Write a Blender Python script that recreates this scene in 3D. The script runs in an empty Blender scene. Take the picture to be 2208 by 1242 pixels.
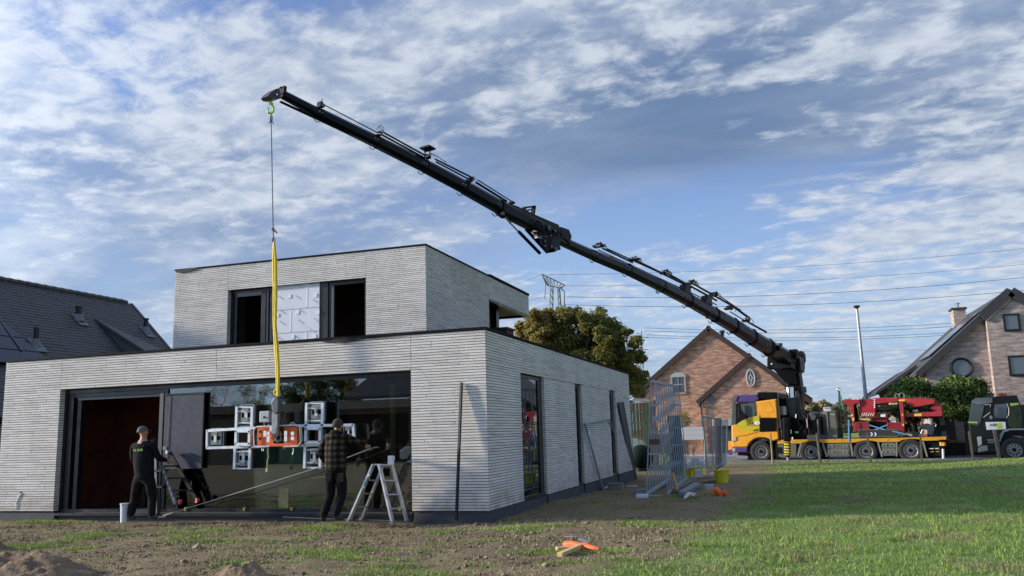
import bpy, bmesh, math, random
import numpy as np
from mathutils import Vector, Matrix, noise as mnoise
random.seed(7); rng = np.random.default_rng(11)
SC = bpy.context.scene
COL = SC.collection
# ------------------------------------------------------------------ camera
F_PX, YAW, PITCH, ROLL = 1818.5, 17.761, 9.765, -1.691
CAM = Vector((5.01, -13.995, 1.5)); PW, PH = 2208.0, 1242.0
_y, _t, _r = (math.radians(a) for a in (YAW, PITCH, ROLL))
FWD = Vector((-math.sin(_y)*math.cos(_t), math.cos(_y)*math.cos(_t), math.sin(_t)))
_rt = Vector((math.cos(_y), math.sin(_y), 0)); _up = _rt.cross(FWD)
RGT = _rt*math.cos(_r) + _up*math.sin(_r); UPV = -_rt*math.sin(_r) + _up*math.cos(_r)
cam_d = bpy.data.cameras.new('camera'); cam = bpy.data.objects.new('camera', cam_d); COL.objects.link(cam)
cam_d.sensor_width = 36.0; cam_d.lens = 36.0*F_PX/PW; cam_d.clip_start = 0.1; cam_d.clip_end = 6000
cam.matrix_world = Matrix(((RGT.x, UPV.x, -FWD.x, CAM.x), (RGT.y, UPV.y, -FWD.y, CAM.y), (RGT.z, UPV.z, -FWD.z, CAM.z), (0, 0, 0, 1)))
SC.camera = cam
# survey helpers: where the sight line through a point of the photo meets a real plane
def ray(px, py): return FWD + RGT*((px-PW/2)/F_PX) - UPV*((py-PH/2)/F_PX)
def atz(px, py, z=0.0):
    d = ray(px, py); return CAM + d*((z-CAM.z)/d.z)
def aty(px, py, y):
    d = ray(px, py); return CAM + d*((y-CAM.y)/d.y)
def atx(px, py, x):
    d = ray(px, py); return CAM + d*((x-CAM.x)/d.x)
def atd(px, py, D): return CAM + ray(px, py)*D
def atplane(px, py, o, n):
    d = ray(px, py); return CAM + d*((Vector(o)-CAM).dot(n)/d.dot(n))
# ------------------------------------------------------------------ light
SUN_EL, SUN_AZ = 16.0, 12.0          # the light comes from the left (-X), SUN_AZ towards the camera side
sd = Vector((-math.cos(math.radians(SUN_AZ))*math.cos(math.radians(SUN_EL)), -math.sin(math.radians(SUN_AZ))*math.cos(math.radians(SUN_EL)), math.sin(math.radians(SUN_EL))))
sun_l = bpy.data.lights.new('sun', 'SUN'); sun_l.energy = 3.6; sun_l.angle = math.radians(3.5); sun_l.color = (1.0, 0.88, 0.72)
sun = bpy.data.objects.new('sun', sun_l); COL.objects.link(sun); sun.rotation_euler = sd.to_track_quat('Z', 'Y').to_euler()
SC.view_settings.view_transform = 'Standard'; SC.view_settings.look = 'None'; SC.view_settings.gamma = 1.0
SC.view_settings.use_curve_mapping = False; SC.view_settings.exposure = 0.73
wd = bpy.data.worlds.new('World'); SC.world = wd; wd.use_nodes = True
def world_nodes():
    nt = wd.node_tree; N = nt.nodes; L = nt.links; N.clear()
    out = N.new('ShaderNodeOutputWorld'); bg = N.new('ShaderNodeBackground'); L.new(bg.outputs[0], out.inputs[0])
    sky = N.new('ShaderNodeTexSky'); sky.sky_type = 'NISHITA'; sky.sun_disc = False
    sky.sun_elevation = math.radians(SUN_EL); sky.sun_rotation = math.atan2(sd.x, sd.y); sky.air_density = 1.0; sky.dust_density = 0.6; sky.ozone_density = 2.0
    tc = N.new('ShaderNodeTexCoord'); sp = N.new('ShaderNodeSeparateXYZ'); L.new(tc.outputs['Generated'], sp.inputs[0])
    def m(op, a, b=None, c=None, cl=False):
        n = N.new('ShaderNodeMath'); n.operation = op; n.use_clamp = cl
        for i, v in enumerate((a, b, c)):
            if v is None: continue
            if isinstance(v, (int, float)): n.inputs[i].default_value = v
            else: L.new(v, n.inputs[i])
        return n.outputs[0]
    def sstep(v, a, b):
        n = N.new('ShaderNodeMapRange'); n.interpolation_type = 'SMOOTHSTEP'; L.new(v, n.inputs[0])
        n.inputs[1].default_value = a; n.inputs[2].default_value = b; n.inputs[3].default_value = 0; n.inputs[4].default_value = 1; return n.outputs[0]
    zz = m('ADD', m('MAXIMUM', sp.outputs[2], 0.0), 0.16)
    u = m('DIVIDE', sp.outputs[0], zz); v = m('DIVIDE', sp.outputs[1], zz)
    cb = N.new('ShaderNodeCombineXYZ'); L.new(u, cb.inputs[0]); L.new(v, cb.inputs[1])
    def noise(scale, detail, rough, dist=0.0, rot=0.0, st=(1, 1), off=(0, 0)):
        mp = N.new('ShaderNodeMapping'); mp.inputs['Rotation'].default_value = (0, 0, math.radians(rot)); mp.inputs['Scale'].default_value = (st[0], st[1], 1)
        mp.inputs['Location'].default_value = (off[0], off[1], 0); L.new(cb.outputs[0], mp.inputs[0])
        n = N.new('ShaderNodeTexNoise'); n.inputs['Scale'].default_value = scale; n.inputs['Detail'].default_value = detail
        n.inputs['Roughness'].default_value = rough; n.inputs['Distortion'].default_value = dist; L.new(mp.outputs[0], n.inputs[0]); return n.outputs[0]
    def blob(px, py, rad, sy=1.0, rot=0.0):      # a soft round field of the cloud deck, in deck coordinates
        d = ray(px, py).normalized(); z = max(d.z, 0)+0.16; cx, cy = d.x/z, d.y/z
        a = m('SUBTRACT', u, cx); b = m('SUBTRACT', v, cy); c, s = math.cos(math.radians(rot)), math.sin(math.radians(rot))
        p = m('ADD', m('MULTIPLY', a, c), m('MULTIPLY', b, s)); q = m('ADD', m('MULTIPLY', a, -s), m('MULTIPLY', b, c))
        r2 = m('ADD', m('MULTIPLY', p, p), m('MULTIPLY', m('MULTIPLY', q, q), sy))
        return m('POWER', 2.718, m('MULTIPLY', r2, -1.0/(rad*rad)))
    def lin(terms, c0):
        o = None
        for val, w in terms:
            t = m('MULTIPLY', val, w); o = t if o is None else m('ADD', o, t)
        return m('ADD', o, c0)
    big = noise(0.75, 3, 0.5, 0.3, 0, (1, 1), (3.1, 1.7))
    mid = noise(2.4, 7, 0.62, 0.2, 35, (1, 1.35), (0.4, 5.2))
    fine = noise(10.0, 7, 0.60, 0.25, 20, (1, 1.2), (2.2, 0.3))
    rip = noise(5.0, 5, 0.55, 0.5, -38, (0.42, 2.0), (7.7, 2.3))
    rip2 = noise(2.6, 5, 0.55, 0.3, -40, (0.55, 1.7), (1.3, 9.1))
    # veil: soft grey-white sheet
    veil = lin([(big, 1.1), (mid, 0.75), (blob(300, 620, 1.6), 0.28), (blob(1450, 220, 0.62, 1.6), 0.55), (blob(1950, 150, 0.9), 0.26), (blob(2100, 480, 1.1), 0.16),
                (blob(1500, 400, 0.55, 1.0), -0.42), (blob(1200, 530, 0.7, 1.0), -0.36), (blob(230, 130, 0.22), -0.5), (blob(1320, 60, 0.16), -0.25), (blob(1650, 620, 0.9), -0.22), (blob(1350, 150, 0.35), 0.2)], -0.62)
    veil_a = m('MULTIPLY', sstep(veil, 0.0, 0.66), 0.93)
    # puffs: bright mottled patches
    puff = lin([(m('MULTIPLY', m('SUBTRACT', rip2, .45), blob(1800, 150, 1.0)), 2.2), (mid, 0.8), (fine, 1.25), (rip, 0.25), (blob(330, 330, 0.55), 0.26), (blob(80, 60, 0.4), 0.22), (blob(230, 130, 0.22), -0.12), (blob(250, 560, .8), -.08), (blob(1150, 150, 0.35), 0.14), (blob(1950, 560, 1.0), 0.14), (blob(1950, 120, .8), .16),
                (blob(1450, 250, 0.45, 1.4), -0.38), (blob(1420, 430, 0.5), -0.45), (blob(150, 520, 0.8), -0.1)], -0.62)
    puff_a = sstep(puff, 0.42, 0.88)
    streak_a = m('MULTIPLY', sstep(lin([(rip, 1.3), (fine, 0.35), (mid, 0.4), (blob(1950, 200, 0.9), 0.2), (blob(1900, 560, 1.2), 0.18), (blob(1380, 450, .55), -0.35), (blob(400, 300, 1.0), -0.2), (blob(1450, 250, 0.45, 1.4), -0.5)], -0.62), 0.44, 0.86), 0.8)
    def rgb(c):
        n = N.new('ShaderNodeRGB'); n.outputs[0].default_value = (*c, 1); return n.outputs[0]
    def mix(f, a, b):
        n = N.new('ShaderNodeMix'); n.data_type = 'RGBA'; n.clamp_factor = True
        if isinstance(f, (int, float)): n.inputs[0].default_value = f
        else: L.new(f, n.inputs[0])
        L.new(a, n.inputs[6]); L.new(b, n.inputs[7]); return n.outputs[2]
    sc = N.new('ShaderNodeVectorMath'); sc.operation = 'SCALE'; L.new(sky.outputs[0], sc.inputs[0]); sc.inputs[3].default_value = 0.10
    tint = N.new('ShaderNodeVectorMath'); tint.operation = 'MULTIPLY'; L.new(sc.outputs[0], tint.inputs[0]); tint.inputs[1].default_value = (0.60, 0.74, 1.0)
    blue = mix(sstep(sp.outputs[2], -0.02, 0.45), rgb((0.33, 0.44, 0.56)), rgb((0.075, 0.155, 0.40)))
    base = mix(0.78, tint.outputs[0], blue)
    grey = mix(sstep(mid, 0.35, 0.68), rgb((0.150, 0.20, 0.30)), rgb((0.30, 0.35, 0.435)))
    dark = lin([(blob(1480, 250, 0.5, 1.3), 1.15), (blob(2150, 330, 0.6), 0.35)], 0.0)
    grey = mix(m('MULTIPLY', dark, m('ADD', m('MULTIPLY', rip2, 1.5), 0.12), None, True), grey, rgb((0.095, 0.145, 0.24)))
    lite = mix(sstep(fine, 0.35, 0.7), rgb((0.30, 0.345, 0.42)), rgb((0.42, 0.455, 0.51)))
    c1 = mix(veil_a, base, grey); c2 = mix(m('MULTIPLY', streak_a, 0.62), c1, lite); c3 = mix(m('MULTIPLY', puff_a, 0.86), c2, lite)
    # thin cloud round the low sun glows: a broad natural aureole
    dt = N.new('ShaderNodeVectorMath'); dt.operation = 'DOT_PRODUCT'; L.new(tc.outputs['Generated'], dt.inputs[0]); dt.inputs[1].default_value = sd
    glow = m('ADD', m('MULTIPLY', m('POWER', m('MAXIMUM', dt.outputs['Value'], 0.0), 6.0), 4.5), 1.0)
    gl = N.new('ShaderNodeVectorMath'); gl.operation = 'SCALE'; L.new(c3, gl.inputs[0]); L.new(glow, gl.inputs[3]); c3 = gl.outputs[0]
    L.new(c3, bg.inputs[0]); bg.inputs[1].default_value = 1.0
world_nodes()
SC.cycles.max_bounces = 8; SC.cycles.transparent_max_bounces = 16; SC.cycles.caustics_reflective = False; SC.cycles.caustics_refractive = False
# ------------------------------------------------------------------ materials
MATS = {}
def mat(name, col=None, rough=0.6, metal=0.0, var=0.0, vs=8.0, bump=0.0, bs=40.0, col2=None, emit=0.0, spec=0.5, coat=0.0):
    if name in MATS: return MATS[name]
    mt = bpy.data.materials.new(name); mt.use_nodes = True; nt = mt.node_tree; b = nt.nodes['Principled BSDF']; N = nt.nodes; L = nt.links
    b.inputs['Base Color'].default_value = (*col, 1); b.inputs['Roughness'].default_value = rough; b.inputs['Metallic'].default_value = metal
    b.inputs['Specular IOR Level'].default_value = spec; b.inputs['Coat Weight'].default_value = coat
    mt.diffuse_color = (*col, 1)
    if var or bump or col2:
        tc = N.new('ShaderNodeTexCoord')
        if var or col2:
            n = N.new('ShaderNodeTexNoise'); n.inputs['Scale'].default_value = vs; n.inputs['Detail'].default_value = 5; n.inputs['Roughness'].default_value = 0.62
            L.new(tc.outputs['Object'], n.inputs[0]); mr = N.new('ShaderNodeMapRange'); L.new(n.outputs[0], mr.inputs[0]); mr.inputs[1].default_value = 0.3; mr.inputs[2].default_value = 0.7
            mx = N.new('ShaderNodeMix'); mx.data_type = 'RGBA'; L.new(mr.outputs[0], mx.inputs[0])
            c2 = col2 or tuple(min(1, c*(1+var)) for c in col); c1 = col if col2 else tuple(c*(1-var) for c in col)
            mx.inputs[6].default_value = (*c1, 1); mx.inputs[7].default_value = (*c2, 1); L.new(mx.outputs[2], b.inputs['Base Color'])
            m2 = N.new('ShaderNodeMapRange'); L.new(n.outputs[0], m2.inputs[0]); m2.inputs[1].default_value = .3; m2.inputs[2].default_value = .7
            m2.inputs[3].default_value = max(0, rough-.08); m2.inputs[4].default_value = min(1, rough+.12); L.new(m2.outputs[0], b.inputs['Roughness'])
        if bump:
            n2 = N.new('ShaderNodeTexNoise'); n2.inputs['Scale'].default_value = bs; n2.inputs['Detail'].default_value = 4; L.new(tc.outputs['Object'], n2.inputs[0])
            bp_ = N.new('ShaderNodeBump'); bp_.inputs['Strength'].default_value = bump; bp_.inputs['Distance'].default_value = 0.02; L.new(n2.outputs[0], bp_.inputs['Height']); L.new(bp_.outputs[0], b.inputs['Normal'])
    MATS[name] = mt; return mt
def leafmat(name, c1, c2, vs=1.2, trans=0.25):
    if name in MATS: return MATS[name]
    mt = mat(name, c1, 0.6, 0, col2=c2, vs=vs, spec=0.25); nt = mt.node_tree; b = nt.nodes['Principled BSDF']
    out = nt.nodes['Material Output']; t = nt.nodes.new('ShaderNodeBsdfTranslucent'); mx = nt.nodes.new('ShaderNodeMixShader'); mx.inputs[0].default_value = trans
    src = b.inputs['Base Color'].links[0].from_socket; nt.links.new(src, t.inputs[0])
    nt.links.new(b.outputs[0], mx.inputs[1]); nt.links.new(t.outputs[0], mx.inputs[2]); nt.links.new(mx.outputs[0], out.inputs[0]); return mt
def glassmat(name, tint=(0.55, 0.6, 0.6), ior=1.6, base=0.03):
    mt = bpy.data.materials.new(name); mt.use_nodes = True; nt = mt.node_tree; N = nt.nodes; L = nt.links; N.clear()
    out = N.new('ShaderNodeOutputMaterial'); mx = N.new('ShaderNodeMixShader'); tr = N.new('ShaderNodeBsdfTransparent'); gl = N.new('ShaderNodeBsdfGlossy')
    tr.inputs[0].default_value = (*tint, 1); gl.inputs[0].default_value = (0.9, 0.95, 1.0, 1); gl.inputs[1].default_value = 0.015
    fr = N.new('ShaderNodeFresnel'); fr.inputs[0].default_value = ior; ad = N.new('ShaderNodeMath'); ad.operation = 'ADD'; L.new(fr.outputs[0], ad.inputs[0]); ad.inputs[1].default_value = base
    L.new(ad.outputs[0], mx.inputs[0]); L.new(tr.outputs[0], mx.inputs[1]); L.new(gl.outputs[0], mx.inputs[2]); L.new(mx.outputs[0], out.inputs[0]); MATS[name] = mt; return mt
# ------------------------------------------------------------------ objects
WM = {}
def tag(o, label=None, cat=None, group=None, kind=None):
    if label: o['label'] = label
    if cat: o['category'] = cat
    if group: o['group'] = group
    if kind: o['kind'] = kind
    return o
def thing(name, label, cat, loc=(0, 0, 0), rz=0.0, group=None):
    o = bpy.data.objects.new(name, None); COL.objects.link(o); o.empty_display_size = 0.2
    M = Matrix.Translation(Vector(loc)) @ Matrix.Rotation(rz, 4, 'Z'); o.matrix_world = M; WM[o] = M.copy(); return tag(o, label, cat, group)
def wm(o): return WM.get(o, Matrix.Identity(4))
def linkobj(name, me, parent=None, kind=None, local=None):
    o = bpy.data.objects.new(name, me); COL.objects.link(o)
    M = Matrix.Identity(4) if local is None else local
    if parent is not None: o.parent = parent; WM[o] = wm(parent) @ M
    else: WM[o] = M.copy()
    if local is not None: o.matrix_local = local
    if kind: o['kind'] = kind
    return o
class MB:
    def __init__(s): s.v = []; s.f = []; s.m = []
    def add(s, vs, fs, mi=0):
        b = len(s.v); s.v.extend([tuple(v) for v in vs]); s.f.extend([tuple(b+i for i in f) for f in fs]); s.m.extend([mi]*len(fs)); return s
    def box(s, c, d, mi=0, R=None):
        hx, hy, hz = d[0]/2, d[1]/2, d[2]/2; vs = [Vector((x*hx, y*hy, z*hz)) for x in (-1, 1) for y in (-1, 1) for z in (-1, 1)]
        if R is not None: vs = [R @ v for v in vs]
        c = Vector(c); return s.add([v+c for v in vs], [(0, 1, 3, 2), (4, 6, 7, 5), (0, 4, 5, 1), (2, 3, 7, 6), (0, 2, 6, 4), (1, 5, 7, 3)], mi)
    def bb(s, a, b, mi=0):
        a, b = Vector(a), Vector(b); return s.box((a+b)/2, [abs(b[i]-a[i]) for i in range(3)], mi)
    def beam(s, a, b, w, h, mi=0, up=(0, 0, 1), w2=None, h2=None, cham=0.0):
        a, b = Vector(a), Vector(b); d = (b-a).normalized(); up = Vector(up)
        sx = d.cross(up)
        if sx.length < 1e-4: sx = d.cross(Vector((0, 1, 0)))
        sx.normalize(); uu = sx.cross(d).normalized(); w2 = w2 or w; h2 = h2 or h
        if cham:
            prof = [(-.5, -.5+cham), (-.5+cham, -.5), (.5-cham, -.5), (.5, -.5+cham), (.5, .5-cham), (.5-cham, .5), (-.5+cham, .5), (-.5, .5-cham)]
        else: prof = [(-.5, -.5), (.5, -.5), (.5, .5), (-.5, .5)]
        n = len(prof); vs = [a+sx*(p*w)+uu*(q*h) for p, q in prof]+[b+sx*(p*w2)+uu*(q*h2) for p, q in prof]
        fs = [(i, (i+1) % n, n+(i+1) % n, n+i) for i in range(n)]+[tuple(reversed(range(n))), tuple(range(n, 2*n))]
        return s.add(vs, fs, mi)
    def tube(s, pts, r, n=8, mi=0, caps=True, closed=False):
        pts = [Vector(p) for p in pts]; m = len(pts); rs = r if isinstance(r, (list, tuple)) else [r]*m; b = len(s.v); prev = None
        for i, p in enumerate(pts):
            if closed: d = pts[(i+1) % m]-pts[i-1]
            else: d = pts[min(i+1, m-1)]-pts[max(i-1, 0)]
            d.normalize()
            if prev is None:
                t = Vector((0, 0, 1)) if abs(d.z) < 0.9 else Vector((1, 0, 0)); a = d.cross(t).normalized()
            else:
                a = (prev-d*prev.dot(d)); a = a.normalized() if a.length > 1e-5 else d.orthogonal().normalized()
            prev = a; c = d.cross(a)
            for k in range(n):
                t = 2*math.pi*k/n; s.v.append(tuple(p+(a*math.cos(t)+c*math.sin(t))*rs[i]))
        for i in range(m if closed else m-1):
            j = (i+1) % m
            for k in range(n):
                s.f.append((b+i*n+k, b+i*n+(k+1) % n, b+j*n+(k+1) % n, b+j*n+k)); s.m.append(mi)
        if caps and not closed:
            s.f.append(tuple(b+k for k in reversed(range(n)))); s.f.append(tuple(b+(m-1)*n+k for k in range(n))); s.m += [mi, mi]
        return s
    def prism(s, poly, off, mi=0):        # poly: 3D points of one face, off: extrusion vector
        off = Vector(off); n = len(poly); vs = [Vector(p) for p in poly]; vs += [v+off for v in vs]
        return s.add(vs, [(i, (i+1) % n, n+(i+1) % n, n+i) for i in range(n)]+[tuple(reversed(range(n))), tuple(range(n, 2*n))], mi)
    def disc(s, c, ax, r, h, n=20, mi=0, r2=None):
        c = Vector(c); ax = Vector(ax).normalized(); return s.tube([c-ax*h/2, c+ax*h/2], [r, r2 if r2 is not None else r], n, mi)
    def lathe(s, c, ax, prof, n=24, mi=0):    # prof: (offset along axis, radius)
        c = Vector(c); ax = Vector(ax).normalized(); a = ax.orthogonal().normalized(); d = ax.cross(a); b = len(s.v)
        for (t, r) in prof:
            for k in range(n):
                q = 2*math.pi*k/n; s.v.append(tuple(c+ax*t+(a*math.cos(q)+d*math.sin(q))*r))
        for i in range(len(prof)-1):
            for k in range(n): s.f.append((b+i*n+k, b+i*n+(k+1) % n, b+(i+1)*n+(k+1) % n, b+(i+1)*n+k)); s.m.append(mi)
        return s
    def build(s, name, mats, parent=None, local=False, smooth=False, kind=None, bevel=0.0, label=None):
        me = bpy.data.meshes.new(name); v = s.v
        if parent is not None and not local:
            inv = wm(parent).inverted(); v = [inv @ Vector(p) for p in v]
        me.from_pydata(v, [], s.f)
        if not isinstance(mats, (list, tuple)): mats = [mats]
        for q in mats: me.materials.append(q)
        me.polygons.foreach_set('material_index', s.m)
        bm = bmesh.new(); bm.from_mesh(me); bmesh.ops.recalc_face_normals(bm, faces=bm.faces); bm.to_mesh(me); bm.free()
        if smooth:
            me.polygons.foreach_set('use_smooth', [True]*len(me.polygons))
            try: me.set_sharp_from_angle(angle=math.radians(40))
            except Exception: pass
        o = linkobj(name, me, parent, kind)
        if bevel:
            md = o.modifiers.new('bevel', 'BEVEL'); md.width = bevel; md.segments = 2; md.limit_method = 'ANGLE'
        if label: o['label'] = label
        return o
def fastmesh(name, V, Fc, mats, mi=None, parent=None, kind=None, local=True):
    """V (n,3) array, Fc (m,k) array of equal sized faces."""
    V = np.asarray(V, dtype=np.float32)
    if parent is not None and not local:
        inv = np.array(wm(parent).inverted()); V = V@inv[:3, :3].T+inv[:3, 3]
    me = bpy.data.meshes.new(name); k = Fc.shape[1]; me.vertices.add(len(V)); me.vertices.foreach_set('co', np.asarray(V, dtype=np.float32).ravel())
    me.loops.add(Fc.size); me.loops.foreach_set('vertex_index', Fc.astype(np.int32).ravel())
    me.polygons.add(len(Fc)); me.polygons.foreach_set('loop_start', np.arange(0, Fc.size, k, dtype=np.int32))
    me.polygons.foreach_set('loop_total', np.full(len(Fc), k, dtype=np.int32))
    if not isinstance(mats, (list, tuple)): mats = [mats]
    for q in mats: me.materials.append(q)
    if mi is not None: me.polygons.foreach_set('material_index', np.asarray(mi, dtype=np.int32))
    me.update(calc_edges=True); me.validate()
    return linkobj(name, me, parent, kind)
def text(s, size, o, ux, uy, m, parent, name='lettering', ext=0.002):
    cu = bpy.data.curves.new(name, 'FONT'); cu.body = s; cu.size = size; cu.extrude = ext; cu.align_x = 'CENTER'; cu.align_y = 'CENTER'
    tmp = bpy.data.objects.new('tmp', cu); COL.objects.link(tmp); bpy.context.view_layer.update()
    me = bpy.data.meshes.new_from_object(tmp.evaluated_get(bpy.context.evaluated_depsgraph_get())); bpy.data.objects.remove(tmp)
    ux, uy = Vector(ux).normalized(), Vector(uy).normalized(); uz = ux.cross(uy); o = Vector(o)
    M = Matrix(((ux.x, uy.x, uz.x, o.x), (ux.y, uy.y, uz.y, o.y), (ux.z, uy.z, uz.z, o.z), (0, 0, 0, 1)))
    me.transform(wm(parent).inverted() @ M); me.materials.clear(); me.materials.append(m)
    return linkobj(name, me, parent)
def sm(a, b, x):
    t = min(1, max(0, (x-a)/(b-a))); return t*t*(3-2*t)
def gz(x, y):      # height of the terrain
    z = 0.10*(1-sm(-2.2, 0.2, x))*(1-sm(-7, -3, -y))*1.0
    z += -0.15*sm(2, 14, y)*sm(-4, 1, x)
    z += 0.16*sm(8.5, 14, x)*sm(8, 18, y)*(1-sm(22.5, 25, y))          # low swell of the lawn on the right
    z += 0.05*mnoise.noise(Vector((x*.35, y*.35, 0)))*(1 if y < 24 else .2) if y < 200 else 0
    return z
# ------------------------------------------------------------------ terrain
TR_O = Vector((3.49, 29.84, -0.15)); TR_A = math.radians(-11.8); TRX = Vector((math.cos(TR_A), math.sin(TR_A), 0)); TRN = Vector((-math.sin(TR_A), math.cos(TR_A), 0))
def lawn_mask(x, y):
    """1 on the lawn, 0 on trampled soil; the lawn lies right of a line running away from the viewer"""
    e = 2.9 + 0.9*sm(-6, 0, y) + 1.0*sm(0, 16, y)*0.2
    if y > -1: e = 3.9 + (y+1)*0.015
    if y > 20: e = 4.2
    n = mnoise.noise(Vector((x*.6, y*.45, 3)))*0.9+mnoise.noise(Vector((x*1.9, y*1.6, 7)))*0.35
    return sm(e-0.6, e+0.7, x+n)
def patch_mask(x, y):
    n = mnoise.noise(Vector((x*.55+4, y*1.3, 1)))+0.5*mnoise.noise(Vector((x*1.7, y*2.9, 5)))
    return sm(0.0, 0.6, n)
def build_ground():
    # one sheet: fine grid near, coarse rings outwards to the horizon
    xs = [-1500, -700, -350, -180, -100, -60, -40, -28, -20]+[-14+0.14*i for i in range(0, 200)]+[15+1.0*i for i in range(0, 14)]+[34, 45, 60, 90, 150, 260, 500, 900, 1500]
    ys = [-900, -400, -200, -100, -60, -40, -25, -16, -11]+[-8.2+0.11*i for i in range(0, 150)]+[8.5+0.45*i for i in range(0, 40)]+[27+1.5*i for i in range(12)]+[50, 60, 75, 100, 150, 250, 450, 900, 2500]
    V = []; col = []
    for y in ys:
        for x in xs:
            near = 1.0 if (-15 < x < 15 and -9 < y < 9) else 0.0
            z = gz(x, y); lm = lawn_mask(x, y) if y < 26 else (1 if x > 15 or y > 40 else .6)
            if near:
                z += 0.030*mnoise.noise(Vector((x*1.6, y*1.6, 2)))+0.018*mnoise.noise(Vector((x*4.5, y*4.5, 9)))*(1.2-lm)+0.012*mnoise.noise(Vector((x*10, y*10, 4)))
            if abs(y) > 26 and y > 0 and y < 60: z -= 0.08
            V.append((x, y, z)); col.append((lm, patch_mask(x, y)*(1-lm)))
    nx = len(xs); Fc = [(j*nx+i, j*nx+i+1, (j+1)*nx+i+1, (j+1)*nx+i) for j in range(len(ys)-1) for i in range(nx-1)]
    m = bpy.data.materials.new('soil_and_turf'); m.use_nodes = True; nt = m.node_tree; N = nt.nodes; L = nt.links; b = N['Principled BSDF']; b.inputs['Roughness'].default_value = 0.95; b.inputs['Specular IOR Level'].default_value = 0.2
    at = N.new('ShaderNodeAttribute'); at.attribute_name = 'cover'; sp = N.new('ShaderNodeSeparateColor'); L.new(at.outputs[0], sp.inputs[0])
    tc = N.new('ShaderNodeTexCoord')
    def nz(s, d=6, r=.65, stv=(1, 1, 1)):
        mp = N.new('ShaderNodeMapping'); mp.inputs['Scale'].default_value = stv; L.new(tc.outputs['Object'], mp.inputs[0])
        n = N.new('ShaderNodeTexNoise'); n.inputs['Scale'].default_value = s; n.inputs['Detail'].default_value = d; n.inputs['Roughness'].default_value = r; L.new(mp.outputs[0], n.inputs[0]); return n.outputs[0]
    def ramp(v, st):
        r = N.new('ShaderNodeValToRGB'); L.new(v, r.inputs[0]); e = r.color_ramp.elements
        while len(e) < len(st): e.new(0.5)
        for i, (p, c) in enumerate(st): e[i].position = p; e[i].color = (*c, 1)
        return r.outputs[0]
    def mx(f, a, c, t='MIX'):
        n = N.new('ShaderNodeMix'); n.data_type = 'RGBA'; n.blend_type = t
        if isinstance(f, float): n.inputs[0].default_value = f
        else: L.new(f, n.inputs[0])
        L.new(a, n.inputs[6]); L.new(c, n.inputs[7]); return n.outputs[2]
    dirt = ramp(nz(1.1), [(0.30, (0.165, 0.118, 0.062)), (0.5, (0.24, 0.178, 0.098)), (0.72, (0.34, 0.26, 0.15))])
    dirt = mx(0.55, dirt, ramp(nz(14, 8, .75), [(0.32, (0.075, 0.052, 0.028)), (0.5, (0.20, 0.155, 0.088)), (0.7, (0.36, 0.29, 0.18))]))
    moss = ramp(nz(5, 8, .7), [(0.3, (0.11, 0.12, 0.045)), (0.6, (0.17, 0.18, 0.07)), (0.8, (0.23, 0.22, 0.105))])
    turf = ramp(nz(.9, 9, .72), [(0.28, (0.13, 0.18, 0.05)), (0.52, (0.17, 0.25, 0.065)), (0.70, (0.33, 0.32, 0.13))])
    mf = N.new('ShaderNodeMath'); mf.operation = 'MULTIPLY'; L.new(sp.outputs[1], mf.inputs[0]); mf.inputs[1].default_value = 0.75
    c = mx(mf.outputs[0], dirt, moss); c = mx(sp.outputs[0], c, turf); L.new(c, b.inputs['Base Color'])
    bp_ = N.new('ShaderNodeBump'); bp_.inputs['Strength'].default_value = 0.9; bp_.inputs['Distance'].default_value = 0.03
    ad = N.new('ShaderNodeMath'); ad.operation = 'ADD'; L.new(nz(9, 9, .75), ad.inputs[0]); L.new(nz(38, 5, .7), ad.inputs[1]); L.new(ad.outputs[0], bp_.inputs['Height']); L.new(bp_.outputs[0], b.inputs['Normal'])
    o = fastmesh('ground', np.array(V), np.array(Fc), m, kind='structure'); me = o.data
    ca = me.attributes.new('cover', 'FLOAT_COLOR', 'POINT'); arr = np.zeros((len(V), 4), dtype=np.float32); arr[:, :2] = col; arr[:, 3] = 1; ca.data.foreach_set('color', arr.ravel())
    me.polygons.foreach_set('use_smooth', [True]*len(me.polygons)); return o
build_ground()
# road, kerb, drive: run along the parked truck
asphalt = mat('asphalt', (0.15, 0.15, 0.155), 0.9, var=.18, vs=1.5, bump=.4, bs=60)
paving = mat('paving_concrete', (0.27, 0.26, 0.25), 0.9, var=.15, vs=1.2, bump=.3, bs=30)
def strip(name, w0, w1, z, m, x0=-120, x1=120, h=0.05, kind='structure'):
    mb = MB()
    for i in range(12):
        a = x0+(x1-x0)*i/12; b = x0+(x1-x0)*(i+1)/12
        mb.prism([TR_O+TRX*a+TRN*w0+Vector((0, 0, z+.15-h)), TR_O+TRX*b+TRN*w0+Vector((0, 0, z+.15-h)), TR_O+TRX*b+TRN*w1+Vector((0, 0, z+.15-h)), TR_O+TRX*a+TRN*w1+Vector((0, 0, z+.15-h))], (0, 0, h))
    return mb.build(name, m, kind=kind)
strip('road', -0.7, 6.0, -0.15, asphalt, h=.12); strip('kerb', 6.004, 6.25, -0.04, mat('kerb_stone', (.36, .35, .33), .85, var=.12), h=.25); strip('pavement', 6.254, 8.0, -0.045, paving, h=.2)
mb = MB(); mb.prism([TR_O+TRX*-5.6+TRN*8.004+Vector((0, 0, -.1)), TR_O+TRX*-1.0+TRN*8.004+Vector((0, 0, -.1)), TR_O+TRX*-1.4+TRN*15+Vector((0, 0, -.1)), TR_O+TRX*-5.2+TRN*15+Vector((0, 0, -.1))], (0, 0, .2))
mb.build('driveway', paving, kind='structure')
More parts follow.
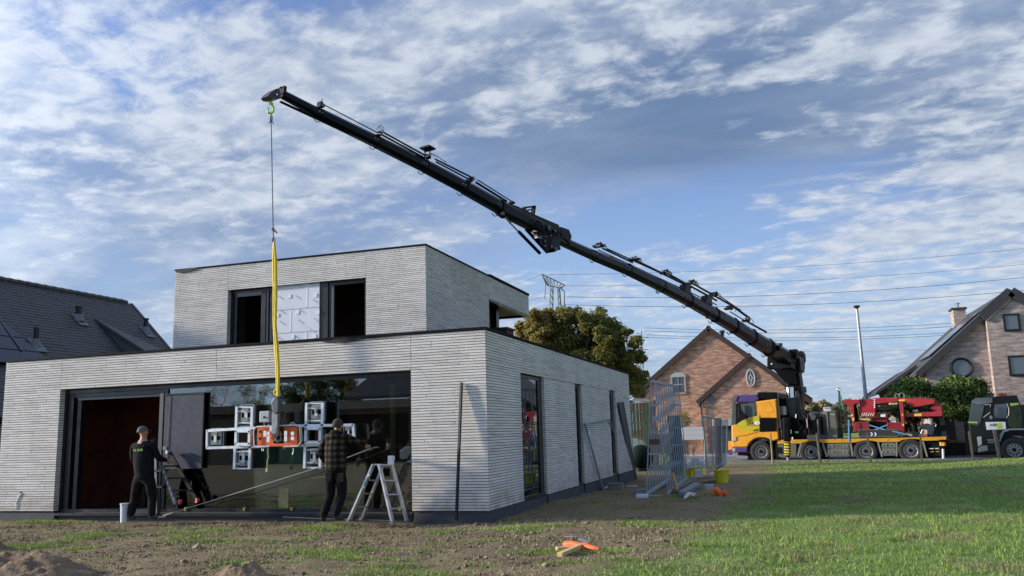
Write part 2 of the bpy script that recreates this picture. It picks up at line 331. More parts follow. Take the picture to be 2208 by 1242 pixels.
# --- grass blades
def blades(name, pts, hmin, hmax, w, mats, lean=0.5, parent=None, kind='stuff'):
    n = len(pts); P = np.array(pts, dtype=np.float32); a = rng.uniform(0, 2*np.pi, n); h = rng.uniform(hmin, hmax, n)*rng.uniform(.6, 1.25, n); ww = w*rng.uniform(.6, 1.4, n)
    dx = np.cos(a)*ww/2; dy = np.sin(a)*ww/2; la = rng.uniform(0, 2*np.pi, n); ll = h*rng.uniform(.1, lean, n)
    V = np.zeros((n, 5, 3), np.float32)
    V[:, 0] = P+np.stack([-dx, -dy, -0.01+0*dx], 1); V[:, 1] = P+np.stack([dx, dy, -0.01+0*dx], 1)
    midx = np.cos(la)*ll*.35; midy = np.sin(la)*ll*.35
    V[:, 2] = P+np.stack([dx*.8+midx, dy*.8+midy, h*.6], 1); V[:, 3] = P+np.stack([-dx*.8+midx, -dy*.8+midy, h*.6], 1)
    V[:, 4] = P+np.stack([np.cos(la)*ll, np.sin(la)*ll, h], 1)
    b = np.arange(n)[:, None]*5; T = np.concatenate([b+[0, 1, 2], b+[0, 2, 3], b+[3, 2, 4]], 0)
    pn = np.array([mnoise.noise(Vector((p[0]*.9, p[1]*.9, 31)))+.5*mnoise.noise(Vector((p[0]*3.1, p[1]*3.1, 33))) for p in pts])
    mi0 = np.clip(((pn*1.5+.5+rng.normal(0, .28, n))*len(mats)).astype(int), 0, len(mats)-1); mi = np.tile(mi0, 3)
    return fastmesh(name, V.reshape(-1, 3), T, mats, mi, parent, kind)
G1 = leafmat('grass_green', (0.16, 0.25, 0.05), (0.24, 0.345, 0.08), 1.0); G2 = leafmat('grass_bright', (0.22, 0.33, 0.065), (0.31, 0.40, 0.11), .8); G3 = leafmat('grass_straw', (0.20, 0.19, 0.08), (0.30, 0.26, 0.13), .8)
def scatter():
    pts = []; ptsf = []; soil = []
    while len(pts) < 52000:
        x = random.uniform(-0.5, 9.5); y = -6.6+ (random.random()**1.6)*15
        if y > 1 and x < 0.3: continue
        lm = lawn_mask(x, y)
        if random.random() < lm*(0.65+0.7*(mnoise.noise(Vector((x*1.3, y*1.3, 11)))+.2)): pts.append((x, y, gz(x, y)))
    while len(ptsf) < 42000:
        y = random.uniform(3, 28.2); x = random.uniform(3, 5+.42*(y+14))
        if random.random() < lawn_mask(x, y)*(0.75+.8*mnoise.noise(Vector((x*.5, y*.5, 12)))): ptsf.append((x, y, gz(x, y)-(0.03 if y > 24 else 0)))
    while len(soil) < 44000:
        x = random.uniform(-13, 6); y = random.uniform(-6.8, 0.2) if random.random() < .9 else random.uniform(0, 6)
        if y > -0.1 and x < .1: continue
        pm = patch_mask(x, y)*(1-lawn_mask(x, y))
        if random.random() < pm**1.6*0.9+.012: soil.append((x, y, gz(x, y)))
    return pts, ptsf, soil
_p, _pf, _s = scatter()
blades('lawn_grass', _p, .02, .055, .010, [G1, G1, G2, G2, G3], 1.5)
blades('far_lawn_grass', _pf, .02, .05, .03, [G1, G1, G2, G3], 1.4)
_t = []
for _ in range(110):
    x = random.uniform(1.5, 9.2); y = random.uniform(-6.3, 2.5)
    if lawn_mask(x, y) < .25: continue
    for _k in range(random.randint(14, 40)): a = random.gauss(0, .07); b = random.gauss(0, .05); _t.append((x+a, y+b, gz(x, y)))
blades('tall_grass_tufts', _t, .06, .11, .009, [G1, G2, G2, G3], 1.0)
_d = []
while len(_d) < 30000:
    x = random.uniform(-13, 6.5); y = random.uniform(-6.8, -.1) if random.random() < .88 else random.uniform(0, 9)
    if (y > -.1 and x < .1) or random.random() > (1-lawn_mask(x, y))*(.35+.9*(mnoise.noise(Vector((x*.8, y*1.2, 41)))+.3)): continue
    _d.append((x, y, gz(x, y)+.004))
blades('dead_stalks', _d, .008, .028, .012, [mat('dead_brown', (.17, .125, .07), .9, var=.3, vs=4), mat('dead_olive', (.21, .185, .085), .9, var=.3, vs=4), mat('dead_straw', (.34, .28, .16), .9, var=.2, vs=4)], 2.6)
blades('sparse_soil_grass', _s, .015, .055, .010, [G1, G2, G3, G2], 1.0)
# clods, pebbles and twigs lying on the soil
def clods():
    V = []; Fq = []; mi = []; ico = [Vector(v).normalized() for v in [(0, 0, 1), (1, 0, .1), (0, 1, 0), (-1, 0, -.1), (0, -1, 0), (0, 0, -1)]]; tris = [(0, 1, 2), (0, 2, 3), (0, 3, 4), (0, 4, 1), (5, 2, 1), (5, 3, 2), (5, 4, 3), (5, 1, 4)]
    n = 0
    while n < 6500:
        x = random.uniform(-13, 7); y = random.uniform(-6.8, 1.0) if random.random() < .85 else random.uniform(0, 14)
        if y > -0.05 and x < .1: continue
        if random.random() > (1-lawn_mask(x, y))*(.35+.65*(mnoise.noise(Vector((x*1.1, y*1.1, 21)))+.5)): continue
        r = random.choice([.006, .008, .01, .012, .016, .024]) if n % 70 else random.uniform(.03, .05)*random.uniform(.7, 1.4); z = gz(x, y); b = len(V); sq = random.uniform(.45, .9)
        for v in ico: q = v*r*random.uniform(.7, 1.35); V.append((x+q.x*1.4, y+q.y*1.2, z+q.z*sq+r*.2))
        Fq += [tuple(b+i for i in t) for t in tris]; k = 0 if random.random() < .62 else (1 if random.random() < .96 else 2); mi += [k]*8; n += 1
    return fastmesh('soil_clods_and_pebbles', np.array(V), np.array(Fq), [mat('clod_soil', (.14, .11, .07), .95, var=.35, vs=3), mat('clod_light', (.24, .2, .14), .95, var=.2, vs=3), mat('pebble_pale', (.5, .48, .43), .8)], mi, kind='stuff')
clods()
mb = MB()
for i in range(420):
    x = random.uniform(-12, 6); y = random.uniform(-6.5, -.2); a = random.uniform(0, 6.28); l = random.uniform(.04, .22); z = gz(x, y)+.012
    mb.tube([(x, y, z), (x+math.cos(a)*l*.5, y+math.sin(a)*l*.5, z+random.uniform(0, .03)), (x+math.cos(a+.3)*l, y+math.sin(a+.3)*l, z+random.uniform(0, .02))], random.uniform(.002, .005), 4)
mb.build('scattered_twigs', mat('twig', (.22, .18, .12), .9, var=.3), kind='stuff')
# heaps of dug soil at the near left and one at the bottom edge
def mound(name, label, cx, cy, rx, ry, h, seed, m, group='heaps of dug soil in the foreground'):
    n = 46; V = []; Fq = []
    for j in range(n+1):
        for i in range(n+1):
            u = i/n*2-1; v = j/n*2-1; x = cx+u*rx; y = cy+v*ry; r = math.hypot(u, v)
            e = max(0, 1-r*r)**1.0; q = Vector((x*3.1, y*3.1, seed)); nn = mnoise.noise(q)+.6*mnoise.noise(q*2.7)+.35*mnoise.noise(q*6.1)+.2*mnoise.noise(q*13)
            V.append((x, y, gz(x, y)-.05+e*(h*(1+.45*nn)+.05)+.03*nn*e))
    for j in range(n):
        for i in range(n): a = j*(n+1)+i; Fq.append((a, a+1, a+n+2, a+n+1))
    o = fastmesh(name, np.array(V), np.array(Fq), m); tag(o, label, 'soil heap', group); return o
soilh = mat('dug_soil', (.10, .066, .034), .95, col2=(.26, .18, .10), vs=5, bump=1.0, bs=22)
def gp(px, py):       # ground point under a photo point
    z = 0.0
    for _ in range(4): p = atz(px, py, z); z = gz(p.x, p.y)
    p.z = z; return p
_q = gp(80, 1236); mound('soil_heap', 'crumbly brown heap of dug soil at the bottom left corner', _q.x-.1, _q.y-.15, 1.15, .62, .20, 3.0, soilh)
_q = gp(2, 1186); mound('soil_heap', 'dark rounded lump of earth at the left edge above the larger heap', _q.x-.28, _q.y, .34, .3, .17, 8.0, soilh)
_q = gp(535, 1240); mound('soil_heap', 'small brown soil lump at the bottom edge right of the large heap', _q.x, _q.y-.1, .42, .25, .11, 14.0, soilh)
# ------------------------------------------------------------------ the modern house
HB, HT, HU = 0.204, 3.33, 6.303; LX = -11.008; DY = 14.1; UX0, UX1, UY0, UY1, UY2 = -11.184, -3.49, 5.39, 10.15, 14.44; WT = 2.66
bricks_m = [mat('brick_pale_a', (.78, .75, .70), .88, var=.06, vs=14, bump=.25, bs=90), mat('brick_pale_b', (.72, .69, .64), .9, var=.06, vs=14, bump=.25, bs=90),
            mat('brick_pale_c', (.82, .79, .74), .88, var=.05, vs=14, bump=.25, bs=90), mat('brick_pale_d', (.66, .635, .59), .9, var=.08, vs=14, bump=.25, bs=90), mat('brick_pale_e', (.76, .69, .62), .9, var=.1, vs=14, bump=.25, bs=90)]
def weather(m):      # rain streaks, lime bloom and splashed mud that stay on the wall
    nt = m.node_tree; N = nt.nodes; L = nt.links; b = N['Principled BSDF']; src = b.inputs['Base Color'].links[0].from_socket; g = N.new('ShaderNodeNewGeometry')
    def nz(st, sc, lo, hi, a, c):
        mp = N.new('ShaderNodeMapping'); mp.inputs['Scale'].default_value = st; L.new(g.outputs['Position'], mp.inputs[0]); n = N.new('ShaderNodeTexNoise'); n.inputs['Scale'].default_value = sc; n.inputs['Detail'].default_value = 6; n.inputs['Roughness'].default_value = .65; L.new(mp.outputs[0], n.inputs[0])
        r = N.new('ShaderNodeMapRange'); L.new(n.outputs[0], r.inputs[0]); r.inputs[1].default_value = lo; r.inputs[2].default_value = hi; r.inputs[3].default_value = a; r.inputs[4].default_value = c; return r.outputs[0]
    v = N.new('ShaderNodeVectorMath'); v.operation = 'SCALE'; L.new(src, v.inputs[0]); L.new(nz((1, 1, .35), 1.1, .32, .7, .86, 1.04), v.inputs[3])
    sp = N.new('ShaderNodeSeparateXYZ'); L.new(g.outputs['Position'], sp.inputs[0]); mz = N.new('ShaderNodeMapRange'); L.new(sp.outputs[2], mz.inputs[0]); mz.inputs[1].default_value = .2; mz.inputs[2].default_value = .75; mz.inputs[3].default_value = 1; mz.inputs[4].default_value = 0
    mu = N.new('ShaderNodeMath'); mu.operation = 'MULTIPLY'; L.new(mz.outputs[0], mu.inputs[0]); L.new(nz((1, 1, 1), 3.5, .38, .68, 0, .75), mu.inputs[1]); mx = N.new('ShaderNodeMix'); mx.data_type = 'RGBA'; L.new(mu.outputs[0], mx.inputs[0]); L.new(v.outputs[0], mx.inputs[6]); mx.inputs[7].default_value = (.30, .24, .17, 1); L.new(mx.outputs[2], b.inputs['Base Color'])
for m_b in bricks_m: weather(m_b)
mortar = mat('dark_joint', (.15, .143, .135), .95, var=.2)
alu = mat('black_aluminium', (.012, .013, .016), .35, .3, var=.15, vs=3, spec=.6)
alug = mat('grey_aluminium', (.10, .10, .105), .4, .5)
plinth_m = mat('plinth_render', (.055, .058, .066), .8, var=.25, vs=2.5, bump=.2)
membrane = mat('roof_membrane', (.012, .012, .014), .7, var=.2, bump=.3)
house = thing('modern_house', 'flat roofed two storey house of thin pale bricks with big dark windows', 'house', (0, 0, 0))
PITCH_C = (HT-HB)/63.0; BH = PITCH_C-.0115; BD = 0.09
BR = []          # every brick: (corner, length, axis, tone)
def wall_bricks(o, ud, nd, L, z0, ncourse, openings=(), joints=(), z_of=None):
    """o: outer face start, ud: unit along wall, nd: unit inwards. openings: (u0,u1,z0,z1)"""
    for k in range(ncourse):
        z = z0+k*PITCH_C; zc = z+BH/2
        cuts = [(a, b) for a, b, c, d in openings if c <= zc <= d]; u = 0.0; segs = []
        for a, b in sorted(cuts):
            if a > u+.01: segs.append((u, a, u > 0, True))
            u = max(u, b)
        if u < L-.01: segs.append((u, L, u > 0, False))
        for s0, s1, e0, e1 in segs:
            js = sorted([j for j in joints if s0+.05 < j < s1-.05]); bounds = [s0]+js+[s1]
            for bi in range(len(bounds)-1):
                a, b = bounds[bi]+(.004 if bi else 0), bounds[bi+1]-(.004 if bi < len(bounds)-2 else 0); c = a; first = True
                while c < b-.005:
                    l = random.choice([.32, .45, .49, .49, .6, .8]) if not first else random.uniform(.12, .48); first = False
                    if b-c-l < .09: l = b-c
                    dep = .2 if ((c < s0+.001 and e0) or (c+l > s1-.001 and e1)) else BD
                    tone = random.choices(range(5), [38, 30, 18, 9, 5])[0]
                    BR.append((Vector(o)+Vector(ud)*c+Vector((0, 0, z))-Vector(nd)*random.uniform(0, .004), l-(.0025 if c+l < b-.001 else 0), Vector(ud), Vector(nd), dep, tone)); c += l
O_FRONT = [(-9.48-LX, -1.44-LX, 0, WT)]
O_SIDE = [(2.02-BD, 3.71-BD, 0, WT), (6.51-BD, 7.20-BD, 0, WT), (10.74-BD, 11.62-BD, 0, WT)]
wall_bricks((LX, 0, HB), (1, 0, 0), (0, 1, 0), -LX, HB-HB, 63, [(a, b, -1, d-HB) for a, b, c, d in O_FRONT], [-9.48-LX, -5.62-LX, -1.44-LX])
wall_bricks((0, BD+.001, HB), (0, 1, 0), (-1, 0, 0), DY-BD, 0, 63, [(a, b, -1, d-HB) for a, b, c, d in O_SIDE], [])
NC_U = int((HU-3.0)/PITCH_C)
Z0U = HU-NC_U*PITCH_C
wall_bricks((UX0, UY0, Z0U), (1, 0, 0), (0, 1, 0), UX1-UX0, 0, NC_U, [(-9.41-UX0, -5.18-UX0, -1, 5.62-Z0U)], [-9.41-UX0, -5.18-UX0])
wall_bricks((UX1, UY0+BD+.001, Z0U), (0, 1, 0), (-1, 0, 0), UY1-UY0-BD, 0, NC_U, [], [])
nco = int(.70/PITCH_C)
wall_bricks((UX1, UY1+.008, HU-nco*PITCH_C), (0, 1, 0), (-1, 0, 0), UY2-UY1-.01, 0, nco, [], [])
BR = [b for b in BR if not (b[0].y > 5 and b[0].z < 3.0 and b[0].x < -1)]
def emit_bricks():
    sc = []
    for i, (p, l, ud, nd, dep, t) in enumerate(BR):
        c = p+ud*l/2; d = c-CAM; D = d.dot(FWD); sc.append((l*abs(ud.cross(d.normalized()).length)/D**1.0, i, c))
    def vis(c):
        X = F_PX*(c-CAM).dot(RGT)/(c-CAM).dot(FWD)+PW/2; return 0 < X < PW
    sc.sort(key=lambda s: -s[0]*(1 if vis(s[2]) else 0)); big = set(i for _, i, _ in sc[:300])
    cache = {}; mb = MB()
    for i, (p, l, ud, nd, dep, t) in enumerate(BR):
        if i in big:
            k = (t,)
            if k not in cache:
                m0 = MB(); m0.bb((0, 0, 0), (1, 1, 1)); me = bpy.data.meshes.new('brick'); me.from_pydata(m0.v, [], m0.f); me.materials.append(bricks_m[t]); me.update(); cache[k] = me
            M = Matrix(((ud.x*l, nd.x*dep, 0, p.x), (ud.y*l, nd.y*dep, 0, p.y), (0, 0, BH, p.z), (0, 0, 0, 1)))
            if M.determinant() < 0:      # keep a right handed frame: start from the other end
                q = p+ud*l; M = Matrix(((-ud.x*l, nd.x*dep, 0, q.x), (-ud.y*l, nd.y*dep, 0, q.y), (0, 0, BH, q.z), (0, 0, 0, 1)))
            linkobj('brick', cache[k], house, local=M)
        else: mb.prism([p, p+ud*l, p+ud*l+nd*dep, p+nd*dep], (0, 0, BH), t)
    mb.build('brick_courses', bricks_m, house, kind='stuff')
emit_bricks()
# wall cores, 2 cm behind the brick faces, so that joints are really recessed
R_ = .02
mb = MB()
def core_front(x0, x1, y, z0, z1, ops, th=.28):
    u = x0
    for a, b, d in ops:
        mb.bb((u, y+R_, z0), (a-.01, y+th, z1)); mb.bb((a-.01, y+R_, d+.012), (b+.01, y+th, z1)); u = b+.01
    mb.bb((u, y+R_, z0), (x1-R_, y+th, z1))
def core_side(x, y0, y1, z0, z1, ops, th=.28):
    u = y0
    for a, b, d in ops:
        mb.bb((x-th, u, z0), (x-R_, a-.01, z1)); mb.bb((x-th, a-.01, d+.012), (x-R_, b+.01, z1)); u = b+.01
    mb.bb((x-th, u, z0), (x-R_, y1, z1))
core_front(LX+R_, 0, 0, HB, HT-.01, [(-9.48, -1.44, WT)]); core_side(0, .29, DY, HB, HT-.012, [(2.02, 3.71, WT), (6.51, 7.20, WT), (10.74, 11.62, WT)])
core_front(UX0+R_, UX1, UY0, 3.1, HU-.01, [(-9.41, -5.18, 5.62)]); core_side(UX1, UY0+.29, UY1, 3.1, HU-.012, [])
mb.bb((UX1-.28, UY1+.001, 5.606), (UX1-R_, UY2-R_, HU-.012)); mb.bb((UX0, UY2-.3, 5.606), (UX1-.281, UY2-R_, HU-.012)); mb.bb((UX0+R_, UY0+.3, 3.1), (UX0+.28, UY2-.31, HU-.012))
mb.bb((LX+R_, .29, HB), (LX+.28, DY-.01, HT-.012)); mb.bb((LX+.28, DY-.28, HB), (-.29, DY-.01, HT-.012))
mb.build('wall_core', mortar, house)
mb = MB()      # plinth
mb.bb((LX+.03, .03, -.5), (-9.48, .25, HB-.004)); mb.bb((-1.44, .03, -.5), (-.012, .25, HB-.004)); mb.bb((-.26, .26, -.5), (-.012, 2.02, HB-.004))
mb.bb((-.26, 3.81, -.5), (-.012, 6.51, HB-.004)); mb.bb((-.26, 7.30, -.5), (-.012, 10.74, HB-.004)); mb.bb((-.26, 11.72, -.5), (-.012, DY, HB-.004))
mb.bb((-9.479, .10, -.5), (-1.441, .3, .17)); 
for a, b in ((2.02, 3.81), (6.51, 7.30), (10.74, 11.72)): mb.bb((-.24, a+.001, -.5), (-.05, b-.001, HB-.03))
mb.build('plinth', plinth_m, house)
mb = MB()      # copings and flat roofs
cp = .045
mb.bb((LX-.02, -.025, HT), (.025, .33, HT+cp)); mb.bb((-.33, .331, HT), (.025, DY, HT+cp-.002)); mb.bb((LX-.02, .331, HT), (LX+.3, DY, HT+cp-.002)); mb.bb((LX+.301, DY-.3, HT), (-.331, DY, HT+cp-.002))
mb.bb((UX0-.02, UY0-.025, HU), (UX1+.025, UY0+.33, HU+.035)); mb.bb((UX1-.33, UY0+.331, HU), (UX1+.025, UY2, HU+.033)); mb.bb((UX0-.02, UY0+.331, HU), (UX0+.3, UY2, HU+.033))
mb.bb((UX1-.31, UY1+.1, HU+.034), (UX1+.035, UY2+.02, HU+.075))
mb.build('coping', mat('coping_metal', (.010, .010, .012), .75, var=.2, spec=.1), house)
mb = MB(); mb.bb((LX+.28, .28, HT-.35), (-.28, DY-.28, HT-.12)); mb.bb((UX0+.28, UY0+.28, HU-.3), (UX1-.28, UY2-.3, HU-.1)); mb.build('roof', membrane, house)
mb = MB(); mb.bb((UX0+.28, UY1+.01, 5.60), (UX1-.01, UY2-.01, 5.625)); mb.build('soffit', mat('soffit_board', (.22, .20, .185), .7, var=.12), house)
mb = MB(); mb.bb((UX1-.30, UY1-.02, 3.2), (UX1-.004, UY1+.05, 5.605)); mb.bb((UX1-.13, UY1+.051, 5.53), (UX1-.005, UY2-.011, 5.60)); mb.bb((UX0+.3, UY2-.14, 5.53), (UX1-.131, UY2-.02, 5.60)); mb.build('terrace_trim', alu, house)
p = aty(1062, 700, UY1+1.6); p2 = aty(1072, 700, UY1+1.6)
mb = MB(); mb.bb((p.x-2.2, UY1+1.6, 3.1), (p.x, UY1+1.75, 5.6)); mb.build('terrace_wall', mat('brown_cladding', (.16, .085, .06), .7, var=.25, vs=5), house)
mb = MB(); mb.bb((p.x+.001, UY1+1.55, 3.1), (p2.x, UY1+1.8, 5.6)); mb.build('terrace_post', alu, house)
a, b = aty(1078, 724, 12.0), aty(1101, 708, 12.0)
mb = MB(); mb.bb((a.x, 11.6, 3.0), (b.x, 12.3, b.z-.06)); mb.bb((a.x-.04, 11.56, b.z-.06), (b.x+.04, 12.34, b.z)); mb.build('chimney', mat('chimney_slate', (.055, .04, .036), .8, var=.3, vs=8, bump=.4), house)
# loose membrane flaps on the parapets
for pts in ([(692, 737), (742, 729), (830, 727), (870, 722), (800, 728), (745, 739)], [(378, 584), (380, 587), (400, 587), (425, 579), (420, 577)]):
    yy = -.03 if pts[0][0] == 692 else UY0-.04
    mb = MB(); mb.prism([aty(x, y, yy) for x, y in pts], (0, .02, 0)); mb.build('membrane_flap', membrane, house)
# windows -------------------------------------------------------------
pane_m = glassmat('window_glass', (.70, .76, .73), 1.75, .07)
def wframe(name, x0, x1, z0, z1, y, fw=.06, fd=.08, m=alu, sides='lrtb', parent=house):
    mb = MB()
    if 'l' in sides: mb.bb((x0, y, z0), (x0+fw, y+fd, z1))
    if 'r' in sides: mb.bb((x1-fw, y, z0), (x1, y+fd, z1))
    if 't' in sides: mb.bb((x0+fw, y, z1-fw), (x1-fw, y+fd, z1))
    if 'b' in sides: mb.bb((x0+fw, y, z0), (x1-fw, y+fd, z0+fw))
    return mb.build(name, m, parent)
# big sliding window: open left bay, fixed glazing on the right
w = wframe('window', -9.475, -1.445, .16, WT-.002, .13, .07, .14)
mb = MB(); mb.bb((-9.40, .15, .23), (-9.26, .27, 2.58)); mb.bb((-9.2, .2, .23), (-9.1, .32, 2.56)); mb.bb((-9.26, .16, 2.50), (-6.95, .26, 2.585)); mb.build('frame', alu, w)
mb = MB(); mb.bb((-9.2, .19, 2.445), (-7.02, .24, 2.495)); mb.bb((-7.04, .12, .23), (-6.95, .24, 2.5)); mb.build('frame', alug, w)
mb = MB(); mb.bb((-6.949, .14, .23), (-6.86, .28, 2.588)); mb.bb((-6.3, .2, 2.36), (-6.24, .25, 2.585)); mb.bb((-9.4, .16, .12), (-1.52, .36, .225)); mb.build('frame', alu, w)
mb = MB(); mb.bb((-6.86, .17, .225), (-1.515, .195, 2.59)); mb.build('pane', pane_m, w)
mb = MB(); mb.bb((-9.47, .02, .11), (-6.9, .128, .16)); mb.bb((-6.9, .04, .10), (-1.46, .128, .15)); mb.build('sill', alu, w)
for px in (400, 527, 629, 735, 862):
    q = aty(px, 1091, .12); mb = MB(); mb.bb((q.x-.022, .105, .20), (q.x+.022, .168, .26)); mb.build('spacer_block', mat('yellow_plastic', (.45, .31, .03), .6), w)
# slate blue sliding panel standing behind the glass on the left
a, b = aty(357, 853, .09), aty(434, 1010, .09)
pn = thing('slate_blue_panel', 'tall slate blue panel fixed over the glass behind the black ladder', 'panel', (a.x, .1, 0))
mb = MB(); mb.bb((a.x, .08, b.z), (b.x, .11, a.z)); mb.build('board', mat('slate_blue_board', (.034, .042, .068), .7, var=.08), pn); mb = MB(); mb.bb((a.x-.01, .07, a.z), (b.x+.02, .12, a.z+.03)); mb.bb((b.x, .075, b.z), (b.x+.02, .118, a.z-.001)); mb.build('edge_strip', alu, pn); mb = MB(); mb.tube([(a.x+.13, .072, a.z-.02), (a.x+.11, .07, (a.z+b.z)/2), (a.x+.10, .07, b.z+.1)], .004, 5); mb.build('pull_cord', mat('cord_tan', (.30, .22, .18), .8), pn)
# side windows
def side_window(y0, y1, glass_to, frames):
    mb = MB(); mb.bb((-.14, y0+.002, .17), (-.06, y0+.05, WT-.003)); mb.bb((-.14, y0+.05, WT-.06), (-.06, y1-.1, WT-.003)); mb.bb((-.14, y0+.05, .17), (-.045, y1-.1, .25))
    for a, b in frames: mb.bb((-.12, a, .25), (-.062, b, WT-.06))
    o = mb.build('window', alu, house); mb = MB(); mb.bb((-.10, y0+.05, .25), (-.087, glass_to, WT-.06)); mb.build('pane', pane_m, o); return o
w1 = side_window(2.02, 3.81, 3.44, [(3.44, 3.705)]); w2 = side_window(6.51, 7.30, 7.0, [(7.0, 7.195)]); w3 = side_window(10.74, 11.72, 11.3, [(11.3, 11.615)])
mb = MB(); mb.bb((-.004, 3.81, WT+.004), (.004, 11.0, WT+.012)); mb.build('shadow_gap_profile', alu, house)
# upper openings
zf = 3.45; ly = UY0+.14
wl = wframe('window', -9.40, -8.08, zf, 5.60, ly, .07, .1); mb = MB(); mb.bb((-9.33, ly+.03, zf), (-9.22, ly+.1, 5.53)); mb.bb((-8.42, ly-.02, zf), (-8.28, ly+.08, 5.53)); mb.build('frame', alu, wl); mb = MB(); mb.bb((-9.22, ly+.01, 5.42), (-8.42, ly+.09, 5.53)); mb.bb((-8.28, ly+.0, zf), (-8.2, ly+.05, 5.55)); mb.build('frame', alug, wl)
for a, b in ((-8.07, -7.95), (-6.60, -6.36)): mb = MB(); mb.bb((a, ly-.03, zf), (b, ly+.1, 5.60)); mb.build('jamb', alu, house)
wr = wframe('window', -6.359, -5.19, zf, 5.60, ly, .1, .1); mb = MB(); mb.bb((-6.26, ly-.02, zf), (-6.19, ly+.06, 5.5)); mb.build('frame', alug, wr)
mb = MB(); mb.bb((-9.41, ly+.0, 5.6), (-5.18, UY0+.27, 5.64)); mb.build('head_profile', alu, house)
# insulation boards, each a piece
foil = mat('foil_insulation', (.70, .74, .79), .5, .0, var=.06, vs=3); tape = mat('white_tape', (.85, .86, .88), .4); inkm = mat('print_grey', (.24, .26, .29), .6)
ix0, ix1, iy = -7.949, -6.601, UY0+.09; cols = [(5.6, 4.96, [-6.98]), (4.95, 4.33, [-7.47]), (4.32, 3.4, [-6.99])]
for z1, z0, js in cols:
    xs_ = [ix0]+js+[ix1]
    for i in range(len(xs_)-1):
        mb = MB(); mb.bb((xs_[i]+.004, iy, z0), (xs_[i+1]-.004, iy+.08, z1)); mb.build('insulation_board', foil, house)
    for j in js: mb = MB(); mb.bb((j-.025, iy-.004, z0+.02), (j+.025, iy-.001, z1-.02)); mb.build('tape_strip', tape, house)
    if z0 > 3.5: mb = MB(); mb.bb((ix0, iy-.007, z0-.02), (ix1, iy-.0045, z0+.012)); mb.build('tape_strip', mat('tape_silver', (.62, .65, .68), .35), house)
for px, py in ((625, 639), (681, 637), (599, 680), (642, 674), (686, 674), (632, 727), (679, 725)):
    q = aty(px, py, iy); mb = MB(); mb.bb((q.x-.045, iy-.012, q.z-.05), (q.x+.045, iy-.001, q.z+.05)); mb.build('fixing_plate', tape, house)
mb = MB()
for px, py in ((606, 642), (644, 641), (611, 673), (652, 671), (610, 697), (650, 694), (604, 730), (641, 727), (648, 618), (682, 650), (684, 691), (632, 615), (672, 612), (676, 714)):
    q = aty(px, py, iy)
    for s in (-1, 1):
        c = q+Vector((s*.055, -.0025, -s*.035)); mb.tube([c+Vector((math.cos(t)*.04, 0, math.sin(t)*.022-math.cos(t)*.02)) for t in [k*.7 for k in range(9)]], .0022, 4)
    mb.beam(q+Vector((-.03, -.003, .02)), q+Vector((.03, -.003, -.02)), .003, .006)
mb.build('printed_marks', inkm, house)
# interior -----------------------------------------------------------
redblock = mat('red_block_wall', (.24, .068, .04), .9, var=.3, vs=2.5, bump=.5, bs=12)
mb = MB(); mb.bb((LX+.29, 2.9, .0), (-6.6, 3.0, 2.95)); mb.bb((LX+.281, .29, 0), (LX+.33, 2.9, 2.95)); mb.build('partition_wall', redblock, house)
mb = MB(); mb.bb((-10.6, 7.9, 3.3), (-3.8, 8.0, 6.0)); mb.build('partition_wall', mat('block_in_shade', (.05, .018, .012), .9, var=.3), house)  # darker copy of the block: colour carries the shade behind the upper openings
mb = MB(); mb.bb((LX+.29, .31, .02), (-.3, DY-.3, .1)); mb.build('screed_floor', mat('screed', (.12, .115, .11), .9, var=.2), house)
mb = MB(); mb.bb((LX+.29, .31, 2.86), (-.3, DY-.3, 2.97)); mb.build('ceiling', mat('raw_ceiling', (.10, .095, .09), .9, var=.15), house)
mb = MB(); mb.bb((-6.5, 2.5, .1), (-5.55, 2.6, 2.86)); mb.build('partition_wall', mat('olive_board', (.42, .39, .28), .85, var=.15, vs=3), house)
a, b = aty(603, 960, 2.3), aty(686, 1085, 2.3)
mb = MB(); mb.bb((a.x-.9, 2.3, .1), (b.x-.2, 2.38, a.z+.3)); mb.build('insulation_stack', mat('dark_green_board', (.14, .26, .19), .8, var=.2, vs=3), house)
mb = MB(); mb.bb((-4.5, 3.2, .1), (-.3, 3.3, 2.86)); mb.build('partition_wall', mat('brown_wall', (.26, .16, .11), .9, var=.25, vs=2), house)
a = aty(848, 900, .8); mb = MB(); mb.bb((a.x-.05, .75, .1), (a.x+.07, .86, 2.5)); mb.build('timber_prop', mat('prop_wood', (.6, .45, .26), .8, var=.2), house)
a = aty(612, 1066, .9); mb = MB(); mb.bb((a.x-.12, .9, .1), (a.x+.1, 1.0, a.z+.12)); mb.build('packing_box', mat('box_tan', (.6, .55, .40), .8, var=.2), house)
q = aty(228, 980, 2.88); mb = MB(); mb.bb((q.x-.10, 2.86, q.z-.08), (q.x+.10, 2.898, q.z+.07)); so = mb.build('socket_patch', mat('plaster_grey', (.30, .28, .26), .9, var=.2), house)
mb = MB(); mb.bb((q.x-.05, 2.85, q.z-.04), (q.x+.05, 2.859, q.z+.02)); mb.build('socket_hole', alu, so); mb = MB(); mb.bb((q.x-.03, 2.87, .1), (q.x+.01, 2.897, q.z-.08)); mb.build('conduit', mat('conduit_grey', (.10, .10, .105), .7), house)
mb = MB(); mb.beam(aty(150, 960, 2.0)+Vector((0, 0, 0)), aty(165, 1090, 1.6), .04, .03); mb.beam(aty(140, 965, 2.2), aty(152, 1088, 1.9), .03, .03); mb.build('prop_bar', alu, house)
# outside details on the left pier
q = aty(45, 1063, 0); mb = MB(); mb.bb((q.x-.022, -.012, q.z-.02), (q.x+.022, .01, q.z+.03)); mb.build('cable_outlet', alu, house)
mb = MB(); mb.tube([aty(x, y, -.015) for x, y in ((46, 1064), (42, 1068), (38, 1075), (35, 1084), (34, 1097))], .010, 6); mb.build('cable', mat('cable_white', (.75, .75, .74), .5), house, smooth=True)
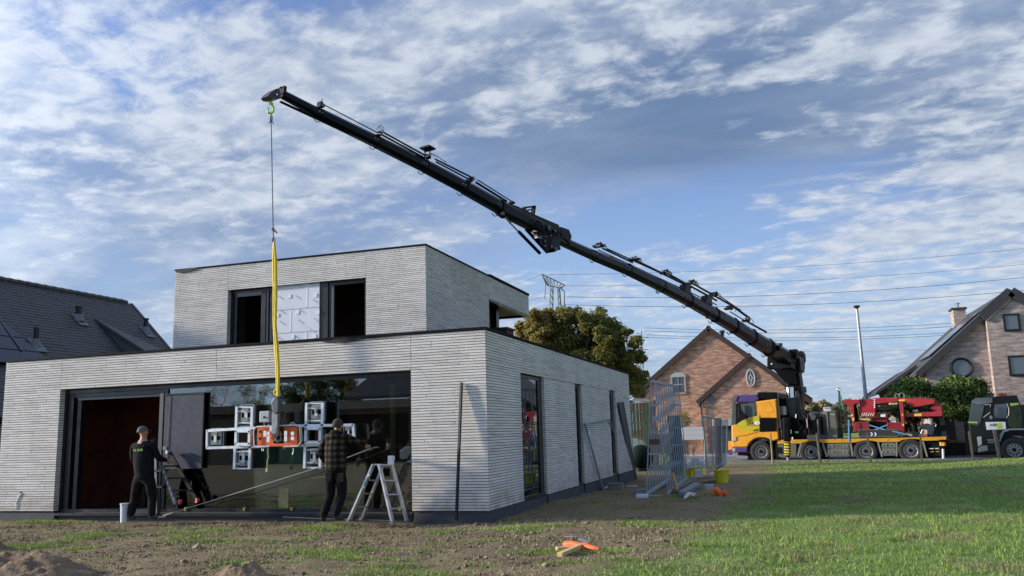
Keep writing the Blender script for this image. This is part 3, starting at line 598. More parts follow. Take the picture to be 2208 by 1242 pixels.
# ------------------------------------------------------------------ neighbour's slate roof on the left
nb = thing('slate_roof_house', 'house at the left edge with a large dark slate roof and pale wall', 'house', (-19, 8, 0))
RX, RZ = -19.0, 0; _r0 = atx(0, 603, RX); _r1 = atx(283, 655, RX); RZ = _r1.z; Y1 = _r1.y; Y0 = 1.2
_e = aty(370, 757, Y1); slope = (RZ-_e.z)/(_e.x-RX); EX = -14.35; EZ = RZ-slope*(EX-RX)
slate = [mat('slate_a', (.066, .064, .064), .6, var=.2, vs=6), mat('slate_b', (.080, .078, .078), .65, var=.2, vs=6), mat('slate_c', (.055, .054, .055), .55, var=.2, vs=6)]
def slate_rows(parent, p0, ex, dn, L, W, pitch, wid, name='slate_course', th=.011):
    """p0 top corner, ex along the ridge, dn down the slope"""
    mb = MB(); n = ex.cross(dn).normalized()
    if n.z < 0: n = -n
    k = 0; s = 0
    while s < W:
        u = -(k % 2)*wid*.5
        while u < L:
            a, b = max(0, u)+.003, min(L, u+wid)-.003
            if b > a: 
                t = random.choice([0, 0, 1, 1, 2]); j = random.uniform(0, .006); q = p0+dn*s
                mb.add([q+ex*a+n*.0, q+ex*b+n*.0, q+ex*b+dn*(pitch*1.25)+n*(th+j), q+ex*a+dn*(pitch*1.25)+n*(th+j), q+ex*a+dn*(pitch*1.25)-n*.01, q+ex*b+dn*(pitch*1.25)-n*.01], [(0, 1, 2, 3), (3, 2, 5, 4)], t)
            u += wid
        s += pitch; k += 1
    return mb.build(name, slate, parent, kind='stuff')
DN = Vector((EX-RX, 0, EZ-RZ)); SW = DN.length; DN.normalize()
roofm = mat('roof_under', (.035, .036, .04), .8)
mb = MB(); mb.prism([(RX, Y0, RZ-.02), (EX, Y0, EZ-.02), (EX, Y0, EZ-.2), (RX, Y0, RZ-.25), (2*RX-EX, Y0, EZ-.2), (2*RX-EX, Y0, EZ-.02)], (0, Y1-Y0, 0)); rf = mb.build('roof', roofm, nb)
slate_rows(nb, Vector((RX, Y0, RZ)), Vector((0, 1, 0)), DN, Y1-Y0, SW, .15, .32)
mb = MB()
for i in range(int((Y1-Y0)/.35)): mb.tube([(RX, Y0+i*.35, RZ+.02), (RX, Y0+i*.35+.37, RZ+.005)], [.11, .095], 8)
mb.build('ridge_tile', slate[2], nb, kind='stuff')
mb = MB(); mb.beam((RX, Y1, RZ), (EX, Y1, EZ), .06, .12, up=(0, 1, 0)); mb.build('verge_board', alu, nb)
white_r = mat('white_render', (.62, .63, .66), .85, var=.05, vs=1.5)
mb = MB(); mb.bb((2*RX-EX+.4, Y0+.3, -.3), (EX-.45, Y1-.3, EZ-.05)); mb.prism([(2*RX-EX+.4, Y0+.31, EZ-.1), (EX-.45, Y0+.31, EZ-.1), (RX, Y0+.31, RZ-.35)], (0, Y1-Y0-.62, 0)); mb.build('wall', white_r, nb)
mb = MB(); mb.beam((EX+.05, Y0, EZ-.08), (EX+.05, Y1, EZ-.08), .14, .12); mb.build('gutter', alu, nb)
def rpt(px, py):      # on the visible slope
    n = Vector((0, 1, 0)).cross(DN).normalized(); return atplane(px, py, (RX, 0, RZ), n)
for (bx, by, tx, ty, r, w_) in ((77, 745, 81, 708, .075, 1), (169, 690, 171, 662, .10, 2), (314, 716, 315, 688, .085, 1)):
    a = rpt(bx, by); b = aty(tx, ty, a.y); mb = MB(); mb.tube([a, Vector((a.x, a.y, b.z))], r, 10); mb.disc((a.x, a.y, b.z), (0, 0, 1), r*1.2, .05); v = mb.build('vent_pipe', alu, nb, smooth=True)
    mb = MB(); n = Vector((0, 1, 0)).cross(DN).normalized(); n = n if n.z > 0 else -n; mb.beam(a-DN*.25+n*.04, a+DN*.35+n*.05, .4, .03, up=n); mb.lathe((a.x, a.y, a.z-.05), (0, 0, 1), [(0, r*2.2), (.25, r*1.15)], 12); mb.build('flashing', mat('lead_grey', (.16, .17, .185), .5, .2, var=.2), v)
# dormer: a lean-to roof breaking out of the slope
A = rpt(204, 690); mbp = [rpt(204, 690), rpt(270, 760), rpt(352, 757)]
B = aty(312, 759, mbp[1].y+.1)
up_ = Vector((0, 0, 1))
top = rpt(206, 690); low = rpt(272, 762); ridge_far = rpt(352, 757); eave = atplane(312, 758, (low.x, low.y, 0), Vector((0, 1, 0)))
mb = MB(); mb.prism([top, low, eave], (0, .12, 0)); mb.build('dormer_cheek', mat('zinc_cheek', (.13, .14, .15), .5, .2, var=.15), nb)
mb = MB(); mb.add([top+up_*.04, eave+up_*.04, ridge_far+up_*.05, top, eave-up_*.08, ridge_far], [(0, 1, 2), (3, 5, 4), (0, 3, 4, 1), (1, 4, 5, 2), (2, 5, 3, 0)]); mb.build('dormer_roof', slate[0], nb)
mb = MB()
for i in range(26):
    q = (top+up_*.02).lerp(eave-up_*.0, (i+.5)/26); mb.box(q+Vector((-.01, -.05, -.02)), (.07, .05, .09))
mb.build('dormer_edge_tile', slate[2], nb, kind='stuff')
# glazed panels low on the slope at the left edge
n = Vector((0, 1, 0)).cross(DN).normalized(); n = n if n.z > 0 else -n
c4 = [rpt(-60, 640), rpt(0, 710), rpt(42, 765), rpt(-80, 765)]
c1 = rpt(0, 706); c2 = rpt(40, 766)
pv = mat('dark_panel_glass', (.02, .024, .035), .15, .1, spec=.8)
for i in range(3):
    s0 = c1+DN*(i*.62)+n*.10; t0 = (c2-c1).dot(Vector((0, 1, 0)))
    mb = MB(); mb.prism([s0+Vector((0, -3.0, 0)), s0+Vector((0, .12+.22*i, 0)), s0+DN*.58+Vector((0, .34+.22*i, 0)), s0+DN*.58+Vector((0, -3.0, 0))], n*.05); mb.build('roof_panel', pv, nb)
mb = MB(); mb.beam(c1-DN*.3+n*.12, c2+n*.14, .05, .09, up=n); mb.build('panel_frame', alug, nb)
# ------------------------------------------------------------------ red-brown brick house behind the truck
def brickmat(name, cols, sx, joint, bw=.23, bh=.065, axis='y', var=1.0):
    m = bpy.data.materials.new(name); m.use_nodes = True; nt = m.node_tree; N = nt.nodes; L = nt.links; b = N['Principled BSDF']; b.inputs['Roughness'].default_value = .9; b.inputs['Specular IOR Level'].default_value = .2
    tc = N.new('ShaderNodeTexCoord'); sp = N.new('ShaderNodeSeparateXYZ'); L.new(tc.outputs['Object'], sp.inputs[0]); ad = N.new('ShaderNodeMath'); ad.operation = 'ADD'; L.new(sp.outputs[0], ad.inputs[0]); L.new(sp.outputs[1], ad.inputs[1])
    cb = N.new('ShaderNodeCombineXYZ'); L.new(ad.outputs[0], cb.inputs[0]); L.new(sp.outputs[2], cb.inputs[1])
    bt = N.new('ShaderNodeTexBrick'); L.new(cb.outputs[0], bt.inputs[0]); bt.inputs['Scale'].default_value = 1; bt.inputs['Brick Width'].default_value = bw; bt.inputs['Row Height'].default_value = bh; bt.inputs['Mortar Size'].default_value = .007
    bt.inputs['Color1'].default_value = (*cols[0], 1); bt.inputs['Color2'].default_value = (*cols[1], 1); bt.inputs['Mortar'].default_value = (*joint, 1); bt.inputs['Bias'].default_value = 0
    mp = N.new('ShaderNodeMapping'); mp.inputs['Scale'].default_value = (1.9, 8.0, 1); L.new(cb.outputs[0], mp.inputs[0])
    n1 = N.new('ShaderNodeTexNoise'); n1.inputs['Scale'].default_value = 1.0; n1.inputs['Detail'].default_value = 4; n1.inputs['Roughness'].default_value = .7; L.new(mp.outputs[0], n1.inputs[0])
    r = N.new('ShaderNodeValToRGB'); L.new(n1.outputs[0], r.inputs[0]); e = r.color_ramp.elements
    for _ in range(2): e.new(.5)
    for i, (p, c) in enumerate([(.36, cols[2]), (.46, cols[0]), (.56, cols[1]), (.66, cols[3])]): e[i].position = p; e[i].color = (*c, 1)
    mx = N.new('ShaderNodeMix'); mx.data_type = 'RGBA'; mx.inputs[0].default_value = .78; L.new(bt.outputs[0], mx.inputs[6]); L.new(r.outputs[0], mx.inputs[7]); L.new(mx.outputs[2], b.inputs['Base Color'])
    bp_ = N.new('ShaderNodeBump'); bp_.inputs['Strength'].default_value = .6; bp_.inputs['Distance'].default_value = .02; bp_.invert = True; L.new(bt.outputs['Fac'], bp_.inputs['Height']); L.new(bp_.outputs[0], b.inputs['Normal']); MATS[name] = m; return m
GY = 40.0
redb = brickmat('red_brown_brick', [(.42, .22, .14), (.52, .33, .235), (.22, .11, .075), (.72, .55, .42)], 1, (.42, .35, .28))
gh = thing('red_brick_house', 'red brown brick house with two stepped gables behind the crane truck', 'house', (aty(1560, 900, GY).x, GY, 0))
def P(px, py, y=GY): return aty(px, py, y)
ap = P(1528, 711); le = P(1372, 852); ri = P(1744, 864); base = -.2
mb = MB(); mb.prism([Vector((le.x+.25, GY, base)), Vector((ri.x-.25, GY, base)), Vector((ri.x-.25, GY, ri.z)), ap, Vector((le.x+.25, GY, le.z))], (0, 12, 0)); mb.build('wall', redb, gh)
tile = mat('clay_roof_tile', (.055, .036, .033), .8, var=.25, vs=5, bump=.4)
mb = MB(); mb.beam(ap+Vector((0, -.12, .04)), le+Vector((-.1, -.12, .0)), .3, .10, up=(0, 1, 0)); mb.beam(ap+Vector((0, -.12, .04)), ri+Vector((.15, -.12, .0)), .3, .10, up=(0, 1, 0))
for s in (le, ri):
    d = (s-ap); mb.prism([ap+Vector((0, .03, .02)), s+Vector((.2 if s is ri else -.2, .03, -.05)), s+Vector((.2 if s is ri else -.2, .03, .09)), ap+Vector((0, .03, .18))], (0, 12.2, 0))
mb.disc(ap+Vector((0, .05, .1)), (0, 1, 0), .16, .4, 8); rf = mb.build('roof', tile, gh)
mb = MB(); mb.prism([P(1434, 790)+Vector((0, 1, .1)), P(1512, 722)+Vector((0, 1, .1)), P(1512, 722)+Vector((0, 6, .1)), P(1434, 790)+Vector((0, 6, .1))], (-.05, 0, .10)); mb.build('roof_panel', pv, gh)
# front annex
F = GY-1.3; a2 = P(1615, 771, F); l2 = P(1507, 869, F); r2 = P(1746, 868, F)
r2 = Vector((r2.x, F, r2.z)); mb = MB(); mb.prism([Vector((l2.x+.2, F, base)), Vector((r2.x-.3, F, base)), Vector((r2.x-.3, F, r2.z)), a2, Vector((l2.x+.2, F, l2.z))], (0, 1.29, 0)); mb.build('wall', redb, gh)
mb = MB(); mb.beam(a2+Vector((0, -.1, .04)), l2+Vector((-.1, -.1, 0)), .26, .09, up=(0, 1, 0)); mb.beam(a2+Vector((0, -.1, .04)), r2+Vector((.1, -.1, 0)), .26, .09, up=(0, 1, 0))
for s in (l2, r2): mb.prism([a2+Vector((0, .04, .0)), s+Vector((0, .04, -.05)), s+Vector((0, .04, .08)), a2+Vector((0, .04, .14))], (0, 1.2, 0))
mb.disc(a2+Vector((0, .0, .1)), (0, 1, 0), .17, .4, 8); mb.build('roof', tile, gh)
q = P(1557, 715, GY+2); mb = MB(); mb.tube([q+Vector((0, 0, -.9)), q+Vector((0, 0, .05))], .11, 8); mb.disc(q+Vector((0, 0, .0)), (0, 0, 1), .17, .12, 8); mb.build('flue_pipe', alu, gh)
glassd = mat('far_window_glass', (.10, .125, .15), .08, .0, spec=1.0)
whitef = mat('white_window_frame', (.42, .43, .42), .6, var=.05)
stone = mat('pale_stone', (.38, .31, .26), .85, var=.12)
# arched window
a, b = P(1450, 846), P(1476, 812); mb = MB(); y = GY-.02
x0, x1 = a.x, b.x; r = (x1-x0)/2; cx = (x0+x1)/2
mb.bb((x0-.07, y-.03, a.z-.08), (x0-.001, y, b.z+.02)); mb.bb((x1+.001, y-.03, a.z-.12), (x1+.07, y, b.z+.02)); mb.bb((x0, y-.05, a.z-.14), (x1, y, a.z-.02)); mb.build('window_surround', stone, gh)
mb = MB(); n_ = 14; arc = [Vector((cx+math.cos(math.pi*i/n_)*(r+.1), y-.045, b.z-.02+math.sin(math.pi*i/n_)*r*.75)) for i in range(n_+1)]; mb.prism(arc, (0, .04, 0)); mb.build('window_arch', whitef, gh)
mb = MB(); mb.bb((x0, y-.01, a.z), (x1, y+.01, b.z)); wn = mb.build('window', glassd, gh); mb = MB(); mb.bb((cx-.015, y-.03, a.z), (cx+.015, y-.011, b.z-.02)); mb.bb((x0, y-.03, a.z), (x0+.04, y-.011, b.z)); mb.bb((x1-.04, y-.03, a.z), (x1, y-.011, b.z)); mb.bb((x0+.06, y-.032, (a.z+b.z)/2-.02), (x1-.06, y-.012, (a.z+b.z)/2+.02)); mb.build('frame', whitef, wn)
# oval window
c = P(1619, 815, F); rx, rz = abs(P(1628, 815, F).x-c.x), abs(P(1619, 797, F).z-c.z)
def ell(k, n=24, dy=0): return [Vector((c.x+math.cos(2*math.pi*i/n)*rx*k, F-.02+dy, c.z+math.sin(2*math.pi*i/n)*rz*k)) for i in range(n)]
mb = MB(); mb.tube(ell(1.06, 24, -.01), .045, 6, closed=True); mb.build('window_surround', stone, gh)
mb = MB(); mb.prism(ell(1.0), (0, .03, 0)); wn = mb.build('window', glassd, gh); mb = MB(); mb.tube(ell(.93, 24, -.02), .04, 6, closed=True); mb.tube(ell(.35, 16, -.02), .03, 6, closed=True)
for k in range(4): t = k*math.pi/2; mb.tube([Vector((c.x+math.cos(t)*rx*.35, F-.04, c.z+math.sin(t)*rz*.35)), Vector((c.x+math.cos(t)*rx*.93, F-.04, c.z+math.sin(t)*rz*.93))], .025, 5)
mb.build('frame', whitef, wn)
c = P(1535, 862, F); mb = MB(); mb.prism([c+Vector((-.3, -.02, 0)), c+Vector((0, -.02, -.35)), c+Vector((.3, -.02, 0)), c+Vector((0, -.02, .35))], (0, .04, 0)); mb.build('diamond_tile', mat('grey_stone_tile', (.16, .15, .15), .8), gh)
mb = MB(); a = P(1509, 872, F-.1); mb.tube([a, a+Vector((.08, 0, -.25)), Vector((a.x+.1, a.y, base))], .05, 8); mb.disc(a, (0, 0, 1), .12, .22, 8); mb.build('downpipe', alu, gh)
a, b = P(1541, 990, F-.9), P(1600, 902, F-.9); mb = MB(); mb.bb((a.x, F-1.0, b.z-.4), (b.x+1.5, F-.02, b.z)); mb.build('porch_canopy', whitef, gh); mb = MB(); mb.bb((a.x+.2, F-.06, base), (b.x+1.4, F-.02, b.z-.401)); mb.build('garage_door', mat('door_dark', (.07, .08, .085), .6, var=.2), gh)
mb = MB(); a, b = P(1398, 985), P(1475, 935); mb.bb((a.x, GY-.06, base), (b.x, GY-.01, b.z)); mb.build('garage_door', mat('door_dark2', (.05, .05, .052), .6), gh)
mb = MB(); q = P(1688, 862, GY-.2); 
# ------------------------------------------------------------------ grey brick house on the right
HY = 34.0; brn = brickmat('grey_brown_brick', [(.35, .27, .235), (.44, .365, .32), (.21, .15, .135), (.62, .56, .48)], 1, (.42, .39, .36))
rh = thing('grey_brick_house', 'tall gabled house of mottled grey brown brick at the right edge', 'house', (17, HY, 0))
ap = aty(2174.5, 634, HY); wl_ = aty(1995, 792, HY); m_ = (ap.z-wl_.z)/(ap.x-wl_.x); hw = ap.x-wl_.x
FY = atx(2085, 683, ap.x).y; FY = 46.0
mb = MB(); mb.prism([Vector((wl_.x, HY, -.3)), Vector((ap.x+hw, HY, -.3)), Vector((ap.x+hw, HY, wl_.z)), ap-Vector((0, 0, .05)), Vector((wl_.x, HY, wl_.z))], (0, FY-HY, 0)); mb.build('wall', brn, rh)
dk = mat('dark_roof_tile', (.042, .042, .044), .75, var=.25, vs=4, bump=.5, bs=12)
mb = MB(); e0 = aty(1893, 845, HY+1.2); 
el = Vector((wl_.x-.55, 0, wl_.z-.55*m_)); 
for s in (-1, 1):
    X = lambda d: ap.x+s*d
    mb.prism([Vector((ap.x, HY-.25, ap.z+.02)), Vector((X(hw+.5), HY-.25, wl_.z-.5*m_)), Vector((X(hw+.5), HY-.25, wl_.z-.5*m_+.16)), Vector((ap.x, HY-.25, ap.z+.24))], (0, FY-HY+.5, 0))
rf = mb.build('roof', dk, rh)
# long catslide further left, set back behind the gable
c0 = aty(1950, 795, HY+2.5); c1 = aty(1891, 846, HY+2.5)
mb = MB(); mb.prism([Vector((wl_.x-.1, HY+2.2, wl_.z+.1)), Vector((c1.x, HY+2.2, c1.z-.06)), Vector((c1.x, HY+2.2, c1.z+.08)), Vector((wl_.x-.1, HY+2.2, wl_.z+.3))], (0, 9.5, 0)); mb.build('roof', dk, rh)
mb = MB(); mb.bb((c1.x+.9, HY+2.6, -.3), (wl_.x, HY+11, c1.z+.4)); mb.prism([Vector((c1.x+.9, HY+2.6, c1.z+.4)), Vector((wl_.x, HY+2.6, c1.z+.4)), Vector((wl_.x, HY+2.6, wl_.z))], (0, 8, 0)); mb.build('wall', brn, rh)
mb = MB(); mb.beam(Vector((c1.x, HY+2.1, c1.z-.06)), Vector((c1.x, HY+11.8, c1.z-.06)), .14, .12); mb.tube([Vector((c1.x+.05, HY+2.3, c1.z-.1)), Vector((c1.x+.5, HY+2.4, c1.z-.45)), Vector((c1.x+.85, HY+2.5, c1.z-.6)), Vector((c1.x+.85, HY+2.5, -.2))], .045, 6); mb.build('gutter', alu, rh)
n2 = Vector((-m_, 0, 1)).normalized(); d2 = Vector((-1, 0, -m_)).normalized()
base_p = Vector((ap.x, 0, ap.z+.26))
for i in range(2):
    for j in range(4):
        a = base_p+d2*(1.5+i*1.72)+Vector((0, HY+1.2+j*1.05, 0)); mb = MB(); mb.prism([a, a+d2*1.66, a+d2*1.66+Vector((0, 1.0, 0)), a+Vector((0, 1.0, 0))], n2*.06); mb.build('solar_panel', pv, rh)
cq = aty(2069, 704, FY-2); ct = aty(2069, 665, FY-2); hwc = abs(aty(2083, 690, FY-2).x-aty(2056, 690, FY-2).x)/2
mb = MB(); mb.bb((cq.x-hwc, FY-2.5, cq.z-1.2), (cq.x+hwc, FY-1.5, ct.z-.12)); ch = mb.build('chimney', brn, rh); mb = MB(); mb.bb((cq.x-hwc-.08, FY-2.58, ct.z-.119), (cq.x+hwc+.08, FY-1.42, ct.z)); mb.build('chimney_cap', tile, ch); mb = MB(); mb.tube([(cq.x, FY-2, ct.z), (cq.x, FY-2, ct.z+.3)], .11, 8); mb.disc((cq.x, FY-2, ct.z+.32), (0, 0, 1), .18, .06, 8); mb.build('flue_pipe', mat('steel', (.5, .5, .5), .3, .9), ch)
# right part of the gable stands forward; its flank catches the sun
q = aty(2128, 700, HY-.45); zt = ap.z-m_*(ap.x-q.x)-.12
mb = MB(); mb.prism([Vector((q.x, HY-.45, -.3)), Vector((ap.x+hw, HY-.45, -.3)), Vector((ap.x+hw, HY-.45, wl_.z)), Vector((ap.x, HY-.45, ap.z-.3)), Vector((q.x, HY-.45, zt-.2))], (0, .449, 0)); mb.build('wall', brn, rh)
mb = MB(); mb.beam(Vector((ap.x, HY-.5, ap.z+.05)), Vector((q.x-.2, HY-.5, zt-.0)), .5, .14, up=(0, 1, 0)); mb.beam(Vector((ap.x, HY-.5, ap.z+.05)), Vector((ap.x+hw, HY-.5, wl_.z+.1)), .5, .14, up=(0, 1, 0)); mb.beam(Vector((q.x-.2, HY-.2, zt)), Vector((wl_.x-.4, HY-.2, wl_.z-.36)), .3, .14, up=(0, 1, 0)); mb.build('verge', dk, rh)
def sqwin(p0, p1, y):
    a, b = aty(*p0, y), aty(*p1, y); x0, x1, z0, z1 = a.x, b.x, b.z, a.z; mb = MB(); mb.bb((x0, y-.01, z0), (x1, y+.03, z1)); o = mb.build('window', glassd, rh)
    mb = MB(); t = .09; mb.bb((x0-t, y-.04, z0-t), (x0, y+.02, z1+t)); mb.bb((x1, y-.04, z0-t), (x1+t, y+.02, z1+t)); mb.bb((x0, y-.04, z1), (x1, y+.02, z1+t)); mb.bb((x0, y-.06, z0-t), (x1, y+.02, z0)); mb.build('frame', alu, o)
sqwin((2166, 681), (2197, 709), HY-.47); sqwin((2177, 771), (2225, 805), HY-.47)
c = aty(2073, 793, HY-.02); r = abs(aty(2095, 793, HY).x-c.x); mb = MB(); mb.disc(c, (0, 1, 0), r, .04, 32); o = mb.build('window', glassd, rh); mb = MB(); mb.tube([c+Vector((math.cos(t)*r, -.03, math.sin(t)*r)) for t in [k*math.pi/16 for k in range(32)]], .07, 6, closed=True); mb.build('frame', alu, o)
a, b = aty(2019, 975, HY-.8), aty(2056, 896, HY-.8); mb = MB(); mb.bb((a.x, HY-.9, -.3), (b.x, HY-.01, b.z+.3)); pg = mb.build('entrance_block', mat('dark_grey_panel', (.055, .06, .065), .6, var=.1), rh)
for (x, y_) in ((2029, 900), (2032, 912), (2036, 935)):
    q = aty(x, y_, HY-.92); mb = MB(); mb.box(q, (.22, .03, .24)); mb.build('window', mat('frosted_pane', (.32, .38, .40), .3), rh)
# hedge
hl = leafmat('hedge_leaf', (.10, .12, .04), (.20, .18, .08), 3.0, .15)
def leafcloud(name, centres, n, size, mats, parent=None, kind=None, flat=.0, shell=.35):
    C = np.array([list(c)+[r, rz] for c, r, rz in centres], dtype=np.float32); w = C[:, 3]**2*C[:, 4]; idx = rng.choice(len(C), n, p=w/w.sum())
    d = rng.normal(size=(n, 3)); d /= np.linalg.norm(d, axis=1)[:, None]; rad = rng.uniform(shell, 1.0, n)**.7*rng.uniform(.8, 1.25, n)
    p = C[idx, :3]+d*np.stack([C[idx, 3], C[idx, 3], C[idx, 4]], 1)*rad[:, None]
    nrm = d*.5+rng.normal(size=(n, 3))*.75; nrm[:, 2] += .25; nrm /= np.linalg.norm(nrm, axis=1)[:, None]
    t = rng.normal(size=(n, 3)); a = np.cross(nrm, t); a /= np.linalg.norm(a, axis=1)[:, None]; b = np.cross(nrm, a); s = (size*rng.uniform(.5, 1.3, n))[:, None]
    V = np.stack([p-a*s*.5, p+b*s*.32+nrm*s*.1, p+a*s*.5, p-b*s*.32+nrm*s*.1], 1).reshape(-1, 3); Fq = np.arange(n*4).reshape(n, 4)
    return fastmesh(name, V, Fq, mats, rng.integers(0, len(mats), n), parent, kind, local=False)
q0, q1 = aty(2040, 975, HY-2.4), aty(2100, 975, HY-2.4)
hd = thing('clipped_hedge', 'low clipped brown green hedge beside the road below the round trees', 'hedge', (q0.x, HY-2.4, -.1))
zt = aty(2070, 952, HY-2.4).z; mb = MB(); mb.bb((q0.x-4, HY-2.9, -.2), (q1.x+6, HY-2.0, zt-.05)); mb.build('branch_mass', mat('hedge_core', (.03, .026, .015), .95), hd)
leafcloud('foliage', [((q0.x-4+i*.3, HY-2.45, -.1+k*.25), .42, .2) for i in range(44) for k in range(int((zt+.1)/.25)+1)], 14000, .09, [hl, hl, leafmat('hedge_brown', (.22, .14, .07), (.30, .20, .10), 3, .15)], hd)
# ------------------------------------------------------------------ trees
bark = mat('bark', (.075, .06, .045), .95, var=.3, vs=8, bump=.8, bs=15)
def limb(mb, a, b, r0, r1, wob=.12, n=5):
    pts = [Vector(a).lerp(Vector(b), i/n)+Vector([random.uniform(-1, 1)*wob*math.sin(math.pi*i/n) for _ in range(3)]) for i in range(n+1)]; mb.tube(pts, [r0+(r1-r0)*i/n for i in range(n+1)], 7); return pts
def tree(name, label, cat, base, clumps, nleaf, size, mats, tr=.3, fork=.35, group=None, twigs=3):
    t = thing(name, label, cat, base, 0, group); base = Vector(base); cs = [Vector(c[0]) for c in clumps]; cen = sum(cs, Vector())/len(cs); mb = MB()
    f = base+(cen-base)*fork; limb(mb, base-Vector((0, 0, .2)), f, tr, tr*.7, .08)
    for c, r, rz in clumps:
        c = Vector(c); m1 = f.lerp(c, .5)+Vector((0, 0, -.1*r)); limb(mb, f, m1, tr*.38, tr*.2, .15); limb(mb, m1, c, tr*.2, tr*.07, .15)
        for _ in range(twigs):
            d = Vector([random.gauss(0, 1) for _ in range(3)]).normalized(); limb(mb, c, c+Vector((d.x*r, d.y*r, d.z*rz))*.85, tr*.07, tr*.02, .08, 3)
    mb.build('trunk', bark, t, smooth=True); leafcloud('crown', clumps, nleaf, size, mats, t); return t
OY = 22.0
oakA = leafmat('oak_green', (.14, .165, .042), (.23, .235, .07), .6, .4); oakB = leafmat('oak_olive', (.25, .22, .06), (.38, .31, .09), .6, .4); oakC = leafmat('oak_rust', (.29, .17, .04), (.38, .25, .07), .6)
def pxr(px, D=38.0): return px*D/F_PX
cl = []; outline = [(1130, 725, 24), (1150, 700, 26), (1180, 690, 28), (1210, 700, 30), (1215, 676, 20), (1245, 684, 24), (1262, 705, 30), (1290, 690, 26), (1318, 706, 26), (1310, 730, 28), (1335, 735, 20), (1170, 730, 30), (1220, 740, 34), (1265, 750, 32), (1300, 770, 30), (1345, 770, 24), (1370, 735, 17), (1378, 768, 18), (1135, 750, 22), (1340, 800, 26), (1365, 805, 22), (1385, 815, 17), (1370, 840, 20), (1300, 800, 26), (1250, 780, 30), (1200, 765, 26), (1330, 830, 26), (1120, 700, 12), (1380, 850, 14), (1155, 672, 10), (1295, 672, 12), (1350, 712, 12)]
for (x, y_, r) in outline:
    q = aty(x, y_, OY+random.uniform(-1.6, 1.6)); rr = pxr(r)*.82; k = 7
    for _ in range(k):
        d = Vector([random.gauss(0, 1) for _ in range(3)]).normalized()*rr*random.uniform(.3, 1.0); cl.append(((q.x+d.x, q.y+d.y*1.5, q.z+d.z), rr*random.uniform(.42, .68), rr*random.uniform(.34, .55)))
oak = thing('oak_tree', 'large spreading oak with olive and rusty autumn leaves behind the pale house', 'tree', (aty(1255, 800, OY).x, OY, -.1))
bx = aty(1262, 850, OY); mb = MB(); f = Vector((bx.x, OY, bx.z-1.2)); limb(mb, (bx.x, OY, -.3), f, .38, .3, .1)
for i in range(0, len(cl), 2):
    c = Vector(cl[i][0]); m1 = f.lerp(c, .55)+Vector((0, 0, .25)); limb(mb, f, m1, .10, .055, .25); limb(mb, m1, c, .05, .015, .15)
mb.build('trunk', bark, oak, smooth=True)
xm = aty(1200, 720, OY).x; xr_ = aty(1350, 800, OY).x
la = [c for c in cl if c[0][0] < xm]; lc = [c for c in cl if c[0][0] >= xm and not (c[0][0] > xr_ and c[0][2] < 4.2)]; ld = [c for c in cl if c[0][0] > xr_ and c[0][2] < 4.2]
_soft = [(tuple(aty(x, y_, OY+random.uniform(-1.5, 1.5))), pxr(r)*.95, pxr(r)*.85) for x, y_, r in outline]; _sl = [c for c in _soft if c[0][0] < xm]; _sr = [c for c in _soft if c[0][0] >= xm]
leafcloud('crown', _sl, 9000, .13, [oakA, oakB, oakB], oak, shell=.05); leafcloud('crown', _sr, 20000, .13, [oakA, oakA, oakB], oak, shell=.05)
leafcloud('crown', la, 20000, .14, [oakA, oakB, oakB, oakC], oak); leafcloud('crown', lc, 52000, .14, [oakA, oakA, oakA, oakB], oak)
if ld: leafcloud('crown', ld, 7000, .13, [oakA, oakB, oakC, oakC], oak)
rg = [leafmat('robinia_green', (.07, .13, .026), (.13, .21, .045), 1.5), leafmat('robinia_light', (.16, .25, .05), (.24, .33, .07), 1.5), leafmat('robinia_deep', (.02, .04, .012), (.045, .07, .02), 1.5)]
def globe(label, px, py, r, y, low):
    q = aty(px, py, y); rr = r*(y+14)*1.02/F_PX; cls = []
    for i in range(90):
        d = Vector([random.gauss(0, 1) for _ in range(3)]).normalized(); 
        if d.z < -.6: d.z = -.6
        cls.append(((q.x+d.x*rr*.72, q.y+d.y*rr*.72, q.z+d.z*rr*.66), rr*.28, rr*random.uniform(.2, .3)))
    tree('globe_tree', label, 'tree', (q.x, y, -.1), cls, 15000, .13, rg, .13, .62, 'round headed trees before the grey brick house', 1)
globe('round headed green tree nearest the dark green truck cab, tall dense crown', 2075, 862, 56, 31.0, 0); globe('round headed green tree rising behind the red spider crane', 1966, 866, 52, 32.0, 0)
# distant belt of autumn wood; its haze is put into lightened leaf colours
fw = [leafmat('wood_yellow', (.34, .28, .10), (.46, .37, .15), .15), leafmat('wood_green', (.16, .17, .08), (.24, .23, .10), .15), leafmat('wood_brown', (.24, .18, .11), (.33, .24, .13), .15)]
def wood(name, label, pts, D, n, size):
    cls = []
    for (x, top, bot) in pts:
        for k in range(5):
            yy = top+(bot-top)*(k+.6)/5; q = atd(x+random.uniform(-6, 6), yy, D+random.uniform(-6, 6)); cls.append(((q.x, q.y, max(.5, q.z)), 9*D/F_PX, 8*D/F_PX))
    o = leafcloud(name, cls, n, size, fw, None, 'stuff', shell=.1); o['label'] = label; o['category'] = 'wood'; return o
wood('distant_wood', 'hazy belt of yellow and brown autumn trees far behind the truck bed', [(x, 862+4*math.sin(x*.13)+5*math.sin(x*.05), 950) for x in range(1742, 1900, 7)], 150, 26000, .6)
tq = aty(1742, 900, 44); tree('small_tree', 'thin greenish tree growing beside the red brick house corner', 'tree', (tq.x+.4, 44, -.1), [((tq.x+.3+random.uniform(-.4, .4), 44+random.uniform(-.4, .4), random.uniform(.8, 2.5)), .35, .35) for _ in range(16)], 2600, .12, [fw[1], oakA], .07, .3, None, 1)
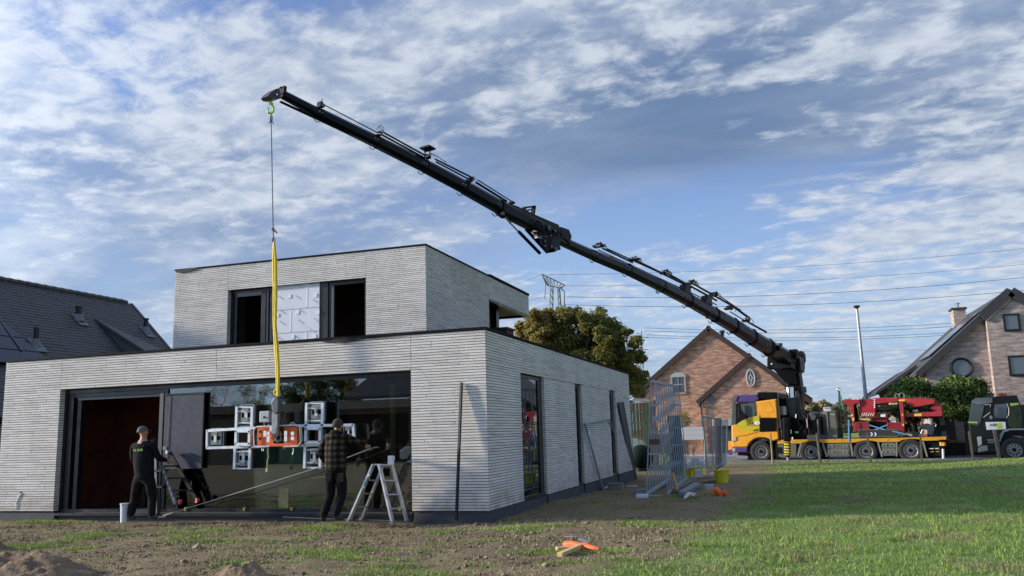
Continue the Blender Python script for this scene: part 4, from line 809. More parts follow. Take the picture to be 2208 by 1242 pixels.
q = aty(1478, 905, 36); tree('small_shrub', 'small yellow green bush between the glass rack and the brick house', 'shrub', (q.x, 36, -.1), [((q.x+random.uniform(-.35, .35), 36, random.uniform(.7, 2.4)), .3, .3) for _ in range(10)], 1400, .09, [oakB, oakA], .04, .3, None, 1)
q = aty(1965, 915, 32.6); tree('autumn_bush', 'yellow leaved bush seen under the red crane jib', 'shrub', (q.x, 32.6, -.1), [((q.x+random.uniform(-.5, .5), 32.6+random.uniform(-.2, .2), random.uniform(.6, 1.9)), .35, .35) for _ in range(14)], 1800, .1, [oakB, leafmat('yellow_leaf', (.30, .19, .03), (.4, .28, .06), 1)], .04, .3, None, 1)
# ------------------------------------------------------------------ pylons, wires, lamp
lat = mat('galvanised_lattice', (.20, .19, .17), .6, .3)
D1 = 150.0
def L3(px, py, d=0.0): return atd(px, py, D1+d)
py1 = thing('power_pylon', 'lattice power pylon with a wide tilted top behind the oak tree', 'pylon', L3(1198, 760))
mb = MB()
top = [(1170, 591), (1218, 610)]; A_, B_ = L3(1169, 591), L3(1219, 615); wst = [L3(1186, 618), L3(1205, 622), ]; lo = [L3(1176, 609), L3(1217, 628)]
cl_, cr_ = L3(1182, 616), L3(1210, 621); r_ = .06
for dd in (0, 2.2):
    o = FWD*dd
    for a, b in ((A_, B_), (A_, cl_), (B_, cr_), (cl_, cr_), (lo[0], cl_), (cr_, lo[1]), (A_, lo[0])): mb.tube([a+o, b+o], r_, 4)
    for i in range(6):
        t0, t1 = i/6, (i+1)/6; mb.tube([A_.lerp(B_, t0)+o, cl_.lerp(cr_, (t0+t1)/2)+o, A_.lerp(B_, t1)+o], r_*.7, 4)
    for a, b in ((L3(1188, 617), L3(1180, 760)), (L3(1193, 618), L3(1192, 760)), (L3(1203, 620), L3(1210, 760)), (L3(1207, 620), L3(1218, 760))): mb.tube([a+o, b+o], r_, 4)
    for i in range(9):
        y0, y1 = 620+i*14, 634+i*14; mb.tube([L3(1188-i*.5, y0)+o, L3(1193, y1)+o, ], r_*.6, 4); mb.tube([L3(1203+i*.5, y1)+o, L3(1208+i*.8, y0)+o], r_*.6, 4)
mb.build('lattice', lat, py1)
mb = MB(); mb.tube([lo[0], L3(1174.5, 645)], .10, 5); mb.tube([lo[1]-Vector((0, 0, 0)), L3(1217, 660)], .10, 5); mb.build('insulator', mat('insulator', (.12, .12, .12), .5), py1)
D2 = 260.0
q = atd(1383, 900, D2); py2 = thing('power_pylon', 'faint distant pylon mast seen right of the oak crown', 'pylon', q); mb = MB()
for a, b in (((1383, 712), (1376, 860)), ((1383, 712), (1391, 860))): mb.tube([atd(*a, D2), atd(*b, D2)], .12, 4)
for i in range(12): mb.tube([atd(1383-i*.5, 718+i*12, D2), atd(1383.5+i*.6, 730+i*12, D2)], .08, 4); mb.tube([atd(1383+i*.5, 718+i*12, D2), atd(1382.5-i*.6, 730+i*12, D2)], .08, 4)
for yy in (727, 753, 778): mb.tube([atd(1374, yy-1, D2), atd(1398, yy+1, D2)], .10, 4)
mb.build('lattice', lat, py2)
wm_ = mat('power_cable', (.07, .075, .085), .6)
wires = [((1222, 640), (2208, 598), 118, 'upper heavy power line rising to the right edge'), ((1222, 657), (2208, 626), 118, 'lower heavy power line below it, rising to the right edge'), ((1180, 592), (2208, 536), 150, 'topmost thin power line starting at the pylon top'), ((1220, 616), (2208, 570), 150, 'second thin power line from the pylon arm'),
         ((1390, 707), (2208, 684), 140, 'cable above the paired lines crossing behind the boom foot'), ((1390, 713), (2208, 692), 140, 'cable just under the topmost of the paired lines'), ((1395, 722), (2208, 706), 140, 'third of the paired cables over the brick gable'), ((1395, 727), (2208, 711), 140, 'fourth of the paired cables over the brick gable')]
wires += [((1090, 622), (1170, 592), 150, 'thin wire from the house roof to the pylon top'), ((1140, 648), (1176, 640), 130, 'short heavy wire reaching the pylon insulator from the left'), ((1398, 752), (2208, 748), 240, 'faint cable crossing the sky at the height of the gable ridge'), ((1398, 778), (2208, 790), 240, 'lowest faint cable behind the lamp post')]
for (a, b, D, lab) in wires:
    mb = MB(); A = atd(*a, D); B = atd(*b, D*.92); pts = [A.lerp(B, i/24)-Vector((0, 0, (1.0 if b[0] > 2000 else 0)*4*(i/24)*(1-i/24))) for i in range(25)]; mb.tube(pts, .030 if D < 145 else .024, 4); o = mb.build('power_line', wm_); tag(o, lab, 'power line', 'overhead power lines')
q = atd(1869, 880, 52); t_ = atd(1851, 658, 52); lp = thing('lamp_post', 'tall pale tapered lamp post between the red crane and the grey brick house', 'lamp post', (q.x, q.y, -.1))
mb = MB(); mb.tube([(q.x, q.y, -.1), (q.x, q.y, t_.z)], [.13, .075], 12); mb.build('post', mat('pale_steel', (.45, .46, .47), .5, .2), lp, smooth=True); mb = MB(); mb.box((q.x+.0, q.y, t_.z+.06), (.34, .5, .1)); mb.disc((q.x, q.y, t_.z-.03), (0, 0, 1), .09, .12, 10); mb.build('lamp_head', alu, lp)
# ------------------------------------------------------------------ crane truck
yel = mat('truck_orange', (.78, .34, .025), .4, var=.10, vs=3.5, coat=.3); yel2 = mat('truck_yellow', (.52, .43, .03), .35, var=.04, vs=2, coat=.5); pur = mat('truck_purple', (.085, .05, .19), .35, coat=.5)
blk = mat('black_paint', (.0045, .005, .006), .36, var=.2, vs=4, spec=.14); blk2 = mat('black_plastic', (.008, .008, .010), .6, var=.2, vs=6, spec=.12); olive = mat('locker_olive', (.105, .108, .082), .5, var=.08, vs=3)
rub = mat('tyre_rubber', (.022, .021, .02), .85, var=.35, vs=6); rimm = mat('wheel_alloy', (.36, .37, .38), .35, .7, var=.15, vs=8); chrome = mat('chrome', (.75, .76, .78), .15, 1.0); steelg = mat('steel_grey', (.28, .29, .30), .4, .6, var=.15)
deckm = mat('deck_orange', (.58, .29, .02), .45, var=.15, vs=3); whitep = mat('white_print', (.8, .8, .8), .5); yelp = mat('yellow_sticker', (.72, .55, .06), .5); grnp = mat('green_print', (.35, .75, .25), .5)
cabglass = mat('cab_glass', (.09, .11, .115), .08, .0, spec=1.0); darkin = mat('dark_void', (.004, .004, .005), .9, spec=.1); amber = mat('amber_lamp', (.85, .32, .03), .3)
TM = Matrix.Translation(TR_O) @ Matrix.Rotation(TR_A, 4, 'Z')
def tl(px, py, w=0.0):          # photo point -> truck local (x along, y away, z up) on the plane w metres behind the near side
    o = TR_O+TRN*w; q = atplane(px, py, o, TRN); return TM.inverted() @ q
def tpoly(pts, w): return [tl(x, y, w) for x, y in pts]
def tprism(mb, pts, w0, w1, mi=0):
    P_ = tpoly(pts, w0); return mb.prism(P_, (0, w1-w0, 0), mi)
truck = thing('crane_truck', 'orange and purple four axle truck with a long black loader crane parked on the road', 'crane truck', TR_O, TR_A)
def TB(mb, name, m, parent=truck, **k): return mb.build(name, m, parent, local=True, **k)
def za(pts, ox=1560, oy=840, s=7.764): return [(ox+x/s, oy+y/s) for x, y in pts]
# cab shell: side profile swept across, in slightly narrowing slices so that the corners round off
cabp = za([(130, 610), (135, 785), (140, 850), (150, 1100), (245, 1150), (410, 1165), (412, 1000), (430, 930), (500, 850), (600, 812), (700, 815), (770, 850), (815, 868), (925, 830), (905, 480), (878, 155), (610, 165), (560, 95), (300, 92), (215, 125), (200, 215), (175, 440)])
body = za([(132, 600), (133, 790), (145, 965), (400, 962), (430, 900), (500, 838), (600, 805), (700, 812), (770, 845), (815, 866), (925, 828), (905, 480), (880, 155), (540, 200), (545, 440), (310, 515), (240, 575)])
mb = MB(); Wc = 2.48
cx_ = [p for p in body]
def shrink(pts, k):
    P_ = tpoly(pts, 0); x1 = max(p.x for p in P_); return P_
P_ = tpoly(body, .06); mb.prism(P_, (0, Wc-.12, 0)); cab = TB(mb, 'cab', yel, bevel=.05)
def cabpart(name, pts, m, w=.0, d=.02, w1=None, parent=None, bevel=0.0):
    mb = MB(); tprism(mb, za(pts), w, w1 if w1 is not None else w+d); return TB(mb, name, m, parent or cab, bevel=bevel)
cabpart('roof_shell', [(205, 350), (205, 215), (150, 200), (150, 130), (215, 96), (300, 85), (540, 82), (600, 150), (560, 190), (530, 208), (270, 212), (235, 240)], pur, .06, w1=Wc-.1, bevel=.05)
cabpart('air_deflector', [(552, 75), (570, 50), (600, 42), (860, 42), (895, 60), (893, 150), (610, 165), (585, 130)], blk, .12, w1=Wc-.2, bevel=.04)
cabpart('windscreen', [(150, 215), (200, 215), (235, 240), (212, 590), (132, 612), (140, 450)], cabglass, .10, w1=Wc-.12)
cabpart('sun_visor', [(120, 205), (150, 130), (215, 96), (240, 110), (200, 200)], mat('smoked_plastic', (.12, .12, .13), .25), .02, w1=Wc-.05)
cabpart('a_pillar', [(205, 230), (240, 225), (235, 540), (205, 600)], blk2, .05, .05)
cabpart('door_window', [(268, 238), (530, 212), (545, 438), (430, 468), (300, 520), (238, 572), (250, 470)], blk2, .035, .03)
cabpart('side_window', [(285, 245), (520, 222), (534, 432), (420, 462), (350, 400), (300, 330)], cabglass, .02, .02)
cabpart('door', [(215, 585), (310, 520), (420, 478), (600, 425), (600, 690), (400, 755), (215, 782)], yel2, .035, .03)
cabpart('door_stripe', [(215, 640), (400, 690), (590, 700), (400, 757), (215, 783)], mat('truck_ochre', (.72, .36, .02), .4), .03, .004)
cabpart('door_handle', [(490, 690), (560, 660), (580, 662), (545, 682), (495, 695)], blk2, .0, .05)
cabpart('side_locker', [(612, 478), (885, 478), (885, 700), (612, 710)], darkin, .045, .02)  # flat near-black panel, painted as the shade inside the open locker
cabpart('locker_frame', [(600, 470), (895, 470), (893, 486), (610, 488)], blk2, .03, .05); cabpart('locker_frame', [(872, 486), (893, 486), (890, 700), (872, 700)], blk2, .03, .05)
cabpart('pressed_line', [(738, 205), (746, 205), (832, 330), (822, 360), (700, 402), (815, 352), (825, 332)], mat('truck_orange_light', (.85, .45, .07), .35), .045, .012)
cabpart('bumper', [(145, 965), (240, 965), (400, 962), (395, 1050), (245, 1050), (150, 1060)], pur, .02, w1=Wc-.02, bevel=.03)
cabpart('lower_bumper', [(152, 1062), (245, 1052), (250, 1100), (410, 1110), (412, 1172), (250, 1160), (160, 1120)], mat('bumper_grey', (.20, .205, .21), .5, var=.1), .03, w1=Wc-.04, bevel=.03)
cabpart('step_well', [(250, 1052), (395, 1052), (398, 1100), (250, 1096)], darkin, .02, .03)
cabpart('headlight', [(150, 800), (205, 790), (215, 850), (150, 870)], mat('headlight_glass', (.6, .6, .58), .1, .3), .02, .06); cabpart('fog_lamp', [(152, 985), (195, 975), (196, 1030), (160, 1045)], mat('headlight_glass'), .01, .06)
cabpart('mirror', [(245, 245), (268, 240), (278, 330), (268, 480), (248, 505), (243, 380)], blk2, -.22, .12); mb = MB(); P_ = tpoly(za([(250, 250), (266, 250), (268, 470), (250, 480)]), -.225); mb.prism(P_, (0, .004, 0)); TB(mb, 'mirror_glass', chrome, cab)
cabpart('front_flap', [(76, 865), (140, 862), (143, 1000), (80, 1012)], yel, 2.0, w1=2.5); cabpart('front_flap', [(80, 1013), (143, 1001), (145, 1095), (84, 1100)], pur, 2.0, w1=2.5)
cabpart('rear_post', [(893, 50), (915, 50), (950, 420), (958, 640), (935, 640), (918, 300)], chrome, .1, .08)
cabpart('air_intake', [(955, 670), (980, 670), (995, 800), (970, 815)], steelg, .1, .1)
mb = MB()
arc = [(430, 925), (455, 870), (520, 815), (600, 798), (690, 800), (760, 840), (800, 900), (778, 905), (745, 862), (690, 828), (600, 824), (530, 842), (480, 885), (455, 935)]
tprism(mb, za(arc), -.02, .5); TB(mb, 'wheel_arch', blk2, truck)
c_ = tl(*za([(468, 560)])[0], .02)
def ttext(s, size, px, py, w, m, name='lettering', rot=0):
    q = TM @ tl(px, py, w); a = math.radians(rot); ux = TRX*math.cos(a)+Vector((0, 0, 1))*math.sin(a); uy = Vector((0, 0, 1))*math.cos(a)-TRX*math.sin(a)
    return text(s, size, q, ux, uy, m, truck, name)
ttext('SAAK', .21, 1560+472/7.764, 840+566/7.764, .028, blk2)
q = tl(1560+560/7.764, 840+560/7.764, .022); mb = MB(); mb.prism([q+Vector((math.cos(t)*.14, 0, math.sin(t)*.085)) for t in [k*.4488 for k in range(14)]], (0, .008, 0)); TB(mb, 'badge', whitep); ttext('KG', .07, 1560+570/7.764, 840+562/7.764, .018, blk2)
mb = MB(); a = tl(1560+360/7.764, 840+606/7.764, .028); b = tl(1560+600/7.764, 840+612/7.764, .028); mb.bb((a.x, .028, a.z-.008), (b.x, .032, a.z+.008)); TB(mb, 'print_line', blk2)
# wheels
def make_wheel(parent, name='wheel'):
    R = .50; mbr = MB(); mbr.lathe((0, 0, 0), (0, 1, 0), [(.02, .0), (.02, .105), (-.0, .115), (-.0, .14), (.06, .17), (.07, .235), (.015, .26), (-.01, .29), (.01, .305), (.3, .305), (.3, .0)], 28)
    hub = mbr.build(name, rimm, parent, local=True, smooth=True)
    t = MB(); t.lathe((0, 0, 0), (0, 1, 0), [(.005, .30), (-.03, .32), (-.045, .40), (-.03, .47), (.0, .495), (.06, .505), (.22, .505), (.28, .49), (.31, .45), (.31, .30)], 36); tb = t.build('tyre', rub, hub, local=True, smooth=True)
    h = MB(); h.lathe((0, 0, 0), (0, 1, 0), [(-.05, .0), (-.05, .06), (.0, .085)], 16)
    h.build('hub_cap', blk2, hub, local=True, smooth=True); hh = MB()
    for k in range(10): a = k*math.pi/5; hh.disc((math.cos(a)*.2, .055, math.sin(a)*.2), (0, 1, 0), .028, .03, 8)
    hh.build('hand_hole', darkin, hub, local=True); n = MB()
    for k in range(10): a = (k+.5)*math.pi/5; n.disc((math.cos(a)*.128, -.012, math.sin(a)*.128), (0, 1, 0), .013, .03, 6)
    n.build('wheel_nut', chrome, hub, local=True); return hub
def copy_part(o, parent, M):
    c = o.copy(); COL.objects.link(c); c.parent = parent; c.matrix_local = M; WM[c] = wm(parent) @ M
    for ch in [x for x in bpy.data.objects if x.parent == o]:
        d = ch.copy(); COL.objects.link(d); d.parent = c; WM[d] = WM[c]
    return c
cent = [(1641, 974), (1749, 974.5), (1867, 973), (1963.5, 971.5)]; w0 = make_wheel(truck); sc_ = 1.05
wheels = []
for i, c in enumerate(cent):
    p = tl(*c, .02); p.y = .02
    for side in (0, 1):
        M = Matrix.Translation((p.x, p.y if side == 0 else 2.5, p.z)) @ Matrix.Rotation(math.pi*side, 4, 'Z') @ Matrix.Scale(sc_, 4)
        if i == 0 and side == 0: w0.matrix_local = M; WM[w0] = TM @ M; wheels.append(w0)
        else: wheels.append(copy_part(w0, truck, M))
# chassis, deck, arches, lockers
za7 = lambda pts: [(1640+x/6.9, 850+y/6.9) for x, y in pts]
xa = tl(1690, 960).x; xb = tl(2040, 950).x; zd = tl(1860, 945).z; zdr = tl(2030, 942).z
mb = MB(); mb.bb((tl(1600, 970).x, .75, .55), (xb-.3, 1.75, .85)); TB(mb, 'chassis', blk2)
def tp2(pts, w0, w1, m, name, parent=truck, bevel=0.0):
    mb = MB(); tprism(mb, pts, w0, w1); return TB(mb, name, m, parent, bevel=bevel)
tp2([(1676, 953), (1686, 949), (1700, 948), (1760, 947.3), (1900, 945), (2040, 941.5), (2040, 949), (1990, 950.3), (1980, 946.5), (1963, 945.5), (1946, 948), (1938, 952.5), (1893, 953.2), (1880, 950.2), (1867, 949.2), (1853, 951), (1845, 954), (1773, 955), (1765, 951.8), (1749, 950.6), (1735, 952.5), (1728, 956), (1676, 957)], 0.0, .09, deckm, 'side_rail')
mb = MB(); a, b = tl(1703, 948), tl(2038, 941.5)
mb.prism([Vector((a.x, .091, a.z-.10)), Vector((b.x, .091, b.z-.12)), Vector((b.x, .091, b.z-.02)), Vector((a.x, .091, a.z-.0))], (0, 2.3, 0)); TB(mb, 'deck', mat('deck_boards', (.085, .075, .06), .85, var=.3, vs=3))
mb = MB(); mb.prism([Vector((a.x, 2.392, a.z-.16)), Vector((b.x, 2.392, b.z-.17)), Vector((b.x, 2.392, b.z)), Vector((a.x, 2.392, a.z))], (0, .09, 0)); TB(mb, 'side_rail', deckm)
for px in (1813, 1912, 2032, 1798): q = tl(px, 948, -.004); mb = MB(); mb.box((q.x, -.012, q.z), (.07, .02, .04)); TB(mb, 'side_marker', amber)
def fin(x0, x1, y0, y1, t=4): tp2([(x0, y0), (x0+t, y0), (x1+t, y1), (x1, y1)], .02, .3, mat('fin_grey', (.20, .20, .175), .5), 'mudguard')
for a in ((1772, 1781, 956, 985), (1832, 1836, 956, 983), (1725, 1718, 956, 984), (1891, 1900, 954, 985), (1931, 1931, 952, 984), (1988, 1997, 952, 985)): fin(*a)
def locker(x0, x1, y0, y1, drawers=1):
    o = tp2([(x0, y0), (x1, y0-.7), (x1, y1-.7), (x0, y1)], .04, .6, olive, 'locker', bevel=.015)
    for k in range(drawers):
        yy = y0+(y1-y0)*(k+.08)/drawers; a = tl(x0+1, yy, .03); b = tl(x1-1, yy, .03); mb = MB(); mb.bb((a.x, .025, a.z-.02), (b.x, .045, a.z+.025)); TB(mb, 'trim_strip', steelg, o)
        for fx in (.16, .80):
            q = tl(x0+(x1-x0)*fx, y0+(y1-y0)*(k+.38)/drawers, .03); mb = MB(); mb.bb((q.x-.11, .022, q.z-.06), (q.x+.11, .042, q.z+.05)); TB(mb, 'latch', mat('latch_grey', (.33, .34, .34), .4, .5), o); mb = MB(); mb.bb((q.x-.06, .014, q.z-.03), (q.x+.04, .0215, q.z+.015)); TB(mb, 'handle', blk2, o)
locker(1783, 1832, 957, 984, 2); locker(1902, 1930, 955, 983.5, 2)
o = tp2([(1675, 958), (1717, 957), (1717, 985), (1675, 985.5)], .04, .6, olive, 'locker', bevel=.015); q = tl(1681, 971, .03); mb = MB(); mb.bb((q.x-.12, .02, q.z-.15), (q.x+.12, .045, q.z+.15)); TB(mb, 'latch', blk2, o)
tp2([(1672, 957), (1676, 957), (1678, 989), (1673, 989)], .03, .3, blk2, 'mudguard')
tp2([(1996, 951), (2034, 950), (2032, 982), (2002, 984)], .15, 2.3, blk2, 'rear_frame')
for (x0, x1, y_, m) in ((2003, 2013, 966.5, whitep), (2016, 2024, 966.3, whitep), (2005, 2014, 973.2, deckm), (2018, 2026, 973, deckm)): a, b = tl(x0, y_, .1), tl(x1, y_+1.6, .1); mb = MB(); mb.bb((a.x, .1, b.z), (b.x, .148, a.z)); TB(mb, 'reflector', m)
# stabiliser legs
def leg(px, ytop, y1, y2, y3, w, stripes):
    a = tl(px, ytop, w); b = tl(px+.4, y1, w); c = tl(px+1.5, y2, w); d = tl(px+1.5, y3, w); mb = MB(); mb.beam(a, b, .30, .30, up=(0, 1, 0), cham=.15); o = TB(mb, 'stabiliser', blk, truck)
    mb = MB(); mb.beam(b, c, .25, .25, up=(0, 1, 0), cham=.2); TB(mb, 'leg_tube', yelp if stripes else amber, o)
    if stripes:
        for k in range(5): t = (k+.5)/5; p = b.lerp(c, t); mb = MB(); mb.box(p, (.262, .262, (b-c).length/12), R=Matrix.Rotation(.12, 3, 'Y')); TB(mb, 'warning_band', blk2, o)
    mb = MB(); mb.tube([c+Vector((0, 0, .1)), Vector((c.x, c.y, c.z-.1))], .10, 10); TB(mb, 'leg_collar', blk, o); mb = MB(); mb.tube([c, Vector((c.x, c.y, d.z))], .065, 12); mb.disc((c.x, c.y, d.z+.03), (0, 0, 1), .13, .05, 14); TB(mb, 'foot', whitep if not stripes else steelg, o, smooth=True)
leg(1697, 900, 952, 981, 998, -.55, True); leg(2032, 948, 953, 961, 961.1, -.25, False)
c = tl(2033, 975, -.25); mb = MB(); mb.beam(tl(2032, 961, -.25), tl(2033.5, 983, -.25), .28, .28, up=(0, 1, 0), cham=.15); TB(mb, 'stabiliser_sleeve', blk); mb = MB(); mb.tube([tl(2033.5, 968, -.41), tl(2034.5, 994, -.41)], .05, 8); mb.disc(tl(2034.5, 994, -.3), (0, 0, 1), .15, .05, 12); TB(mb, 'foot', whitep)
# crane base and mast
wz = 1.25
def cp(pts, w0, w1, m, name, bevel=.02, lab=None): return tp2(pts, w0, w1, m, name, truck, bevel)
cp([(1688, 905), (1722, 905), (1724, 925), (1740, 925), (1742, 948), (1686, 948)], .35, 2.1, blk, 'crane_base')
cp([(1685, 945), (1683, 905), (1690, 900), (1700, 903), (1706, 945)], .05, .9, blk2, 'outrigger_box'); cp([(1722, 922), (1736, 920), (1742, 938), (1730, 946), (1712, 940)], .3, 1.2, blk2, 'valve_block')
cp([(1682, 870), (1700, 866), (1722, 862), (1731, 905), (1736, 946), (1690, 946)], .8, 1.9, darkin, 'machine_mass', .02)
cp([(1702, 910), (1731, 905), (1727, 838), (1722, 800), (1692, 802), (1699, 840), (1706, 870)], .85, 1.65, blk, 'crane_mast', .05)
cp([(1695, 832), (1727, 832), (1729, 846), (1720, 843), (1690, 838)], .6, 1.9, blk, 'mast_collar', .03)
cp([(1655, 765), (1655, 795), (1668, 797), (1690, 822), (1700, 829), (1721, 829), (1716, 806), (1727, 800), (1724, 770), (1700, 760), (1675, 760)], .75, 1.75, blk, 'boom_knuckle', .05)
cp([(1654, 771), (1666, 770), (1676, 778), (1676, 792), (1654, 794)], .5, .74, blk2, 'linkage_plate'); cp([(1700, 784), (1725, 786), (1722, 798), (1700, 796)], .45, .74, blk2, 'linkage_plate')
cp([(1662, 783), (1672, 783), (1672, 786), (1662, 786)], .42, .5, whitep, 'plate_sign', .0); cp([(1704, 790), (1713, 791), (1713, 794), (1704, 793)], .38, .45, steelg, 'plate_sign', .0)
mb = MB(); mb.tube([tl(1704, 835, .7), tl(1706, 858, .7)], .22, 16); TB(mb, 'cylinder_rod', chrome, smooth=True); mb = MB(); mb.tube([tl(1706, 857, .7), tl(1710, 900, .75)], [.30, .27], 16); TB(mb, 'cylinder_barrel', mat('cylinder_blue_black', (.03, .034, .045), .35, spec=.7), smooth=True)
mb = MB(); mb.tube([tl(1689, 876, .6), tl(1691, 895, .6)], .17, 14); TB(mb, 'air_tank', mat('tank_silver', (.42, .45, .40), .35, .4), smooth=True); mb = MB(); mb.tube([tl(1688, 860, .9), tl(1690, 905, .9)], .25, 12); TB(mb, 'oil_tank', blk2, smooth=True)
cp([(1714, 843), (1722, 843), (1729, 905), (1721, 905)], .55, .9, mat('mast_green_black', (.02, .028, .018), .4), 'mast_rib')
cp([(1740, 893), (1748, 887), (1756, 889), (1764, 905), (1763, 940), (1744, 940), (1740, 915)], .3, 1.5, blk, 'hose_reel_box', .04); cp([(1744, 892), (1752, 887), (1760, 899), (1757, 906), (1750, 906)], .25, .299, mat('reel_dark_grey', (.07, .075, .09), .4), 'hose_reel')
cp([(1761, 905), (1763.5, 903), (1766, 936), (1764, 937)], .15, .25, steelg, 'grab_rail', .0); cp([(1738, 903), (1740.5, 902), (1742, 922), (1740, 923)], .2, .3, mat('pinkish_steel', (.42, .33, .30), .5), 'grab_rail', .0)
cp([(1764, 898), (1769, 898), (1771, 940), (1766, 940)], .3, 1.6, blk2, 'divider_panel', .0); cp([(1740, 938), (1784, 937), (1784, 946), (1740, 947)], .2, 2.0, mat('dark_tray', (.05, .053, .06), .6), 'tray', .0)
for (x, y_, w_, h_, m) in ((1718, 932, 8, 4, grnp), (1704, 931, 5, 9, mat('label_bluegrey', (.3, .33, .38), .5)), (1716, 897, 2.5, 8, whitep), (1708.5, 945, 3, 5, whitep)): cp([(x-w_/2, y_-h_/2), (x+w_/2, y_-h_/2), (x+w_/2, y_+h_/2), (x-w_/2, y_+h_/2)], .03 if x < 1716 else .27, .06 if x < 1716 else .3, m, 'label_plate', .0)
mb = MB()
random.seed(5)
for k in range(16):
    x = random.uniform(1686, 1740); y0 = random.uniform(885, 935); p = [tl(x+i*random.uniform(1, 4), y0+6*math.sin(i*1.4+k), .25+.05*k % .4) for i in range(5)]; mb.tube(p, .022, 5)
TB(mb, 'hydraulic_hose', blk2, kind='stuff')
# ------------------------------------------------------------------ boom: lies in the upright plane from the mast head to the load
YL = -.34
TIP = aty(590, 205, YL); Hd = TM @ tl(1712, 770, wz); BN = Vector((-(TIP-Hd).y, (TIP-Hd).x, 0)).normalized()
if BN.dot(CAM-Hd) < 0: BN = -BN        # towards the viewer
def bq(px, py, w=0.0): return atplane(px, py, Hd+BN*w, BN)
def bdep(p): return (p-CAM).dot(FWD)
def mpx(px, py, n): return n*bdep(bq(px, py))/F_PX
# axis points (px,py) with thickness in px
def boomsec(x0, y0, t0, x1, y1, t1, name='boom_section', m=None, cham=.26):
    a, b = bq(x0, y0), bq(x1, y1); d = b-a; k = 1.0; h0 = mpx(x0, y0, t0); h1 = mpx(x1, y1, t1); mb = MB(); mb.beam(a, b, h0*.78, h0, w2=h1*.78, h2=h1, cham=cham); return mb.build(name, m or blk, truck)
def ax(px): return 205+(px-592)*(509-205)/(1185-592) if px < 1185 else 509+(px-1185)*(776-509)/(1704-1185)
boomm = mat('boom_paint', (.004, .0045, .007), .24, var=.1, vs=2, spec=.13)
fly = [(606, 202, 19, 692, 247.5, 22), (690, 246.5, 25, 812, 306, 26), (810, 305, 27, 918, 359, 27), (916, 358, 28, 1002, 404, 28), (1000, 403, 30, 1076, 446, 30)]
for a, ya, t0, b, yb, t1 in fly: boomsec(a, ya, t0, b, yb, t1, m=boomm)
boomsec(1074, 446, 30, 1180, 500, 29, 'jib_housing', blk, .2)
main = [(1195, 1285, 513, 553, 20, 21), (1280, 1356, 551, 582, 22.5, 23.5), (1352, 1428, 580, 617, 24.5, 25.5), (1424, 1486, 615, 647, 26, 27), (1482, 1542, 645, 679, 27, 28), (1538, 1583, 677, 703, 29, 29.5), (1580, 1622, 701, 728, 30.5, 31), (1618, 1658, 726, 750, 32, 33), (1654, 1722, 748, 788, 35, 34)]
for a, b, ya, yb, t0, t1 in main: boomsec(a, ya, t0, b, yb, t1, m=boomm)
UPX = Vector((.46, -.888))
def collar(px, py, t, k=1.0):
    a = bq(px-1.3*k, py-.65*k); b = bq(px+1.3*k, py+.65*k); h = mpx(px, py, t); mb = MB(); mb.beam(a, b, h*.82, h*1.06, cham=.26); o = mb.build('collar', blk2, truck)
    u = -UPX*(t*.55); c = bq(px+u.x-3, py+u.y-1.0); e = (b-a).normalized(); s = mpx(px, py, 1.0)
    mb = MB(); mb.tube([c+e*(math.cos(q)*8*s)+Vector((0, 0, -1))*(abs(math.sin(q))*4.5*s) for q in [math.pi*i/6 for i in range(7)]], 1.0*s, 5); mb.build('guide_loop', mat('loop_steel', (.34, .33, .27), .45, .6), o)
    for sgn in (-1, 1):
        mb = MB(); mb.disc(bq(px+sgn*3, py-6+sgn*1.5, .18*h+.12), BN, 1.3*s, .04, 6); mb.build('bolt', steelg, o)
    return o
for (x, y_, t) in ((692, 247.5, 24), (812, 305.5, 27), (917, 358.5, 28), (1001, 403.5, 30), (1077, 446, 33), (1284, 552.5, 21), (1355, 581, 23.5), (1427, 616.5, 25.5), (1485, 646.5, 28), (1541, 678.5, 30), (1582, 702.5, 31.5), (1621, 727, 33), (1657, 749.5, 35)): collar(x, y_, t)
def bbox(px, py, w, h, dep=.2, name='bracket', m=None, ang=None, woff=0.0):
    """small block on the boom, given in photo pixels"""
    s = mpx(px, py, 1.0); e = (bq(px+10, py+5.15)-bq(px, py)).normalized(); mb = MB(); mb.beam(bq(px, py, woff)-e*w*s/2, bq(px, py, woff)+e*w*s/2, dep, h*s); return mb.build(name, m or blk2, truck)
def rod(p0, p1, r, name='extension_rod', m=None, woff=0.0):
    s = mpx(*p0, 1.0); s2 = mpx(*p1, 1.0); mb = MB(); mb.tube([bq(*p0, woff), bq(*p1, woff)], [r*s, r*s2], 8); return mb.build(name, m or blk, truck, smooth=True)
def wire(pts, r, name='loop_wire', woff=0.0):
    mb = MB(); mb.tube([bq(x, y_, woff) for x, y_ in pts], r*mpx(*pts[0], 1.0), 5); return mb.build(name, blk2, truck)
